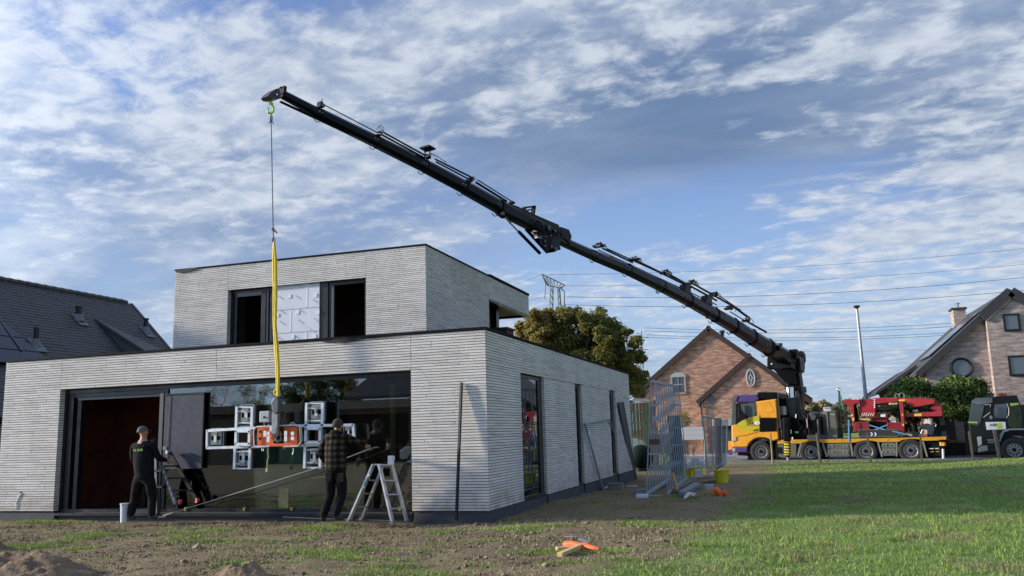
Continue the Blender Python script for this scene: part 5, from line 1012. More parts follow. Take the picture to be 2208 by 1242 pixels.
# fly jib furniture
for (x, y_, w, h) in ((690, 226, 7, 12), (818, 288, 9, 7), (922, 338, 11, 7), (1013, 388, 9, 8), (1104, 437, 10, 4)): bbox(x, y_, w, h, .12)
for (x, y_) in ((818, 286), (924, 336), (1014, 386)):
    rs = random.Random(int(x)); [bbox(x+rs.uniform(-7, 7), y_+rs.uniform(-5, 5), rs.uniform(1.6, 3.2), rs.uniform(1.6, 3.6), .06, 'fitting', mat('fitting_grey', (.12, .12, .12), .5) if q % 2 else blk2, None, .1) for q in range(5)]; wire([(x, y_), (x+7, y_-6), (x+13, y_+3)], .6, 'hose_loop', .08)
bbox(692, 229, 7, 7, .19, 'lamp_box', mat('bracket_grey', (.14, .14, .135), .5)); bbox(815, 291, 7, 5, .2, 'lamp_box', mat('bracket_grey'))
rod((697, 225), (812, 285), 1.2); rod((826, 285), (920, 337), 2.0); rod((824, 291), (916, 341), 2.2, 'extension_cylinder'); rod((938, 343), (1020, 384), 2.0); rod((940, 349), (1010, 386), 1.8, 'extension_cylinder'); rod((1030, 388), (1106, 436), 1.3); rod((1026, 393), (1092, 434), 2.6, 'extension_cylinder')
rod((604, 219), (750, 287), 3.0, 'jib_underslung_cylinder'); rod((750, 287), (757, 290), 1.0)
wire([(690, 220), (694, 219), (695, 214), (693, 213)], .9); wire([(812, 280), (820, 270), (828, 276), (826, 283), (818, 274)], .7)
bbox(922, 320, 23, 3.5, .3, 'hose_guide'); wire([(914, 322), (918, 334)], 1.5, 'guide_leg'); wire([(928, 322), (926, 336)], 1.5, 'guide_leg'); wire([(934, 332), (944, 338), (962, 350), (960, 354)], .8)
for (x, y_, w, h) in ((1142, 456, 22, 5),): pass
mb = MB(); s = mpx(1140, 455, 1)
for a, b, t in (((1130, 457), (1131, 447), 3), ((1129, 448), (1152, 445), 4), ((1151, 446), (1148, 468), 5), ((1132, 456), (1142, 452), 3)): mb.beam(bq(*a), bq(*b), t*s*.8, .12, up=BN)
mb.build('lifting_bracket', blk2, truck)
# elbow between jib and main boom
def bpoly(pts, w0, w1, name, m=blk): mb = MB(); mb.prism([bq(x, y_, w0) for x, y_ in pts], BN*(w1-w0)); return mb.build(name, m, truck, bevel=.01)
bpoly([(1074, 436), (1105, 447), (1150, 468), (1195, 487), (1192, 508), (1165, 505), (1120, 482), (1090, 463), (1072, 456)], -.09, .09, 'jib_housing')
bpoly([(1148, 482), (1172, 484), (1200, 496), (1212, 503), (1206, 516), (1194, 518), (1191, 536), (1182, 546), (1170, 532), (1158, 522), (1150, 508)], -.13, .13, 'elbow_plate'); bpoly([(1160, 500), (1186, 500), (1190, 530), (1178, 545), (1166, 528)], .135, .17, 'elbow_link', blk2); bpoly([(1192, 492), (1210, 498), (1216, 512), (1212, 530), (1204, 520), (1192, 512)], -.14, .14, 'elbow_plate')
bpoly([(1068, 452), (1086, 456), (1092, 468), (1082, 472), (1070, 464)], -.08, .08, 'elbow_lug'); bpoly([(1094, 460), (1108, 464), (1103, 480), (1097, 479)], -.06, .06, 'elbow_lug')
for (x, y_, r) in ((1183, 491, 6.5), (1084, 460, 4), (1165, 512, 4), (1196, 498, 3.5), (1188, 532, 4), (1174, 520, 3.5)): c = bq(x, y_, .17); mb = MB(); mb.disc(c, BN, r*mpx(x, y_, 1), .06, 14); mb.build('pivot_pin', mat('pin_grey', (.05, .052, .06), .4), truck)
rod((1090, 470), (1120, 502), 1.7, 'elbow_rod', steelg, .1); rod((1118, 499), (1164, 546), 3.6, 'elbow_cylinder', blk, .1); rod((1107, 466), (1137, 497), 1.7, 'elbow_rod', steelg, -.1); rod((1134, 494), (1180, 544), 3.6, 'elbow_cylinder', blk, -.1)
wire([(1097, 472), (1099, 482), (1102, 476)], 1.4); bbox(1204, 536, 4, 6, .12, 'hanging_hose_end'); wire([(1196, 515), (1199, 530), (1204, 534)], .6, 'hanging_hose'); bbox(1217, 524, 5, 9, .2, 'fitting'); bbox(1116, 468, 9, 4, .05, 'yellow_plate', mat('dull_yellow', (.28, .26, .04), .6), None, .12)
random.seed(9)
for k in range(14):
    x = random.uniform(1142, 1208); y_ = 480+(x-1142)*.45+random.uniform(0, 18); wire([(x, y_), (x+4, y_-8+random.uniform(-3, 3)), (x+11, y_-3), (x+13, y_+5)], .8, 'hose_loop', random.uniform(.12, .2))
for k in range(10): x = random.uniform(1150, 1210); bbox(x, 485+(x-1142)*.5+random.uniform(-4, 30), random.uniform(2, 4), random.uniform(2, 4), .1, 'fitting', mat('fitting_grey', (.12, .12, .12), .5) if k % 3 else steelg, None, random.uniform(.15, .2))
# main boom furniture
def cluster(x, y_, k=1.0):
    rs = random.Random(int(x*7+y_)); bbox(x-4*k, y_+2*k, 10*k, 3.5*k, .22); bbox(x+2*k, y_-1*k, 6*k, 8*k, .18)
    for q in range(5): bbox(x+rs.uniform(-7, 8)*k, y_+rs.uniform(-5, 5)*k, rs.uniform(1.6, 3.4)*k, rs.uniform(1.6, 4)*k, .08, 'fitting', mat('fitting_grey', (.12, .12, .12), .5) if q % 2 else blk2, None, rs.uniform(.1, .25))
    wire([(x+3*k, y_), (x+5*k, y_-8*k), (x+7*k, y_-2*k)], .6, 'hose_loop', .1); wire([(x+5*k, y_+1), (x+10*k, y_-3*k), (x+15*k, y_+3*k), (x+13*k, y_+9*k)], .7, 'hose_loop', .15); wire([(x-8*k, y_-2*k), (x-2*k, y_-5*k), (x+6*k, y_-1*k)], .5, 'hose_loop', .2)
for (x, y_) in ((1290, 529), (1366, 559), (1434, 587), (1491, 609), (1540, 635), (1572, 664), (1610, 690)): cluster(x, y_)
for (x, y_, w, h) in ((1538, 634, 10, 6), (1680, 745, 4, 9)): bbox(x, y_, w, h, .3)
for (x, y_) in ((1294, 531), (1370, 560), (1434, 588), (1491, 611)): bbox(x, y_, 4, 5, .39, 'lamp_box', mat('bracket_grey')); wire([(x+4, y_+4), (x+9, y_-2), (x+14, y_+2), (x+13, y_+7)], .8, 'hose_loop')
for (x, y_) in ((1484, 618), (1530, 642)): mb = MB(); s = mpx(x, y_, 1); mb.prism([bq(x-8, y_+10, .15), bq(x-2, y_-6, .15), bq(x+4, y_-5, .15), bq(x+7, y_+16, .15)], BN*-.3); mb.build('gusset', blk, truck)
rod((1290, 539), (1545, 657), 1.2); rod((1300, 536), (1364, 566), 2.0); rod((1308, 536), (1432, 592), 1.6); rod((1376, 564), (1490, 620), 2.4, 'extension_cylinder'); rod((1440, 590), (1545, 648), 2.2, 'extension_cylinder'); rod((1495, 612), (1596, 669), 2.2, 'extension_cylinder'); rod((1548, 636), (1590, 664), 1.2); rod((1580, 660), (1616, 686), 2.6, 'extension_cylinder'); rod((1614, 695), (1652, 716), 2.2, 'extension_cylinder'); rod((1574, 672), (1610, 694), 1.2); rod((1708, 757), (1724, 763), 1.0)
for (x, y_) in ((1417, 623), (1524, 678)): wire([(x-2, y_-3), (x-1.5, y_+9), (x+1.5, y_+9), (x+2, y_-3)], 1.1, 'shackle')
c = bq(1729, 771); mb = MB(); s = mpx(1729, 771, 1); e = (bq(1739, 774)-c).normalized(); mb.beam(c-e*8*s, c+e*8*s, 12*s, 27*s, cham=.25); mb.build('winch_housing', blk, truck)
for (x, y_, w, h) in ((1700, 765, 14, 20), (1662, 752, 8, 10), (1690, 790, 30, 12)): bbox(x, y_, w, h, .9, 'head_plate', blk)
# boom head and hook
c = bq(597, 205); mb = MB(); mb.prism([bq(x, y_, .11) for x, y_ in ((578, 207), (583, 200), (596, 191), (603, 192), (606, 212), (590, 214), (582, 212))], BN*-.22); mb.build('boom_head', mat('head_dark_red', (.035, .014, .018), .4), truck)
bbox(608, 196, 7, 17, .2, 'head_fork'); wire([(604, 190), (606, 187), (609, 190), (613, 188), (614, 194)], 1.3, 'head_fork'); bbox(588, 207, 4, 4, .26, 'head_pin', chrome)
lime = mat('lime_paint', (.42, .70, .05), .4); s = mpx(585, 230, 1)
mb = MB(); mb.tube([bq(583, 207), bq(584, 224)], 3.2*s, 8); mb.box(bq(583.5, 222), (7*s, 7*s, 5*s)); mb.tube([bq(x, y_) for x, y_ in ((584.5, 224), (588, 228), (590, 234), (589, 241), (584, 245), (578, 242), (577, 236), (580, 231))], [2.4*s, 2.2*s, 2.2*s, 2.4*s, 2.6*s, 2.2*s, 1.8*s, .8*s], 8); mb.build('hook', lime, truck, smooth=True)
# ------------------------------------------------------------------ chain, sling, vacuum lifter
YL = -.34
def lq(px, py, y=YL): return aty(px, py, y)
ch = thing('lifting_chain', 'long dark steel chain hanging from the lime green crane hook', 'chain', lq(585, 250)); chm = mat('chain_steel', (.10, .095, .09), .45, .7, var=.2)
top_, bot_ = lq(584.5, 243), lq(589.5, 520); L_ = (top_-bot_).length; nL = 150; mb = MB(); dn = (bot_-top_).normalized(); lk = L_/nL
for i in range(nL):
    c = top_+dn*(lk*(i+.5)); a = Vector((1, 0, 0)) if i % 2 else Vector((0, 1, 0)); hw = .010; hl_ = lk*.62; mb.tube([c+a*(math.cos(t)*hw)+dn*(math.sin(t)*hl_) for t in [k*math.pi/3 for k in range(6)]], .0052, 4, closed=True)
mb.build('link', chm, ch, kind='stuff'); s = 14.2/F_PX
mb = MB(); c = lq(585, 256); mb.tube([c+Vector((math.cos(t)*3.2*s, 0, math.sin(t)*9*s)) for t in [k*math.pi/6 for k in range(12)]], 1.2*s, 5, closed=True); mb.tube([lq(580, 266), lq(585, 259), lq(590, 267)], 1.5*s, 5); mb.tube([lq(588, 490), lq(592, 497), lq(597, 502)], 2.0*s, 6); mb.tube([lq(586, 493), lq(590, 500)], 2.2*s, 6); mb.build('shortening_hook', chm, ch)
mb = MB(); c = lq(590, 519); mb.tube([c+Vector((math.cos(t)*4*s, 0, math.sin(t)*7*s)) for t in [k*math.pi/6 for k in range(12)]], 1.2*s, 5, closed=True); mb.build('master_link', chm, ch)
sl = thing('lifting_sling', 'long yellow round sling between the chain and the vacuum lifter', 'sling', lq(592, 530)); sy = mat('sling_yellow', (.72, .56, .05), .75, var=.15, vs=9, bump=.5, bs=60)
ptsA = [(590.5, 522), (590, 560), (592, 620), (591, 690), (594, 740), (597, 790), (598, 852)]; ptsB = [(590.5, 522), (594, 565), (594.5, 640), (593, 700), (597, 745), (600, 800), (599, 854)]
mb = MB(); mb.tube([lq(*p) for p in ptsA], [.022, .030, .036, .030, .034, .028, .026], 9); mb.build('strand', sy, sl, smooth=True); mb = MB(); mb.tube([lq(p[0]+.8, p[1], YL-.02) for p in ptsB], [.02, .026, .026, .024, .028, .026, .026], 9); mb.build('strand', sy, sl, smooth=True)
mb = MB(); c = lq(597, 846, YL-.01); mb.tube([c+Vector((math.cos(t)*.055, 0, math.sin(t)*.055)) for t in [k*math.pi/6 for k in range(12)]], .018, 6, closed=True); mb.build('shackle_sleeve', sy, sl)
vl = thing('vacuum_lifter', 'orange and silver vacuum glass lifter with cross shaped suction frame hanging before the window', 'vacuum lifter', lq(598, 945))
VY = -.08; zv = lambda x, y_, yy=VY: aty(420+x/5.4, 820+y_/5.4, yy)
gal = mat('lifter_silver', (.68, .74, .76), .4, .3, var=.12, vs=10); ora = mat('lifter_orange', (.78, .13, .02), .42, var=.06, coat=.2); suck = mat('suction_pad', (.03, .032, .036), .6)
def vb(x0, y0, x1, y1, d=.06, yy=VY, m=gal, name='frame_rail', parent=vl, bevel=0.0):
    a, b = zv(x0, y0, yy), zv(x1, y1, yy); mb = MB(); mb.bb((a.x, yy-d/2, b.z), (b.x, yy+d/2, a.z)); return mb.build(name, m, parent, bevel=bevel)
def vbeam(x0, y0, x1, y1, t=.045, d=.05, yy=VY, m=gal, name='frame_rail', parent=vl):
    mb = MB(); mb.beam(zv(x0, y0, yy), zv(x1, y1, yy), d, t, up=(0, 0, 1)); return mb.build(name, m, parent)
vbeam(150, 588, 700, 552, .05); vbeam(145, 788, 860, 768, .05); vbeam(1190, 530, 1850, 520, .05); vbeam(1030, 768, 1500, 748, .05)
def padarm(xl, xr, yt, yb, dx):
    o = vbeam(xl+4, yt, xl+4-dx, yb, .05); vbeam(xr-6, yt, xr-6-dx, yb, .05)
    for y_ in (yt+8, yb-8, (yt*3+yb)/4-5, (yt+yb*3)/4+3): t = (y_-yt)/(yb-yt); vbeam(xl-dx*t, y_, xr-dx*t, y_, .025, .05, VY+.02)
padarm(490, 680, 305, 555, 8); padarm(470, 655, 770, 1035, 10); padarm(1302, 1500, 262, 535, 6); padarm(1286, 1478, 745, 1025, 10)
def square(x0, x1, y0, y1):
    for a in ((x0, y0, x1, y0), (x0, y1, x1, y1)): vbeam(*a, .055, .07, VY-.05)
    for a in ((x0+10, y0, x0+6, y1), (x1-10, y0, x1-14, y1)): vbeam(*a, .05, .07, VY-.05)
square(480, 655, 590, 745); square(1292, 1478, 560, 722)
def cup(cx, cy, w, h):
    a, b = zv(cx-w/2, cy-h/2), zv(cx+w/2, cy+h/2); x0, x1, z0, z1 = a.x, b.x, b.z, a.z; mb = MB(); r = .05
    pr = []
    for (ox, oz, a0) in ((x1-r, z1-r, 0), (x0+r, z1-r, 90), (x0+r, z0+r, 180), (x1-r, z0+r, 270)):
        for k in range(4): t = math.radians(a0+k*30); pr.append(Vector((ox+math.cos(t)*r, VY+.05, oz+math.sin(t)*r)))
    mb.prism(pr, (0, .06, 0)); o = mb.build('suction_pad', suck, vl)
    mb = MB(); mb.tube([p+Vector((0, -.02, 0)) for p in pr], .010, 5, closed=True); mb.build('pad_rim', steelg, o)
    bm_ = mat('pad_backplate', (.46, .52, .54), .45, .3, var=.15); cxx, czz = (x0+x1)/2, (z0+z1)/2; hw, hh = (x1-x0)*.36, (z1-z0)*.36
    mb = MB(); mb.bb((cxx-hw, VY+.02, czz-hh), (cxx+hw, VY+.045, czz+hh)); mb.bb((cxx-hw*.25, VY-.01, czz-hh*.8), (cxx+hw*.25, VY+.02, czz+hh*.8)); mb.build('back_plate', bm_, o)
    for s in (-1, 1):
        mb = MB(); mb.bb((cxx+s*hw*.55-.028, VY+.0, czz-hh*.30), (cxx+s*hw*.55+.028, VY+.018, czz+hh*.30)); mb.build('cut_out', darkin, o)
        mb = MB(); mb.bb((cxx-hw*.5, VY-.03, czz+s*hh*.7-.018), (cxx+hw*.5, VY-.012, czz+s*hh*.7+.018)); mb.build('data_plate', mat('plate_copper', (.30, .22, .18), .5), o)
    return o
cup(598, 405, 175, 230); cup(568, 905, 165, 250); cup(1415, 370, 175, 230); cup(1395, 885, 165, 250); cup(240, 672, 160, 215); cup(1790, 600, 130, 170)
vbeam(150, 575, 146, 795, .04); vbeam(1845, 512, 1858, 690, .045)
# orange control box with the notch and its tubular guard
mb = MB(); mb.prism([zv(x, y_, -0.210) for x, y_ in ((728, 546), (885, 542), (905, 610), (915, 735), (1035, 738), (1040, 540), (1190, 534), (1188, 768), (728, 770))], (0, .16, 0)); box = mb.build('control_box', ora, vl)
mb = MB(); pts = [zv(x, y_, -0.250) for x, y_ in ((870, 768), (712, 772), (690, 755), (684, 600), (700, 555), (730, 540), (1190, 520), (1222, 540), (1232, 720), (1200, 768), (1040, 772))]; mb.tube(pts, .012, 7); mb.build('guard_tube', gal, vl, smooth=True)
mb = MB(); pts = [zv(x, y_, -0.130) for x, y_ in ((1190, 530), (1240, 535), (1250, 700), (1215, 760))]; mb.tube(pts, .012, 7); mb.build('guard_tube', gal, vl, smooth=True)
c = zv(965, 650, -0.130); mb = MB(); mb.disc(c, (0, 1, 0), .12, .10, 24); mb.build('rotation_head', blk2, vl); mb = MB(); mb.lathe(zv(965, 655, -0.210), (0, 1, 0), [(0, .06), (.0, .10), (.03, .11), (.06, .10)], 24); hub_ = mb.build('rotation_ring', steelg, vl)
for k in range(10): t = k*.628; mb = MB(); mb.disc(zv(965, 655, -0.220)+Vector((math.cos(t)*.085, 0, math.sin(t)*.085)), (0, 1, 0), .010, .03, 6); mb.build('bolt', chrome, hub_)
for (x0, y0, x1, y1) in ((800, 588, 830, 655), (838, 600, 870, 640), (838, 650, 870, 720), (1042, 590, 1074, 640), (1042, 645, 1074, 710)): vb(x0, y0, x1, y1, .004, -1.085, whitep, 'sticker', box)
for (x, y_) in ((765, 600), (1138, 620), (1138, 675), (762, 680)): mb = MB(); mb.disc(zv(x, y_, -1.085), (0, 1, 0), .035 if x > 900 else .026, .01, 16); mb.build('gauge', whitep if x > 900 else blk2, box)
# boom arm, yoke, grey box above
mb = MB(); mb.prism([zv(x, y_, -0.390) for x, y_ in ((925, 190), (960, 195), (975, 240), (972, 370), (930, 400), (895, 350), (885, 250))], (0, .12, 0)); mb.build('yoke_cover', mat('yoke_grey', (.10, .115, .12), .5, var=.1), vl, bevel=.02)
vb(912, 370, 972, 620, .08, -0.330, steelg, 'yoke_arm'); vb(890, 530, 950, 590, .10, -0.300, gal, 'yoke_bracket'); vb(950, 555, 966, 650, .02, -0.390, chrome, 'locking_pin')
mb = MB(); a, b = zv(788, 362, -0.230), zv(900, 488, -0.230); mb.bb((a.x, -0.330, b.z), (b.x, -0.150, a.z)); mb.build('battery_box', mat('light_grey_box', (.40, .42, .44), .5, var=.06), vl, bevel=.015); mb = MB(); mb.disc(zv(808, 430, -0.340), (0, 1, 0), .02, .02, 8); mb.build('box_latch', blk2, vl)
vbeam(810, 490, 812, 530, .02, .02, -0.230, steelg, 'box_strut'); vbeam(860, 490, 860, 535, .02, .02, -0.230, steelg, 'box_strut')
mb = MB(); mb.tube([zv(1110, 520, -0.230), zv(1118, 500, -0.230), zv(1145, 490, -0.230), zv(1165, 505, -0.230)], .008, 6); mb.build('carry_handle', gal, vl)
mb = MB(); mb.tube([zv(855, 775, -0.230), zv(852, 850, -0.230), zv(860, 885, -0.230), zv(845, 950, -0.230), zv(842, 1020, -0.230)], .008, 6); mb.box(zv(840, 1045, -0.230), (.04, .03, .07)); mb.build('remote_cord', mat('cord_lime', (.40, .48, .16), .6), vl, smooth=True)
for pts in ([(785, 795), (780, 815), (795, 825), (805, 800)], [(1150, 790), (1148, 830), (1138, 865)]): mb = MB(); mb.tube([zv(x, y_, -0.180) for x, y_ in pts], .008, 6); mb.build('hose_end', gal, vl)
random.seed(12)
for k in range(9): x = random.uniform(880, 1060); mb = MB(); mb.tube([zv(x, 560+k*12, -0.230), zv(x+25, 590+k*14, -0.260), zv(x+10, 640+k*8, -0.230), zv(x+40, 660+k*6, -0.210)], .008, 5); mb.build('hose', blk2 if k % 3 else steelg, vl)
for k in range(12):
    sx = random.choice([(500, 640), (1320, 1470), (1320, 1460), (490, 640)]); y0 = random.choice([330, 420, 820, 950]); x = random.uniform(*sx); mb = MB(); mb.tube([zv(x, y0, VY), zv(x+20, y0+30, VY-.02), zv(x+5, y0+60, VY)], .006, 5); mb.build('hose', blk2, vl)
# ------------------------------------------------------------------ things standing on the truck deck
ZD = lambda px: tl(px, 945).z
def top_thing(name, label, cat, px, w, group=None):
    p = TM @ Vector((tl(px, 940, w).x, w, tl(px, 944, 0).z)); return thing(name, label, cat, p, TR_A, group)
def tw(mb, name, m, parent, **k):       # geometry given in truck local coordinates
    inv = wm(parent).inverted() @ TM; mb.v = [tuple(inv @ Vector(v)) for v in mb.v]; return mb.build(name, m, parent, local=True, **k)
def tpp(pts, w0, w1, m, name, parent, bevel=0.0):
    mb = MB(); P_ = tpoly(pts, w0); mb.prism(P_, (0, w1-w0, 0)); return tw(mb, name, m, parent, bevel=bevel)
cb_ = top_thing('tool_cabinet', 'tall olive and grey steel cabinet on the truck deck under a pale box', 'cabinet', 1790, .3)
tpp([(1782, 888), (1801, 888), (1807, 945.5), (1785, 946)], .2, 1.0, olive, 'door', cb_, .01); tpp([(1767, 888), (1781.5, 888), (1784.5, 946), (1770, 946)], .9, 1.5, mat('cabinet_grey', (.20, .20, .19), .5, var=.1), 'body', cb_)
tpp([(1781, 887), (1783.2, 887), (1787, 930), (1785, 930)], .16, .2, steelg, 'corner_rail', cb_); tpp([(1781, 886.5), (1802, 886.5), (1802, 888), (1781, 888)], .15, 1.05, steelg, 'top_rim', cb_)
for x, y_ in ((1796, 893.5), (1800, 940)): q = tl(x, y_, .18); mb = MB(); mb.box((q.x, .18, q.z), (.2, .03, .1)); tw(mb, 'latch', mat('latch_grey'), cb_)
bx_ = top_thing('pale_box', 'small pale grey box lying on top of the olive cabinet', 'box', 1783, .5); tpp([(1775, 878), (1791, 877), (1792, 886.3), (1776, 887.6)], .4, .9, mat('pale_grey_plastic', (.50, .51, .53), .5), 'body', bx_, .02); tpp([(1778, 879), (1789, 878.5), (1789, 880), (1778, 880.5)], .37, .399, steelg, 'lid_rim', bx_)
gs = top_thing('green_stand', 'slim dark green steel stand with a ring at its top on the truck deck', 'stand', 1825, .7); gn = mat('stand_green', (.02, .085, .06), .5, var=.15)
tpp([(1807.5, 843), (1811, 843), (1813, 940), (1808, 940)], .9, 1.0, gn, 'post', gs); tpp([(1811, 852), (1813, 852), (1827, 922), (1823, 922)], .8, .9, mat('stand_green_light', (.10, .22, .18), .5), 'brace', gs)
q = tl(1808.7, 840, .95); mb = MB(); mb.tube([q+Vector((math.cos(t)*.075, 0, math.sin(t)*.075)) for t in [k*math.pi/6 for k in range(12)]], .025, 6, closed=True); tw(mb, 'ring', steelg, gs)
for (pts, nm) in (([(1810, 923), (1836, 922), (1836, 925), (1810, 926)], 'cross_bar'), ([(1815, 925), (1817, 925), (1818, 945), (1816, 945)], 'leg'), ([(1832, 925), (1834.5, 925), (1834.5, 945), (1832, 945)], 'leg'), ([(1816, 937), (1833, 937), (1833, 939), (1816, 939)], 'cross_bar'), ([(1806, 920), (1815, 920), (1816, 944), (1807, 944)], 'plate')): tpp(pts, .7, .78, gn, nm, gs)
q = tl(1826, 931, .75); mb = MB(); mb.disc((q.x, .7, q.z), (0, 1, 0), .08, .05, 12); tw(mb, 'hand_wheel', olive, gs)
bs_ = mat('strap_blue', (.10, .30, .55), .7)
st = top_thing('blue_strap', 'blue lashing strap running down from the green stand over the deck edge', 'strap', 1830, -.02, 'blue lashing straps on the truck deck'); tpp([(1828, 905), (1831, 905), (1832, 952), (1829, 952)], -.03, -.01, bs_, 'webbing', st)
# red crawler crane carried on the deck
red = mat('crane_red', (.36, .02, .03), .38, var=.10, vs=3, coat=.3); red2 = mat('crane_red_dark', (.22, .014, .02), .45, var=.1)
rc = top_thing('spider_crane', 'folded dark red crawler spider crane with black rubber tracks on the truck deck', 'mini crane', 1900, .3)
z4 = lambda pts: [(1820+x/9.2, 840+y/9.2) for x, y in pts]
def rp(pts, w0, w1, m=red, name='plate', bevel=.0, parent=None): return tpp(z4(pts), w0, w1, m, name, parent or rc, bevel)
rp([(0, 195), (90, 200), (290, 200), (290, 260), (210, 290), (190, 300), (205, 520), (205, 730), (170, 740), (150, 560), (120, 330), (60, 300), (10, 260)], .2, .6, red, 'front_leg', .01)
rp([(285, 190), (570, 190), (620, 165), (620, 540), (300, 535), (300, 200)], .35, 1.3, red, 'engine_housing', .03)
rp([(270, 130), (300, 130), (305, 330), (285, 300)], .25, .34, mat('rail_cream', (.55, .48, .42), .5), 'grab_rail')
rp([(570, 165), (1060, 160), (1400, 180), (1500, 150), (1800, 200), (1900, 290), (1940, 350), (1950, 520), (1700, 530), (1200, 545), (1200, 480), (1700, 470), (1790, 430), (1700, 380), (1790, 270), (1550, 300), (1350, 360), (1250, 300), (1080, 270), (640, 320), (600, 300)], .55, 1.0, red, 'folded_boom', .02)
rp([(620, 165), (1060, 165), (1060, 240), (620, 290)], .35, .549, red, 'upper_boom', .02); rp([(1240, 190), (1500, 150), (1800, 200), (1800, 280), (1380, 350), (1240, 280)], .4, .549, mat('crane_red_bright', (.42, .03, .035), .4, var=.1), 'jib', .02); rp([(1200, 470), (1950, 430), (1950, 530), (1200, 545)], .4, .549, red, 'jib', .02)
rp([(1090, 230), (1170, 230), (1195, 560), (1200, 720), (1150, 720), (1130, 560), (1110, 400)], .2, .5, red, 'rear_leg', .01)
rp([(205, 690), (240, 640), (500, 655), (510, 790), (310, 805), (240, 850), (180, 840)], .2, 1.9, red2, 'chassis_flank', .02); rp([(850, 650), (1110, 650), (1200, 700), (1200, 850), (1120, 830), (1060, 800), (850, 790)], .2, 1.9, red2, 'chassis_flank', .02)
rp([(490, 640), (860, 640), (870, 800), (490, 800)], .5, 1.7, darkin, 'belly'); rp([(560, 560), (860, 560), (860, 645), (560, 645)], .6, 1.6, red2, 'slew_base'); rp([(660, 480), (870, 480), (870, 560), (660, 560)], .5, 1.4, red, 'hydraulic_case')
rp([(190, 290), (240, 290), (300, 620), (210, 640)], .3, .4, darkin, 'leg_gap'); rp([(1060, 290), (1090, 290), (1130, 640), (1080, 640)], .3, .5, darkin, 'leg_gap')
mb = MB(); P0 = z4([(300, 800), (1040, 800), (1100, 840), (1110, 915), (1060, 962), (330, 966), (285, 915), (288, 840)]); tpp(P0, .02, .42, mat('track_rubber', (.02, .022, .025), .75, var=.2), 'track', rc, .03); tpp(P0, 2.0, 2.4, mat('track_rubber'), 'track', rc, .03)
mb = MB(); mb.tube([tl(*p, .02) for p in z4([(300, 800), (1040, 800), (1100, 850), (1105, 900), (1060, 930), (330, 930), (285, 890), (290, 840)])], .022, 6, closed=True); tw(mb, 'track_rim', mat('rim_brown', (.13, .125, .10), .6), rc)
for dx in (0, 75): rp([(520+dx, 850), (545+dx, 850), (575+dx, 887), (545+dx, 922), (520+dx, 922), (550+dx, 887)], .0, .018, whitep, 'chevron')
for k in range(6): x = 335+k*44; rp([(x, 525), (x+14, 525), (x+42, 465), (x+26, 465)], .335, .349, whitep, 'white_stripe')
for k in range(5): rp([(585, 200+k*38), (605, 180+k*38), (622, 195+k*38), (600, 218+k*38)], .33, .349, whitep, 'white_stripe')
for pts in ([(1060, 195), (1210, 190), (1210, 230), (1060, 232)], [(1390, 482), (1540, 478), (1540, 522), (1390, 526)], [(885, 262), (930, 258), (930, 300), (885, 300)], [(160, 560), (205, 560), (200, 620), (165, 620)], [(145, 490), (180, 490), (180, 525), (148, 525)], [(1145, 480), (1170, 480), (1172, 520), (1148, 520)], [(1150, 680), (1185, 680), (1185, 720), (1155, 720)]): rp(pts, .17 if pts[0][0] < 300 or 1140 < pts[0][0] < 1160 else .38, .199 if pts[0][0] < 300 or 1140 < pts[0][0] < 1160 else .399, yelp, 'warning_sticker')
rp([(935, 265), (1040, 262), (1060, 255), (1055, 290), (930, 296)], .3, .349, mat('pale_cylinder', (.45, .42, .40), .4), 'lamp_bar'); rp([(720, 490), (820, 490), (820, 540), (720, 540)], .45, .499, whitep, 'data_sign')
mb = MB(); mb.tube([tl(*p, .4) for p in z4([(262, 350), (285, 500), (300, 590)])], .055, 8); mb.tube([tl(*p, .35) for p in z4([(290, 590), (520, 600)])], .06, 8); tw(mb, 'yellow_cylinder', mat('cylinder_yellow', (.52, .40, .10), .5, var=.3, vs=8), rc, smooth=True)
mb = MB(); mb.tube([tl(*p, .5) for p in z4([(640, 430), (840, 420), (1040, 380)])], .05, 8); mb.tube([tl(*p, .5) for p in z4([(1190, 370), (1350, 410), (1720, 390)])], .06, 8); tw(mb, 'hydraulic_cylinder', blk, rc, smooth=True)
mb = MB(); mb.tube([tl(*p, .45) for p in z4([(1360, 430), (1470, 425)])], .065, 8); tw(mb, 'cylinder_head', steelg, rc, smooth=True)
rp([(640, 345), (1050, 320), (1050, 370), (820, 385), (640, 390)], .7, .8, mat('olive_sleeve', (.16, .16, .09), .6, var=.4, vs=10), 'hose_sleeve'); rp([(880, 560), (1000, 540), (1050, 570), (1040, 620), (900, 620)], .5, .8, mat('motor_grey', (.33, .32, .29), .5, var=.2), 'motor', .03)
for k in range(9): x = 1350+k*55; q = tl(*z4([(x, 158+abs(k-3)*6)])[0], .5); mb = MB(); mb.disc(q, (0, 1, 0), .035, .25, 8); tw(mb, 'guide_roller', steelg if k % 2 else red, rc)
mb = MB(); mb.tube([tl(*p, .7) for p in z4([(1030, 150), (1010, 110), (1050, 80), (1090, 100), (1095, 155), (1110, 80), (1150, 60), (1190, 90), (1200, 150)])], .03, 6); tw(mb, 'hose_loop', mat('hose_grey', (.16, .16, .17), .5), rc)
mb = MB(); mb.beam(tl(*z4([(500, 705)])[0], .16), tl(*z4([(860, 810)])[0], .16), .01, .05); mb.beam(tl(*z4([(860, 700)])[0], .17), tl(*z4([(600, 800)])[0], .17), .01, .05)
st = top_thing('blue_strap', 'blue lashing straps crossed under the belly of the red crane', 'strap', 1895, .16, 'blue lashing straps on the truck deck'); tw(mb, 'webbing', bs_, st)
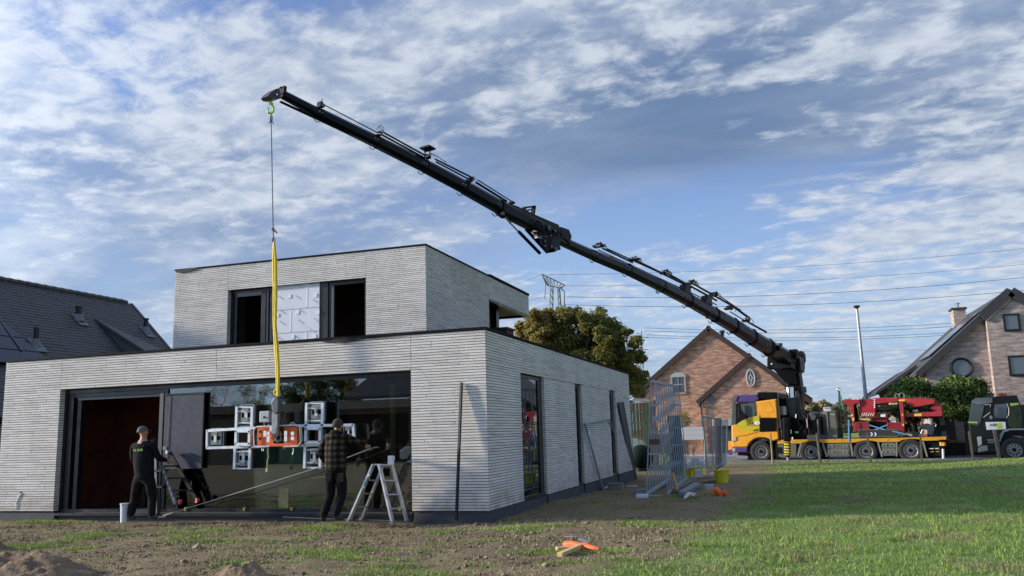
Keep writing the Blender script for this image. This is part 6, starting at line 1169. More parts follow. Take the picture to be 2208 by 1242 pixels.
st = top_thing('blue_strap', 'pale blue lashing strap running down rearwards from the red crane track', 'strap', 1950, .1, 'blue lashing straps on the truck deck'); mb = MB(); mb.beam(tl(*z4([(960, 825)])[0], .0), tl(*z4([(1240, 890)])[0], .0), .01, .05); tw(mb, 'webbing', bs_, st); tpp(z4([(1230, 870), (1340, 880), (1360, 925), (1290, 920)]), -.03, .04, mat('ratchet', (.45, .42, .33), .4, .5), 'ratchet', st)
tarp = top_thing('covered_gear', 'dark navy wrapped gear heap standing at the rear end of the truck deck', 'covered gear', 2000, .6); navy = mat('navy_tarp', (.022, .030, .05), .45, var=.4, vs=6, bump=.6)
tpp(z4([(1500, 760), (1540, 690), (1640, 670), (1700, 700), (1780, 660), (1820, 690), (1800, 800), (1770, 930), (1640, 930), (1640, 800), (1560, 760), (1500, 850)]), .5, 1.3, navy, 'cover', tarp, .04); mb = MB(); mb.tube([tl(*p, .5) for p in z4([(1560, 790), (1530, 860), (1520, 925)])], .03, 6); tw(mb, 'rod', steelg, tarp); mb = MB(); mb.tube([tl(*p, .45) for p in z4([(1790, 655), (1830, 695), (1815, 730)])], .02, 6); tw(mb, 'rod', steelg, tarp)
tpp(z4([(1615, 880), (1650, 880), (1650, 945), (1615, 945)]), .3, .5, mat('gear_red', (.5, .04, .03), .5), 'red_clamp', tarp)
gear = top_thing('stowed_gear', 'dark clutter of grey frames stowed between the red crane and the navy wrapped gear', 'gear', 1965, .9)
for pts in ([(1215, 560), (1260, 560), (1260, 820), (1215, 850)], [(1260, 650), (1290, 650), (1340, 830), (1300, 840)], [(1340, 760), (1365, 760), (1385, 840), (1350, 840)], [(1300, 850), (1500, 850), (1500, 935), (1300, 935)]): tpp(z4(pts), .8, 1.2, blk2 if pts[0][0] < 1300 else mat('clutter_grey', (.16, .16, .16), .6, var=.3), 'frame_piece', gear)
tpp(z4([(1205, 630), (1245, 630), (1248, 680), (1208, 680)]), .75, .79, whitep, 'white_tag', gear)
# ------------------------------------------------------------------ second truck
t2o = gp(2187, 992); t2 = thing('tipper_truck', 'dark green truck cab with white and lime sign at the right edge', 'truck', Vector((0, 0, 0)))
T2 = TM @ tl(2187, 970, -.6); T2.z = -.15
bpy.data.objects['tipper_truck'].matrix_world = Matrix.Translation(T2) @ Matrix.Rotation(TR_A, 4, 'Z'); WM[t2] = Matrix.Translation(T2) @ Matrix.Rotation(TR_A, 4, 'Z')
W2 = -.6
def q2(pts, w0, w1, m, name, bevel=0.0, parent=None): return tpp([(1900+x/7.17, 860+y/7.17) for x, y in pts], W2+w0, W2+w1, m, name, parent or t2, bevel)
cam_ = mat('cab_dark_green', (.009, .010, .009), .35, var=.4, vs=1.2, spec=.4); cam2 = mat('cab_olive_reflect', (.022, .03, .012), .3, var=.8, vs=2.5)
cb2 = q2([(1350, 360), (1380, 120), (1400, 60), (1460, -10), (1800, -40), (2100, -60), (2160, 100), (2330, 130), (2330, 480), (2200, 470), (1980, 475), (1850, 560), (1800, 700), (1790, 830), (1450, 830), (1390, 700)], .04, 2.4, cam_, 'cab', .05)
q2([(1385, 80), (1480, 60), (1530, 90), (1600, 85), (1530, 380), (1480, 420), (1345, 380)], .0, .03, mat('cab_glass_dark', (.035, .05, .055), .08, spec=1.0), 'windscreen', 0, cb2); q2([(1395, 70), (1405, 30), (1470, -15), (1720, -20), (1720, 60), (1500, 95), (1470, 75)], -.03, .035, mat('visor_grey', (.14, .15, .17), .3), 'sun_visor', .01, cb2)
q2([(1750, 90), (1940, 75), (1950, 240), (1900, 300), (1760, 300), (1740, 200)], .0, .03, mat('cab_glass_blue', (.05, .075, .10), .08, spec=1.0), 'side_window', 0, cb2); q2([(1960, 60), (2130, 60), (2170, 200), (2180, 450), (2000, 450), (1940, 350), (1990, 220)], .0, .03, cam2, 'rear_panel', 0, cb2)
q2([(1990, 70), (2120, 60), (2130, 90), (2000, 110)], -.008, -.001, mat('lime_reflect', (.42, .55, .08), .4), 'lime_stripe', 0, cb2); q2([(1340, 352), (1490, 355), (1490, 378), (1350, 372)], -.03, -.001, mat('lime_reflect'), 'lime_stripe', 0, cb2)
mb = MB(); mb.tube([tl(1900+x/7.17, 860+y_/7.17, W2-.02) for x, y_ in ((1945, 70), (1975, 150), (1975, 250), (1930, 300))], .022, 6); tw(mb, 'window_trim', mat('trim_pale', (.45, .45, .38), .4), cb2)
mb = MB(); mb.tube([tl(1900+x/7.17, 860+y_/7.17, W2-.15) for x, y_ in ((1600, 90), (1690, 90), (1700, 200), (1580, 290))], .02, 6); tw(mb, 'mirror_arm', mat('trim_pale'), cb2); q2([(1690, 100), (1740, 95), (1735, 250), (1685, 245)], -.25, -.12, blk2, 'mirror', .01, cb2); q2([(1680, 260), (1722, 258), (1720, 315), (1680, 312)], -.25, -.12, steelg, 'mirror', .01, cb2)
sg = q2([(1610, 360), (1920, 355), (1930, 470), (1630, 480)], -.03, -.005, whitep, 'sign', 0, t2); q2([(1790, 375), (1862, 372), (1868, 460), (1795, 462)], -.04, -.031, mat('lime_print', (.50, .62, .05), .5), 'lime_square', 0, sg)
qq = TM @ tl(1900+1735/7.17, 860+405/7.17, W2-.04); text('AIBI', .17, qq, TRX, (0, 0, 1), mat('print_dark', (.05, .07, .08), .6), t2)
q2([(1480, 590), (1550, 580), (1560, 700), (1500, 740)], -.03, .0, mat('headlight_glass'), 'headlight', .01, cb2); q2([(1540, 730), (1640, 720), (1660, 800), (1500, 830), (1500, 770)], -.04, .5, mat('bumper_grey'), 'bumper', .02, cb2); q2([(1640, 628), (1800, 625), (1800, 645), (1640, 648)], -.04, .0, steelg, 'step_edge', 0, cb2); q2([(1655, 665), (1800, 662), (1800, 680), (1655, 682)], -.04, .0, steelg, 'step_edge', 0, cb2)
q2([(1830, 560), (1880, 490), (1980, 460), (2330, 455), (2330, 478), (1990, 482), (1900, 520), (1850, 640), (1835, 680)], -.06, .0, mat('arch_trim', (.30, .30, .29), .4), 'wheel_arch', .0, cb2); q2([(1850, 640), (1900, 520), (1990, 482), (2330, 478), (2330, 570), (2060, 570), (1950, 620), (1880, 720), (1840, 700)], -.05, .3, blk2, 'wheel_arch', .0, cb2)
p = tl(2187, 970, W2-.05); M2 = WM[t2].inverted() @ TM @ Matrix.Translation(p) @ Matrix.Scale(1.0, 4); copy_part(w0, t2, M2); p = tl(2187, 970, W2+2.5); copy_part(w0, t2, WM[t2].inverted() @ TM @ Matrix.Translation((p.x, W2+2.5, tl(2187, 970, W2).z)) @ Matrix.Rotation(math.pi, 4, 'Z'))
q2([(1800, 830), (2330, 830), (2330, 900), (1830, 900)], .5, 1.8, blk2, 'chassis'); q2([(2165, 90), (2330, 90), (2330, 470), (2190, 470)], .1, 2.3, mat('body_dark', (.05, .045, .04), .6, var=.3), 'tipper_body')
for x in (1740, 1810): mb = MB(); q = tl(1900+(x+100)/7.17, 860-62/7.17, W2+.3); mb.disc(q, (0, 0, 1), .09, .14, 10); tw(mb, 'beacon', mat('beacon_red', (.55, .09, .03), .3), cb2)
# ------------------------------------------------------------------ stakes along the verge
wood_s = mat('stake_wood', (.40, .28, .15), .85, var=.25, vs=6, bump=.4); wood_g = mat('stake_grey_wood', (.20, .16, .115), .9, var=.3, vs=6, bump=.4)
def stake(xt, yt, xb, yb, r, m, label, cat='stake'):
    b = gp(xb, yb); d = (b-CAM).dot(FWD); t = atd(xt, yt, d); o = MB(); n = Vector((t-b)); mb = MB(); mb.tube([b-n*.12, b, b+n*.5+Vector((.006, 0, 0)), t], [r, r, r*.97, r*.92], 7); o = mb.build('stake', m, smooth=True); tag(o, label, cat, 'wooden stakes along the verge'); return o
stake(1661, 934, 1666, 997, .042, wood_s, 'thin wooden stake standing in front of the orange cab'); stake(1761, 934, 1769, 998, .052, wood_g, 'grey weathered stake before the second truck wheel, leaning left'); stake(1869, 934, 1878, 997.5, .046, wood_s, 'pale wooden stake in front of the third truck wheel'); stake(1984, 935, 1988, 997, .042, wood_s, 'pale wooden stake beside the rearmost truck wheel')
stake(2089, 931, 2098, 991, .05, wood_s, 'honey coloured stake leaning left, at the nose of the dark truck'); stake(2144, 927, 2156, 988, .095, wood_g, 'thick brown post in front of the dark truck under its sign', 'post'); stake(2205, 925, 2209, 985, .05, wood_s, 'wooden stake cut off by the right edge of the photo')
# ------------------------------------------------------------------ people
skinm = mat('skin', (.42, .24, .17), .55, var=.08); hairm = mat('short_hair', (.05, .035, .025), .9, var=.3, vs=40); blackcloth = mat('black_workwear', (.010, .011, .014), .9, var=.25, vs=5, bump=1.0, bs=9, spec=.12); trous = mat('black_trousers', (.011, .011, .012), .9, var=.3, vs=5, bump=1.0, bs=9, spec=.12)
shoe = mat('work_shoe', (.03, .027, .024), .7, var=.3); capm = mat('cap_grey', (.10, .098, .09), .85, var=.3, vs=30)
def plaid():
    m = bpy.data.materials.new('plaid_flannel'); m.use_nodes = True; nt = m.node_tree; N = nt.nodes; L = nt.links; b = N['Principled BSDF']; b.inputs['Roughness'].default_value = .9; b.inputs['Specular IOR Level'].default_value = .1; tc = N.new('ShaderNodeTexCoord'); sp = N.new('ShaderNodeSeparateXYZ'); L.new(tc.outputs['Object'], sp.inputs[0]); o = None
    for s_, ax_ in ((0, 0), (2, 0)):
        w = N.new('ShaderNodeMath'); w.operation = 'MULTIPLY'; L.new(sp.outputs[s_], w.inputs[0]); w.inputs[1].default_value = 6.283/.105; sn = N.new('ShaderNodeMath'); sn.operation = 'SINE'; L.new(w.outputs[0], sn.inputs[0]); st = N.new('ShaderNodeMath'); st.operation = 'GREATER_THAN'; L.new(sn.outputs[0], st.inputs[0]); st.inputs[1].default_value = .1
        if o is None: o = st.outputs[0]
        else: a = N.new('ShaderNodeMath'); a.operation = 'ADD'; L.new(o, a.inputs[0]); L.new(st.outputs[0], a.inputs[1]); o = a.outputs[0]
    h = N.new('ShaderNodeMath'); h.operation = 'MULTIPLY'; L.new(o, h.inputs[0]); h.inputs[1].default_value = .5; r = N.new('ShaderNodeValToRGB'); r.color_ramp.interpolation = 'CONSTANT'; L.new(h.outputs[0], r.inputs[0]); e = r.color_ramp.elements; e.new(.5)
    for i, (p, c) in enumerate([(0, (.007, .007, .007)), (.4, (.022, .019, .015)), (.9, (.075, .058, .038))]): e[i].position = p; e[i].color = (*c, 1)
    L.new(r.outputs[0], b.inputs['Base Color']); return m
plaidm = plaid()
def skin_mesh(joints, edges, sub=2):
    """joints: list of (pos, radius or (rx, ry)); returns evaluated mesh"""
    me = bpy.data.meshes.new('tmp'); me.from_pydata([tuple(p) for p, r in joints], edges, []); o = bpy.data.objects.new('tmp', me); COL.objects.link(o); md = o.modifiers.new('s', 'SKIN'); sv = me.skin_vertices[0].data
    for i, (p, r) in enumerate(joints): sv[i].radius = r if isinstance(r, tuple) else (r, r); sv[i].use_root = (i == 0)
    md.use_smooth_shade = True; s2 = o.modifiers.new('u', 'SUBSURF'); s2.levels = sub; bpy.context.view_layer.update(); ev = o.evaluated_get(bpy.context.evaluated_depsgraph_get()); m = bpy.data.meshes.new_from_object(ev); bpy.data.objects.remove(o); return m
def segd(p, a, b):
    ab = b-a; t = max(0, min(1, (p-a).dot(ab)/max(1e-9, ab.length_squared))); return (p-(a+ab*t)).length
def person(label, J, top, head_cover, facing, hands=('r', 'l'), logo=None, gloves=None, hair=hairm):
    """J: world joints. the body is one skin surface, materials by region"""
    base = Vector(((J['fl'].x+J['fr'].x)/2, (J['fl'].y+J['fr'].y)/2, min(J['fl'].z, J['fr'].z)))
    t = thing('person', label, 'person', base)
    V = []; E_ = []; idx = {}
    def add(n, p, r, par=None):
        idx[n] = len(V); V.append((Vector(p), r)); 
        if par: E_.append((idx[par], idx[n]))
    F_ = Vector(facing).normalized(); pel = (J['hl']+J['hr'])/2; ch = J['chest']; sh = (J['sl']+J['sr'])/2
    add('pelvis', pel, (.155, .115)); add('waist', pel.lerp(ch, .45), (.15, .11), 'pelvis'); add('chest', ch, (.185, .125), 'waist'); add('upper', ch.lerp(sh, .75), (.16, .11), 'chest'); add('neck', J['neck'], .058, 'upper')
    hd = J['head']; add('jaw', J['neck'].lerp(hd, .55)+F_*.02, .068, 'neck'); add('skull', hd, (.083, .098), 'jaw'); add('crown', hd+(hd-J['neck']).normalized()*.07, (.068, .08), 'skull')
    for s in ('l', 'r'):
        add('s'+s, J['s'+s], .075, 'upper'); add('ua'+s, J['s'+s].lerp(J['e'+s], .5), .074, 's'+s); add('e'+s, J['e'+s], .064, 'ua'+s); add('fa'+s, J['e'+s].lerp(J['w'+s], .5), .060, 'e'+s); add('w'+s, J['w'+s], .036, 'fa'+s)
        d = (J['w'+s]-J['fa'+s] if ('fa'+s) in J else (J['w'+s]-J['e'+s])).normalized(); add('palm'+s, J['w'+s]+d*.06, (.042, .030), 'w'+s)
        side = d.cross(F_).normalized(); pb = J['w'+s]+d*.095
        for k in range(4):
            o = side*(.026-.0175*k); l = (.075, .085, .078, .06)[k]; dn_ = F_*(.35)+Vector((0, 0, -.55)); a1 = pb+o; a2 = a1+d*l*.5+dn_*.018; a3 = a2+d*l*.28+dn_*.04; add(f'f{k}{s}', a1, .0105, 'palm'+s); add(f'g{k}{s}', a2, .0095, f'f{k}{s}'); add(f'h{k}{s}', a3, .008, f'g{k}{s}')
        a1 = J['w'+s]+d*.035+side*.035; add('t1'+s, a1, .013, 'palm'+s); add('t2'+s, a1+side*.022+d*.03, .011, 't1'+s); add('t3'+s, a1+side*.022+d*.058+Vector((0, 0, -.01)), .009, 't2'+s)
        add('h'+s, J['h'+s], .115, 'pelvis'); add('th'+s, J['h'+s].lerp(J['k'+s], .45), .106, 'h'+s); add('k'+s, J['k'+s]+Vector((random.uniform(-.01, .01), 0, 0)), .084, 'th'+s); add('sh'+s, J['k'+s].lerp(J['a'+s], .4), .083, 'k'+s); add('a'+s, J['a'+s], .074, 'sh'+s)
        fd = (J['f'+s]-J['a'+s]); add('hl'+s, J['a'+s]+Vector((0, 0, -.045)), .05, 'a'+s); add('ft'+s, Vector((J['f'+s].x, J['f'+s].y, J['f'+s].z+.045)), (.048, .036), 'hl'+s)
    me = skin_mesh(V, E_, 2); M = wm(t).inverted()
    mats = [skinm, top, trous, shoe, gloves or skinm]
    for q in mats: me.materials.append(q)
    segs = []
    def sg(a, b, m): segs.append((V[idx[a]][0], V[idx[b]][0], m))
    sg('pelvis', 'waist', 1); sg('waist', 'upper', 1); sg('neck', 'crown', 0)
    for s in ('l', 'r'):
        for a, b in (('upper', 's'), ('s', 'ua'), ('ua', 'e'), ('e', 'fa'), ('fa', 'w')): sg(a if a == 'upper' else a+s, b+s, 1)
        sg('w'+s, 'palm'+s, 4); sg('palm'+s, f'h1{s}', 4); sg('h'+s, 'k'+s, 2); sg('k'+s, 'a'+s, 2); sg('hl'+s, 'ft'+s, 3)
    jz = pel.z+.05
    for f in me.polygons:
        c = sum((me.vertices[i].co for i in f.vertices), Vector())/len(f.vertices); m = min(segs, key=lambda g: segd(c, g[0], g[1]))[2]
        if m in (1, 2) and abs(c.x-pel.x) < .35 and segd(c, pel, ch) < .28: m = 1 if c.z > jz else 2
        f.material_index = m; f.use_smooth = True
    me.transform(M); b = linkobj('body', me, t)
    # jacket hem and collar
    mb = MB(); xr = Vector((1, 0, 0)) if abs(F_.y) > .5 else Vector((0, 1, 0)); ring = lambda c, rx, ry, n=20: [c+F_.cross(Vector((0, 0, 1)))*math.cos(2*math.pi*i/n)*rx+F_*math.sin(2*math.pi*i/n)*ry for i in range(n)]
    lv = [(pel+Vector((0, 0, .035)), .205, .165), (pel+Vector((0, 0, .12)), .205, .165), (pel.lerp(ch, .5), .21, .165), (ch, .235, .17), (ch.lerp(sh, .7), .21, .14)]
    if top is blackcloth or top is plaidm:
        vs = []; fs = []
        for c, rx, ry in lv: vs += [p+Vector((random.uniform(-.008, .008), random.uniform(-.008, .008), random.uniform(-.006, .006))) for p in ring(c, rx, ry)]
        for k in range(len(lv)-1):
            for i in range(20): fs.append((k*20+i, k*20+(i+1) % 20, (k+1)*20+(i+1) % 20, (k+1)*20+i))
        mb.add(vs, fs); jk = mb.build('jacket', top, t, smooth=True); s_ = jk.modifiers.new('s', 'SUBSURF'); s_.render_levels = 1
    # head details
    up = (hd-J['neck']).normalized(); sd_ = F_.cross(up).normalized(); mb = MB()
    for s in (-1, 1): mb.lathe(hd+sd_*s*.086-up*.01, sd_*s, [(-.01, .0), (-.005, .026), (.008, .03), (.014, .018), (.016, 0)], 10)
    mb.build('ear', skinm, t, smooth=True)
    mb = MB(); mb.tube([hd+F_*.085+up*.025, hd+F_*.108-up*.012, hd+F_*.09-up*.022], [.008, .014, .01], 6); mb.build('nose', skinm, t, smooth=True)
    mb = MB(); mb.disc(hd+F_*.088+sd_*.03+up*.02, F_, .010, .01, 8); mb.disc(hd+F_*.088-sd_*.03+up*.02, F_, .010, .01, 8); mb.build('eyes', darkin, t); mb = MB(); mb.beam(hd+F_*.090-up*.045+sd_*.022, hd+F_*.090-up*.045-sd_*.022, .006, .006); mb.build('mouth', mat('lips', (.3, .12, .1), .6), t)
    m_ = capm if head_cover else hair; mb = MB(); c0 = hd+up*.015; pr = [(.105, 0), (.10, .03), (.085, .058), (.06, .078), (.03, .090), (.0, .095)] + ([(-.012, .097)] if head_cover else [(-.03, .094), (-.05, .088)])
    mb.lathe(c0-F_*.012, up, pr, 20); v2 = []
    for p in mb.v: q = Vector(p)-c0; k = q.dot(F_); v2.append(tuple(c0+q+F_*k*.16))
    mb.v = v2; mb.build('cap' if head_cover else 'hair', m_, t, smooth=True)
    if head_cover: mb = MB(); mb.prism([hd+F_*.09+sd_*.07+up*.03, hd+F_*.16+sd_*.045+up*.02, hd+F_*.16-sd_*.045+up*.02, hd+F_*.09-sd_*.07+up*.03], up*.008); mb.build('cap_peak', capm, t)
    return t
def pj(px, py, y): return aty(px, py, y)
# man at the right in a plaid hooded jacket, seen from behind, reaching right
y = -.58
J = dict(head=pj(729, 917, y), neck=pj(727, 930, y), chest=pj(724, 962, y), sl=pj(705, 944, y), sr=pj(745, 942, y), el=pj(690, 976, y-.06), wl=pj(700, 995, y+.10), er=pj(768, 952, y+.10), wr=pj(786, 961, y+.28),
         hl=pj(713, 1018, y), hr=pj(735, 1018, y), kl=pj(712, 1068, y+.03), kr=pj(738, 1066, y+.08), al=pj(697, 1112, y-.05), ar=pj(724, 1110, y-.02), fl=pj(699, 1126, y+.10), fr=pj(742, 1125, y+.02))
J['al'].z = max(J['al'].z, .16); pl = person('man in brown plaid hooded jacket and black trousers, seen from behind', J, plaidm, False, (.15, 1, 0))
mb = MB(); c = J['neck']+Vector((0, -.055, -.035))
mb.lathe(c, Vector((0, -.35, -1)), [(-.05, .06), (-.03, .10), (.02, .125), (.07, .115), (.11, .07), (.12, .0)], 16); mb.v = [tuple(Vector(p)+Vector((0, (Vector(p)-c).y*-.25, 0))) for p in mb.v]; mb.build('hood', plaidm, pl, smooth=True)
for q in ((pj(709, 1028, y-.13), .07), (pj(735, 1030, y-.13), .065)): mb = MB(); mb.box(q[0], (.13, .02, .16)); mb.build('back_pocket', trous, pl, bevel=.01)
for px in (686, 715): pass
# man at the left in black with a cap
y = -.52
J = dict(head=pj(309, 932, y), neck=pj(309, 946, y), chest=pj(308, 982, y), sl=pj(288, 961, y-.02), sr=pj(330, 960, y), el=pj(287, 990, y+.02), wl=pj(305, 1008, y+.28), er=pj(341, 988, y+.10), wr=pj(358, 992, y+.30),
         hl=pj(298, 1034, y), hr=pj(324, 1034, y), kl=pj(291, 1074, y+.02), kr=pj(328, 1074, y+.06), al=pj(282, 1110, y-.06), ar=pj(327, 1110, y-.02), fl=pj(292, 1123, y-.03), fr=pj(340, 1122, y+.02))
p1 = person('man in black workwear with green letters on his back and a grey cap', J, blackcloth, True, (.25, 1, 0))
qy = y-.185
for s_, px, py, ww in (('ME', 290.5, 971.5, .095), ('DUR', 302, 970.5, .10)):
    q = pj(px, py, qy); text(s_, .062, q, (1, 0, .03), (0, 0, 1), mat('lime_lettering', (.30, .62, .12), .6), p1)
# third worker behind, inside the opening
y = .75
J = dict(head=pj(333, 957, y), neck=pj(333, 970, y), chest=pj(329, 1000, y), sl=pj(316, 982, y), sr=pj(346, 982, y), el=pj(318, 1010, y-.1), wl=pj(338, 1020, y-.35), er=pj(352, 1002, y-.25), wr=pj(356, 978, y-.42),
         hl=pj(318, 1044, y), hr=pj(336, 1044, y), kl=pj(316, 1076, y-.05), kr=pj(338, 1076, y-.04), al=pj(314, 1098, y), ar=pj(338, 1098, y), fl=pj(318, 1102, y-.2), fr=pj(344, 1102, y-.2))
person('worker in dark clothes and white gloves, mostly hidden behind the man with the cap', J, blackcloth, False, (.3, -1, 0), gloves=mat('white_glove', (.6, .6, .58), .8))
# ------------------------------------------------------------------ ladders, poles, bucket
lb = thing('black_ladder', 'black folding ladder with red feet carried tilted by the man with the cap', 'ladder', pj(385, 1020, -.35)); ladm = mat('ladder_black', (.02, .021, .023), .45, .3); ladg = mat('ladder_grey', (.22, .23, .25), .4, .5)
def Lp(px, py, y=-.35): return pj(px, py, y)
mb = MB(); mb.beam(Lp(349, 1004), Lp(378, 1086), .03, .07, up=(1, 0, 0)); mb.build('stile', ladg, lb); mb = MB(); mb.beam(Lp(364, 972, .0), Lp(424, 1078, .0), .03, .07, up=(1, 0, 0)); mb.build('stile', ladm, lb)
for (a, b) in (((352, 1006), (382, 1004)), ((360, 1031), (397, 1031)), ((372, 1058), (412, 1057))): mb = MB(); mb.beam(Lp(*a), Lp(*b, .0), .08, .03); mb.build('rung', ladm, lb)
for x, y_, yy in ((388, 1082, -.35), (425, 1079, .0)): mb = MB(); mb.disc(Lp(x, y_, yy), (.5, 1, 0), .048, .05, 14); mb.build('foot', mat('foot_red', (.55, .05, .03), .5), lb)
mb = MB(); mb.disc(Lp(362, 974, -.02), (.5, 1, 0), .05, .06, 12); mb.box(Lp(357, 966, -.05), (.09, .06, .06)); mb.build('hinge', ladg, lb)
for i in range(6): mb = MB(); mb.box(Lp(353+i*4.2, 1018+i*11.7, -.39), (.012, .01, .05)); mb.build('print_mark', whitep, lb)
for x, y_ in ((337, 1015), (339, 1050)): mb = MB(); mb.beam(Lp(x-6, y_, .1), Lp(x+12, y_, .1), .05, .04); mb.build('rung', ladm, lb)
mb = MB(); mb.beam(Lp(336, 985, .1), Lp(337, 1110, .1), .03, .05); mb.build('stile', ladg, lb)
sl_ = thing('step_ladder', 'open aluminium step ladder with worn silver rails standing right of the plaid jacket', 'step ladder', gp(820, 1124)); al_ = mat('worn_aluminium', (.56, .57, .60), .38, .55, var=.2, vs=6); al2 = mat('tread_aluminium', (.33, .33, .33), .5, .5, var=.2, vs=6)
yf, yb_ = -.62, -.25
A = dict(fl=pj(752, 1124, yf), ft=pj(805, 1002, yf+.06), fr=pj(847, 1128, yf), frt=pj(818, 1003, yf+.05), bl=pj(780, 1120, -.18), blt=pj(825, 1006, -.3), br=pj(878, 1126, -.2), brt=pj(845, 1003, -.28))
for a, b in (('fl', 'ft'), ('fr', 'frt'), ('bl', 'blt'), ('br', 'brt')): mb = MB(); mb.beam(A[a], A[b], .095, .03, up=(1, 0, .2)); mb.build('rail', al_, sl_)
for k in range(1, 4):
    t = k/4.1; mb = MB(); mb.beam(A['fr'].lerp(A['frt'], t), A['br'].lerp(A['brt'], t), .09, .022); mb.build('tread', al_, sl_); mb = MB(); mb.beam(A['fl'].lerp(A['ft'], t), A['bl'].lerp(A['blt'], t), .07, .02); mb.build('tread', al2, sl_)
mb = MB(); mb.prism([pj(801, 1003, yf+.04), pj(820, 1003, yf+.04), pj(848, 1005, -.27), pj(828, 1005, -.27)], (0, 0, .022)); mb.build('top_step', al_, sl_)
for a in ('fl', 'fr', 'bl', 'br'): mb = MB(); mb.box(A[a]+Vector((0, 0, .015)), (.06, .10, .05)); mb.build('foot', mat('foot_grey', (.16, .16, .16), .7), sl_)
for k, (x, y_) in enumerate(((800, 1012), (795, 1024), (790, 1035), (784, 1050))): mb = MB(); mb.box(pj(x, y_, yf-.01), (.025, .008, .04)); mb.build('sticker', mat('sticker_blue', (.12, .25, .5), .5) if k % 2 == 0 else whitep, sl_)
q = pj(843, 992, -.33); qb = pj(843, 1003, -.33); cu = thing('white_cup', 'white paper box cup standing on top of the aluminium step ladder', 'cup', qb); mb = MB(); mb.bb((q.x-.045, -.37, qb.z), (q.x+.045, -.29, q.z+.075)); mb.build('body', mat('white_paper', (.75, .75, .76), .7), cu, bevel=.008); mb = MB(); mb.box((q.x+.055, -.33, q.z+.03), (.02, .03, .06)); mb.build('handle', mat('white_paper'), cu)
pole = thing('metal_pole', 'long slanting silver pole resting at the sill and held up by the man in plaid', 'pole', pj(352, 1112, -.30)); mb = MB(); mb.tube([pj(352, 1112, -.28), pj(520, 1060, -.3), pj(700, 1004, -.30)], .0075, 8); mb.build('shaft', mat('pole_silver', (.26, .26, .26), .4, .5), pole); mb = MB(); mb.tube([pj(749, 987, -.30), pj(795, 969, -.28), pj(812, 964, -.28)], .011, 8); mb.tube([pj(700, 1004, -.30), pj(749, 987, -.30)], .0105, 8); mb.tube([pj(812, 964, -.28), pj(817, 966, -.28)], .008, 8); mb.build('handle_end', mat('pole_silver'), pole)
mb = MB(); mb.box(pj(350, 1114, -.26), (.22, .1, .02)); mb.build('pole_foot', chrome, pole)
bk = thing('white_bucket', 'tall white plastic bucket with a lid standing beside the man with the cap', 'bucket', gp(267, 1125)); q = gp(267, 1126); q.y = -.6; q = pj(267, 1126, -.6); h = pj(267, 1085, -.6).z-q.z
mb = MB(); mb.lathe(q, (0, 0, 1), [(0, 0), (0, .062), (h*.5, .068), (h*.93, .073), (h*.93, .0)], 20); mb.build('pail', mat('white_plastic', (.62, .64, .68), .45, var=.05), bk, smooth=True); mb = MB(); mb.lathe(q, (0, 0, 1), [(h*.90, .078), (h*.93, .082), (h*1.0, .082), (h*1.0, .0)], 20); mb.build('lid', mat('white_plastic'), bk, smooth=True); mb = MB(); mb.tube([q+Vector((math.cos(t)*.085, -.02-math.sin(t)*.03, h*.88-math.sin(t)*.11)) for t in [k*.3927 for k in range(9)]], .003, 5); mb.build('bail', steelg, bk)
bp0, bp1 = pj(984, 1122, -.22), pj(995, 825, -.04); bpl = thing('black_pole', 'thin black square profile leaning against the pale brick corner pier', 'profile', bp0); mb = MB(); mb.beam(bp0, bp1, .045, .035); mb.build('profile', mat('dark_profile', (.012, .013, .02), .6, spec=.2), bpl)
mb = MB()
for pts in ([(640, 1117), (700, 1120), (760, 1121)], [(610, 1116), (650, 1118)], [(770, 1122), (850, 1124)]): mb.tube([pj(x, y_, -.2)+Vector((0, 0, .01)) for x, y_ in pts], .007, 5)
o = mb.build('plastic_strip', mat('dirty_film', (.14, .135, .13), .6, var=.3)); tag(o, 'dirty strips of pale film lying at the foot of the big window', 'film')
o['kind'] = 'stuff'
mb = MB(); c = pj(885, 1113, -.12); mb.tube([c+Vector((math.cos(t)*.06, 0, math.sin(t)*.10)) for t in [k*math.pi/6 for k in range(12)]], .012, 5, closed=True); o = mb.build('cable_loop', blk2); tag(o, 'small black cable loop at the window corner beside the step ladder', 'cable')
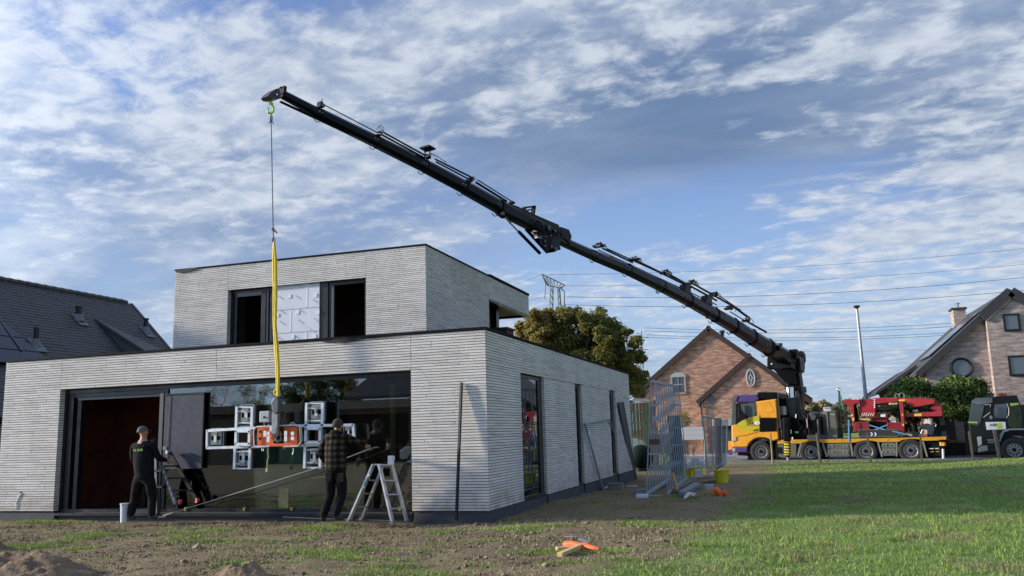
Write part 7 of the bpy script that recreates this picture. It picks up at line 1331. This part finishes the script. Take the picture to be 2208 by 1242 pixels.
# ------------------------------------------------------------------ glass rack and other site things
rk = thing('glass_rack', 'tall galvanised A frame glass rack with many slanted bars beside the house', 'glass rack', gp(1394, 1068)); gv = mat('galvanised', (.33, .385, .415), .5, .25, var=.12, vs=6)
A0 = gp(1394, 1068); y0 = A0.y; S0 = aty(1442, 1067, y0); T0 = aty(1403, 823, y0); zt = T0.z; T1 = aty(1413, 826, y0)
yN = gp(1483, 1039).y; n = 11
SN = aty(1483, 1039, yN); TNa = aty(1463, 832, yN)
for i in range(n):
    t = i/(n-1); yy = y0+(yN-y0)*t; zz = zt+(TNa.z-zt)*t; bx = S0.x+(SN.x-S0.x)*t; txx = T1.x+(TNa.x-T1.x)*t; vx = A0.x+(S0.x-A0.x)*0+(SN.x-S0.x)*t
    mb = MB(); mb.beam((vx, yy, A0.z), (T0.x+(txx-T1.x), yy, zz), .028, .022, up=(0, 1, 0)); mb.build('upright', gv, rk)
    mb = MB(); mb.beam((bx, yy, A0.z), (txx, yy, zz), .028, .022, up=(0, 1, 0)); mb.build('slanted_bar', gv, rk)
    if i in (0, 10):
        for f in (.21, .45, .64): 
            za_ = A0.z+(zz-A0.z)*(1-f); k = (za_-A0.z)/(zz-A0.z); xx0 = vx+(T0.x+(txx-T1.x)-vx)*k; xx1 = bx+(txx-bx)*k; mb = MB(); mb.beam((xx0, yy, za_), (xx1, yy, za_), .05, .05); mb.build('cross_bar', gv, rk)
    elif i % 2: za_ = A0.z+.55; mb = MB(); mb.beam((vx, yy, za_), (bx-.03, yy, za_), .04, .04); mb.build('cross_bar', gv, rk)
for (x, z) in ((T0.x+.05, zt), (A0.x+.03, A0.z+.03), (S0.x, A0.z+.03)): mb = MB(); mb.beam((x, y0-.05, z), (x+(SN.x-S0.x)*(1 if z < 1 else 1.0), yN+.05, z if z < 1 else TNa.z), .07, .07); mb.build('long_beam', gv, rk)
c = [aty(1367, 1072, y0-.12), aty(1471, 1073, y0-.12)]; mb = MB(); mb.beam(c[0], c[1], .12, .09); mb.build('base_beam', gv, rk); mb = MB(); mb.beam(aty(1372, 1066, y0+.1), aty(1400, 1067, y0+.1), .10, .08); mb.build('base_beam', gv, rk)
gl2 = mat('stacked_glass_edge', (.03, .055, .06), .35, var=.2, vs=3)
mb = MB(); mb.bb((A0.x+(SN.x-S0.x)+.03, yN+.06, A0.z+.1), (A0.x+(SN.x-S0.x)+.42, yN+.1, zt*.72)); mb.build('glass_pack', gl2, rk)
mb = MB(); a = aty(1404, 953, y0-.04); mb.box(a+Vector((.08, 0, 0)), (.24, .06, .13)); mb.build('timber_block', mat('dark_timber', (.12, .08, .05), .8, var=.3), rk)
mb = MB(); a = aty(1416, 902, y0-.02); mb.box(a, (.16, .04, .12)); mb.build('label', mat('label_pale', (.35, .42, .48), .5), rk)
mb = MB(); mb.beam(aty(1450, 1020, y0-.1), aty(1460, 1058, y0-.25), .03, .09); o = mb.build('wood_piece', mat('fresh_wood', (.60, .36, .15), .75, var=.15)); tag(o, 'light orange plank piece leaning at the foot of the glass rack', 'plank')
pk = gp(1455, 1066); p2 = gp(1503, 1040); mb = MB(); mb.beam(pk+Vector((0, 0, .12)), p2+Vector((0, 0, .10)), .12, .03); o = mb.build('old_plank', mat('old_wood', (.17, .13, .10), .9, var=.3, vs=5)); tag(o, 'grey brown old plank lying across the end of the glass rack', 'plank')
for k, (x0, y_0, x1, y_1) in enumerate(((1470, 1072, 1508, 1050), (1468, 1069, 1502, 1048), (1371, 1067, 1392, 1062))):
    a, b = gp(x0, y_0), gp(x1, y_1); mb = MB(); mb.beam(a+Vector((0, 0, .06)), b+Vector((0, 0, .05)), .11, .09); o = mb.build('steel_beam', mat('galv_dark', (.16, .20, .24), .5, .3, var=.2)); tag(o, ['blue grey steel beam lying nearest, right of the glass rack foot', 'blue grey steel beam lying just behind another at the rack foot', 'short steel beam lying left of the glass rack base'][k], 'steel beam', 'steel beams round the glass rack')
# leaning frame on the side wall, dark board, block
fr = thing('galvanised_frame', 'thin galvanised fence frame leaning askew against the side wall', 'frame', gp(1300, 1058)); P4 = [atx(1261, 914, .08), atx(1314, 903, .08), None, None]; b0 = gp(1300, 1057); b1 = gp(1352, 1030)
mb = MB()
for a, b in ((P4[0], P4[1]), (P4[1], b1+Vector((0, 0, .03))), (b0+Vector((0, 0, .03)), P4[0])): mb.tube([a, b], .028, 6)
mb.tube([b0+Vector((0, 0, .03)), b1+Vector((0, 0, .03))], .028, 6); mb.build('tube_frame', gv, fr); mb = MB(); mb.box(atx(1270, 933, .10), (.02, .10, .12)); mb.build('white_tag', whitep, fr)
db = thing('leaning_board', 'tall dark grey mesh board leaning against the far end of the side wall', 'board', gp(1372, 1035)); a, b = atx(1333, 868, .06), atx(1344, 867, .06); c_, d_ = gp(1362, 1036), gp(1373, 1034)
mb = MB(); mb.prism([a, b, d_, c_], (.0, .03, .0)); mb.build('panel', mat('board_dark', (.075, .07, .075), .7, var=.2), db)
for u, v in ((a, c_), (b, d_)): mb = MB(); mb.beam(u+Vector((0, -.01, 0)), v+Vector((0, -.01, 0)), .03, .03); mb.build('edge', alu, db)
q = gp(1328, 1056); bl = thing('concrete_block', 'hollow grey concrete block lying before the leaning frame', 'concrete block', q); cm = mat('concrete', (.24, .23, .21), .9, var=.2, vs=10, bump=.5)
mb = MB(); mb.box(q+Vector((0, 0, .17)), (.40, .19, .035)); mb.box(q+Vector((0, 0, .02)), (.40, .19, .035)); 
for dx in (-.183, 0, .183): mb.box(q+Vector((dx, 0, .095)), (.034, .188, .115))
mb.build('shell', cm, bl)
def simple(name, label, cat, mb, m, group=None, **k):
    o = mb.build(name, m, **k); tag(o, label, cat, group); return o
a, b = gp(1353, 1050), gp(1374, 1049); mb = MB(); mb.beam(a+Vector((0, 0, .02)), b+Vector((0, 0, .02)), .03, .02); simple('white_stick', 'thin white stick lying between the concrete block and the glass rack', 'stick', mb, whitep)
q = gp(1385, 1074); mb = MB(); mb.box(q+Vector((0, 0, .04)), (.27, .2, .08), R=Matrix.Rotation(.2, 3, 'Z')); simple('foam_slab', 'small white foam slab lying before the left foot of the glass rack', 'foam slab', mb, mat('foam_white', (.66, .69, .74), .8), bevel=.012)
# tubs
ty = mat('tub_yellow', (.66, .62, .02), .5, var=.08)
def tub(label, px, py, w, h):
    q = gp(px, py); D = (q-CAM).dot(FWD); r = w/2*D/F_PX; H_ = h*D/F_PX; t = thing('rubble_tub', label, 'tub', q, 0, 'yellow rubber tubs by the glass rack'); mb = MB(); mb.lathe(q, (0, 0, 1), [(0, 0), (0, r*.82), (H_*.5, r*.92), (H_, r), (H_+.02, r*1.04), (H_+.02, r*.97), (.04, r*.78), (.04, 0)], 24); mb.build('wall', ty, t, smooth=True)
    for s in (-1, 1): mb = MB(); mb.tube([q+Vector((s*r*.98+math.cos(a)*.0, math.cos(a)*.10, H_+.02+math.sin(a)*.07)) for a in [k*math.pi/6 for k in range(7)]], .014, 6); mb.build('handle', ty, t)
    return q, r, H_
tub('yellow rubble tub standing alone on the right, empty', 1557, 1041, 32, 25); q2_, r2_, h2_ = tub('yellow rubble tub filled with white packaging, half behind the glass rack', 1503, 1030, 27, 19); tub('yellow rubble tub mostly hidden at the left of the filled one', 1484, 1029, 17, 18)
random.seed(3)
labs = ['white carton tipped upright at the top of the filled tub', 'white carton leaning left in the filled tub', 'white carton leaning right in the filled tub', 'low white carton at the left rim of the filled tub']
for k, (dx, dz, s_) in enumerate(((-.02, .25, .26), (-.16, .12, .22), (.16, .13, .24), (-.32, .10, .22))):
    mb = MB(); mb.box(q2_+Vector((dx, random.uniform(-.05, .05), h2_+dz)), (s_, .16, s_*.8), R=Matrix.Rotation(random.uniform(-.7, .7), 3, 'Y')); simple('white_carton', labs[k], 'carton', mb, mat('carton_white', (.66, .70, .76), .7), 'white cartons in the yellow tub', bevel=.008)
q = gp(1508, 1031); mb = MB(); mb.bb(q+Vector((-.09, -.35, .03)), q+Vector((.09, -.28, .30))); simple('white_pot', 'small white pot standing in front of the filled yellow tub', 'pot', mb, mat('carton_white'), bevel=.02)
a, b = gp(1490, 1033), gp(1538, 1030); mb = MB(); mb.beam(a+Vector((0, 0, .04)), b+Vector((0, 0, .05)), .12, .04); simple('pale_plank', 'pale weathered plank on the ground before the yellow tubs', 'plank', mb, mat('pale_plank_wood', (.32, .30, .27), .9, var=.2)); a, b = gp(1518, 1042), gp(1548, 1038); mb = MB(); mb.beam(a+Vector((0, 0, .03)), b+Vector((0, 0, .03)), .10, .04); simple('dark_plank', 'dark plank lying flat between the white tray and the yellow tub', 'plank', mb, mat('old_wood'))
q = gp(1530, 1056); mb = MB(); mb.lathe(q, (0, 0, 1), [(0, 0), (.0, .11), (.12, .15), (.13, .16), (.12, .14), (.02, .10), (.02, 0)], 4); simple('white_tray', 'small white square tray standing on the soil near the orange strap', 'tray', mb, mat('tray_white', (.55, .60, .60), .6))
osm = mat('strap_orange', (.80, .13, .02), .6, var=.1)
a, b = gp(1520, 1065), gp(1540, 1066); mb = MB(); mb.beam(a+Vector((0, 0, .04)), b+Vector((0, 0, .04)), .05, .05); simple('wood_peg', 'light wooden peg stuck in the farther orange strap bundle', 'peg', mb, mat('fresh_wood'))
a = gp(1540, 1067); b = gp(1566, 1069); mb = MB(); mb.tube([a+Vector((-.02, 0, .08)), a+Vector((.06, 0, .10)), a.lerp(b, .5)+Vector((0, .02, .05)), b+Vector((0, 0, .06)), b+Vector((.0, .05, .12))], [.07, .09, .055, .05, .04], 7); mb.tube([a+Vector((-.02, -.05, .02)), a+Vector((.1, -.08, .03)), b+Vector((-.1, -.05, .02))], .035, 6); simple('orange_strap', 'farther orange strap bundle lying near the white tray', 'strap', mb, osm, 'orange strap bundles on the ground')
a = gp(1476, 1078); b = gp(1500, 1070); mb = MB(); mb.tube([a+Vector((0, 0, .03)), a.lerp(b, .4)+Vector((0, 0, .10)), b+Vector((0, 0, .05))], [.03, .045, .02], 6); mb.tube([a.lerp(b, .4)+Vector((0, 0, .08)), a.lerp(b, .8)+Vector((.02, -.08, .03))], .03, 6); simple('white_rag', 'crumpled cream rag lying right of the glass rack foot', 'rag', mb, mat('rag_cream', (.58, .56, .48), .85))
# near orange strap with two timber pieces
q = gp(1240, 1188); fw_ = mat('timber_yellow', (.66, .46, .20), .75, var=.12, vs=6)
a, b = gp(1207, 1203), gp(1258, 1185); mb = MB(); mb.beam(a+Vector((0, 0, .035)), b+Vector((0, 0, .06)), .07, .05); simple('timber_piece', 'longer yellow timber piece lying diagonally before the near orange strap', 'timber', mb, fw_, 'cut timber pieces in the foreground', bevel=.004)
a, b = gp(1200, 1189), gp(1232, 1187); mb = MB(); mb.beam(a+Vector((0, 0, .03)), b+Vector((0, 0, .03)), .07, .045); simple('timber_piece', 'shorter timber piece pointing left under the near orange strap', 'timber', mb, fw_, 'cut timber pieces in the foreground', bevel=.004)
a = gp(1219, 1184); b = gp(1292, 1190); mb = MB(); pts = [a+Vector((0, 0, .05)), a.lerp(b, .2)+Vector((0, 0, .07)), a.lerp(b, .45)+Vector((0, .02, .05)), a.lerp(b, .7)+Vector((0, -.02, .045)), b+Vector((0, 0, .03))]; mb.tube(pts, [.05, .045, .035, .045, .022], 8); mb.tube([p+Vector((.01, -.05+.02*k, -.02)) for k, p in enumerate(pts)], [.03, .02, .035, .02, .028], 7); mb.tube([a.lerp(b, .4)+Vector((0, .0, .05)), a.lerp(b, .55)+Vector((0, .06, .08)), a.lerp(b, .75)+Vector((0, .03, .05))], .018, 6)
o = simple('orange_strap', 'nearer orange strap bundle lying with timber pieces in the foreground', 'strap', mb, osm, 'orange strap bundles on the ground', smooth=True)
q = gp(1260, 1168); mb = MB(); mb.box(q+Vector((0, 0, .02)), (.14, .09, .02), R=Matrix.Rotation(.3, 3, 'Y')); simple('pale_shard', 'small pale grey shard lying just behind the near orange strap', 'shard', mb, mat('shard', (.38, .4, .4), .7))
q = gp(1230, 1159); mb = MB(); mb.box(q+Vector((0, 0, .01)), (.18, .03, .012)); simple('pale_splinter', 'thin pale splinter on the soil farther behind the near orange strap', 'splinter', mb, mat('shard'))
# site fence panels beyond the rack
wirem = mat('fence_wire', (.20, .205, .21), .5, .5)
def fence(label, tl_, tr_, bl_, br_, yA, yB, pitch=.13, r=.002, horiz=8):
    a, b = aty(*tl_, yA), aty(*tr_, yB); c, d = aty(*bl_, yA), aty(*br_, yB); t = thing('fence_panel', label, 'fence panel', c, 0, 'mesh site fence panels'); mb = MB(); mb.tube([c, a, b, d], .021, 7); mb.tube([c+Vector((0, 0, .1)), d+Vector((0, 0, .1))], .018, 6); mb.build('tube_frame', gv, t); L_ = (b-a).length; n = int(L_/pitch); mb = MB()
    for i in range(1, n): u = i/n; mb.tube([c.lerp(d, u), a.lerp(b, u)], r, 3, caps=False)
    for i in range(1, horiz): u = i/horiz; mb.tube([c.lerp(a, u), d.lerp(b, u)], r, 3, caps=False)
    mb.build('wire_mesh', wirem, t, kind='stuff'); return t
fence('wire mesh fence panel seen nearly edge on, left of the two, leaning', (1515, 897), (1533, 901), (1527, 1024), (1539, 1014), 11.5, 14.6); fence('wire mesh fence panel seen nearly edge on, right of the leaning one', (1541, 902), (1554.5, 902), (1543, 1016), (1556, 1006), 12.4, 15.6, .08, .0025); fence('outermost wire mesh fence panel beside the orange truck front', (1556, 908), (1568, 905), (1557, 1009), (1566, 1000), 14.0, 17.2)
fence('wire mesh fence panel seen from the front behind the glass rack', (1462, 908), (1518, 906), (1464, 990), (1520, 990), 20.0, 20.0, .06, .004)
a, b = aty(1472, 949, 22), aty(1517, 920, 22); mb = MB(); mb.bb((a.x, 21.98, a.z), (b.x, 22.0, b.z)); o = thing('white_banner', 'plain white banner tied to posts behind the mesh fence', 'banner', (a.x, 22, 0)); mb.build('sheet', mat('banner_white', (.66, .68, .70), .7, var=.05), o); mb = MB(); mb.tube([(a.x, 22.03, -.1), (a.x, 22.03, b.z)], .025, 6); mb.tube([(b.x, 22.03, -.1), (b.x, 22.03, b.z)], .025, 6); mb.build('posts', gv, o)
tree('bare_bush', 'leafless brown bush under the white banner', 'shrub', gp(1494, 988), [((gp(1494, 988).x+random.uniform(-.5, .5), gp(1494, 988).y, random.uniform(.6, 1.0)), .25, .25) for _ in range(8)], 300, .06, [fw[2]], .03, .3, None, 4)
# things seen in the gap behind the house corner
wf = thing('board_fence', 'brown vertical board fence in the gap behind the house corner', 'fence', aty(1378, 985, 24)); a, b = aty(1352, 935, 24), aty(1398, 868, 24); wb = mat('weathered_board', (.085, .075, .055), .9, var=.3, vs=4, bump=.4)
k = 0; x = a.x
while x < b.x+.3: mb = MB(); mb.bb((x, 24.0, -.2), (x+.135, 24.03+.006*(k % 2), b.z+.04*(k % 3))); mb.build('board', wb, wf); x += .15; k += 1
gr = thing('green_rack', 'green steel rack rails with a galvanised comb top behind the house corner', 'rack', aty(1362, 985, 19)); gnm = mat('rack_green', (.03, .16, .09), .5, var=.1)
for y_ in (889, 913): a, b = aty(1360, y_, 19), aty(1396, y_-1, 19); mb = MB(); mb.beam(a, b, .05, .05); mb.build('rail', gnm, gr)
for x in (1362, 1393): a, b = aty(x, 1000, 19), aty(x, 866, 19); a.z = -.1; mb = MB(); mb.beam(a, b, .05, .05); mb.build('post', gnm, gr)
for i in range(8): a = aty(1363+i*4.2, 862, 19); mb = MB(); mb.beam(a-Vector((0, 0, .07)), a+Vector((0, .5, .05)), .03, .05); mb.build('comb_tooth', gv, gr)
mb = MB(); mb.beam(aty(1360, 869, 19), aty(1397, 867, 19), .04, .03); mb.build('comb_bar', mat('comb_yellow', (.45, .42, .25), .6), gr)
cr = thing('pale_car', 'pale green car front end showing in the gap behind the house corner', 'car', aty(1365, 1000, 21.5)); cmx = mat('car_pale_green', (.36, .44, .42), .35, coat=.4); f = lambda x, y_, yy=21.0: aty(x, y_, yy)
mb = MB(); mb.prism([f(1300, 1004), f(1387, 1004), f(1388, 976), f(1384, 968), f(1370, 964), f(1300, 962)], (0, 1.7, 0)); mb.build('body', cmx, cr, bevel=.05); mb = MB(); mb.prism([f(1300, 962), f(1382, 965), f(1376, 947), f(1360, 944), f(1300, 944)], (0, 1.5, 0)); mb.build('cabin', mat('car_glass', (.30, .38, .37), .1, spec=1), cr, bevel=.04)
for x in (1378, 1320): mb = MB(); c = f(x, 1004, 20.98); mb.disc(c+Vector((0, 0, .05)), (0, 1, 0), .3, .2, 18); mb.build('wheel', rub, cr)
mb = MB(); mb.bb(f(1358, 1012, 20.9)-Vector((0, 0, .0)), f(1392, 1007, 20.95)); mb.build('bumper', whitep, cr)
q = aty(1383, 985, 17); dg = thing('green_ball_tank', 'large round dark green tank standing beside the glass rack', 'tank', (q.x, 17, -.1)); mb = MB(); R = 26*30.5/F_PX*1.0; mb.lathe((q.x, 17, q.z-R), (0, 0, 1), [(0, .0)]+[(R-R*math.cos(t), R*math.sin(t)) for t in [k*math.pi/14 for k in range(1, 14)]]+[(2*R, 0)], 28); mb.build('shell', mat('tank_dark_green', (.005, .016, .010), .7, var=.3, vs=3, spec=.2), dg, smooth=True); mb = MB(); mb.disc((q.x, 17, q.z-R*1.02), (0, 0, 1), R*.6, .12, 18); mb.build('base_ring', alu, dg)
# ------------------------------------------------------------------ behind the viewer, seen mirrored in the big window: a low house, trees, a car
def mir(px, py, y): q = aty(px, py, y); return Vector((q.x, -q.y+.35, q.z))
mh = thing('bungalow', 'low brown house with dark roof behind the viewer, seen mirrored in the big window', 'house', mir(750, 940, 34))
a, b = mir(430, 960, 34), mir(1000, 872, 34); mb = MB(); mb.bb((a.x, a.y-8, -.3), (b.x, a.y, b.z)); mb.build('wall', mat('bungalow_brick', (.20, .155, .12), .9, var=.25, vs=5), mh); cx0 = mir(745, 900, 34).x; mb = MB(); mb.bb((a.x-.5, a.y-8.2, b.z-.02), (b.x+.5, a.y+.4, b.z+.5)); mb.build('fascia', mat('fascia_taupe', (.30, .25, .21), .8, var=.1), mh)
mb = MB(); mb.prism([(cx0, a.y+.45, b.z+.55), (b.x+.6, a.y+.45, b.z+.55), (b.x+.6, a.y-4, b.z+3.4), (cx0+1.5, a.y-4, b.z+3.4)], (0, -.1, .2)); mb.build('roof', dk, mh)
for p0_, p1_, mm in ((455, 548, mat('garage_olive', (.24, .23, .17), .8, var=.1)), (560, 600, darkin), (610, 690, mat('garage_green', (.07, .13, .10), .7, var=.1)), (700, 880, darkin)):  # the darkin ones are no doors: flat sheets painted as shade in open bays
    q0, q1 = mir(p0_, 925, 33.9), mir(p1_, 900, 33.9); mb = MB(); mb.bb((q0.x, a.y+.01, -.1), (q1.x, a.y+.06, b.z-.35)); mb.build('garage_door', mm, mh)
for px in ():
    q0, q1 = mir(px, 925, 33.9), mir(px+30, 900, 33.9); mb = MB(); mb.bb((q0.x, a.y+.0, .8), (q1.x, a.y+.04, 2.1)); mb.build('window', glassd, mh)
def mtree(label, px, top, rad, y, mats, n, size, bare=False, kx=1.0):
    q = mir(px, 930, y); z1 = mir(px, top, y).z; r = rad*(y+14)/F_PX; cls = []
    for _ in range(26): cls.append(((q.x+random.uniform(-r, r)*kx, q.y+random.uniform(-r, r)*.6, random.uniform(z1*.35, z1-r*.2)), r*.42, r*.36))
    tree('garden_tree', label, 'tree', (q.x, q.y, -.1), cls, n, size, mats, .2, .4, 'trees behind the viewer mirrored in the window', 5)
mtree('bare branched tree mirrored at the left of the big window', 455, 832, 60, 40, [oakB, fw[2]], 2600, .12); mtree('half bare tree mirrored between the left suction pads', 540, 822, 50, 42, [oakB, oakA], 4600, .12)
mtree('dense dark evergreen mirrored right of the yellow sling', 660, 800, 62, 44, [rg[2], rg[2], oakA], 9000, .18); mtree('dense evergreen mirrored near the middle of the window', 720, 800, 50, 46, [rg[2], oakA], 7000, .18); mtree('rusty orange autumn tree mirrored in the upper window', 752, 812, 26, 40, [oakC, fw[2]], 3200, .14)
q = mir(1000, 985, 26); wc = thing('white_car', 'white car parked behind the viewer, seen mirrored at the window right side', 'car', (q.x, q.y, 0)); x0, x1 = mir(862, 1020, 26).x, mir(862, 1020, 26).x+4.2; y0_ = q.y; wcm = mat('car_white', (.62, .64, .66), .3, coat=.5)
mb = MB(); mb.prism([(x0, y0_, .35), (x1, y0_, .35), (x1, y0_, .85), (x1-.9, y0_, .98), (x0+.3, y0_, 1.0), (x0, y0_, .8)], (0, -1.7, 0)); mb.build('body', wcm, wc, bevel=.06); mb = MB(); mb.prism([(x0+.25, y0_-.1, 1.0), (x1-1.0, y0_-.1, .98), (x1-1.7, y0_-.1, 1.45), (x0+.7, y0_-.1, 1.48)], (0, -1.5, 0)); mb.build('cabin', cabglass, wc, bevel=.04); mb = MB(); mb.bb((x0+.7, y0_-1.5, 1.48), (x1-1.7, y0_-.2, 1.52)); mb.build('roof', wcm, wc)
for x in (x0+.8, x1-.8): mb = MB(); mb.disc((x, y0_+.02, .32), (0, 1, 0), .32, .2, 20); mb.build('wheel', rub, wc); mb = MB(); mb.disc((x, y0_+.13, .32), (0, 1, 0), .2, .03, 16); mb.build('rim', rimm, wc)
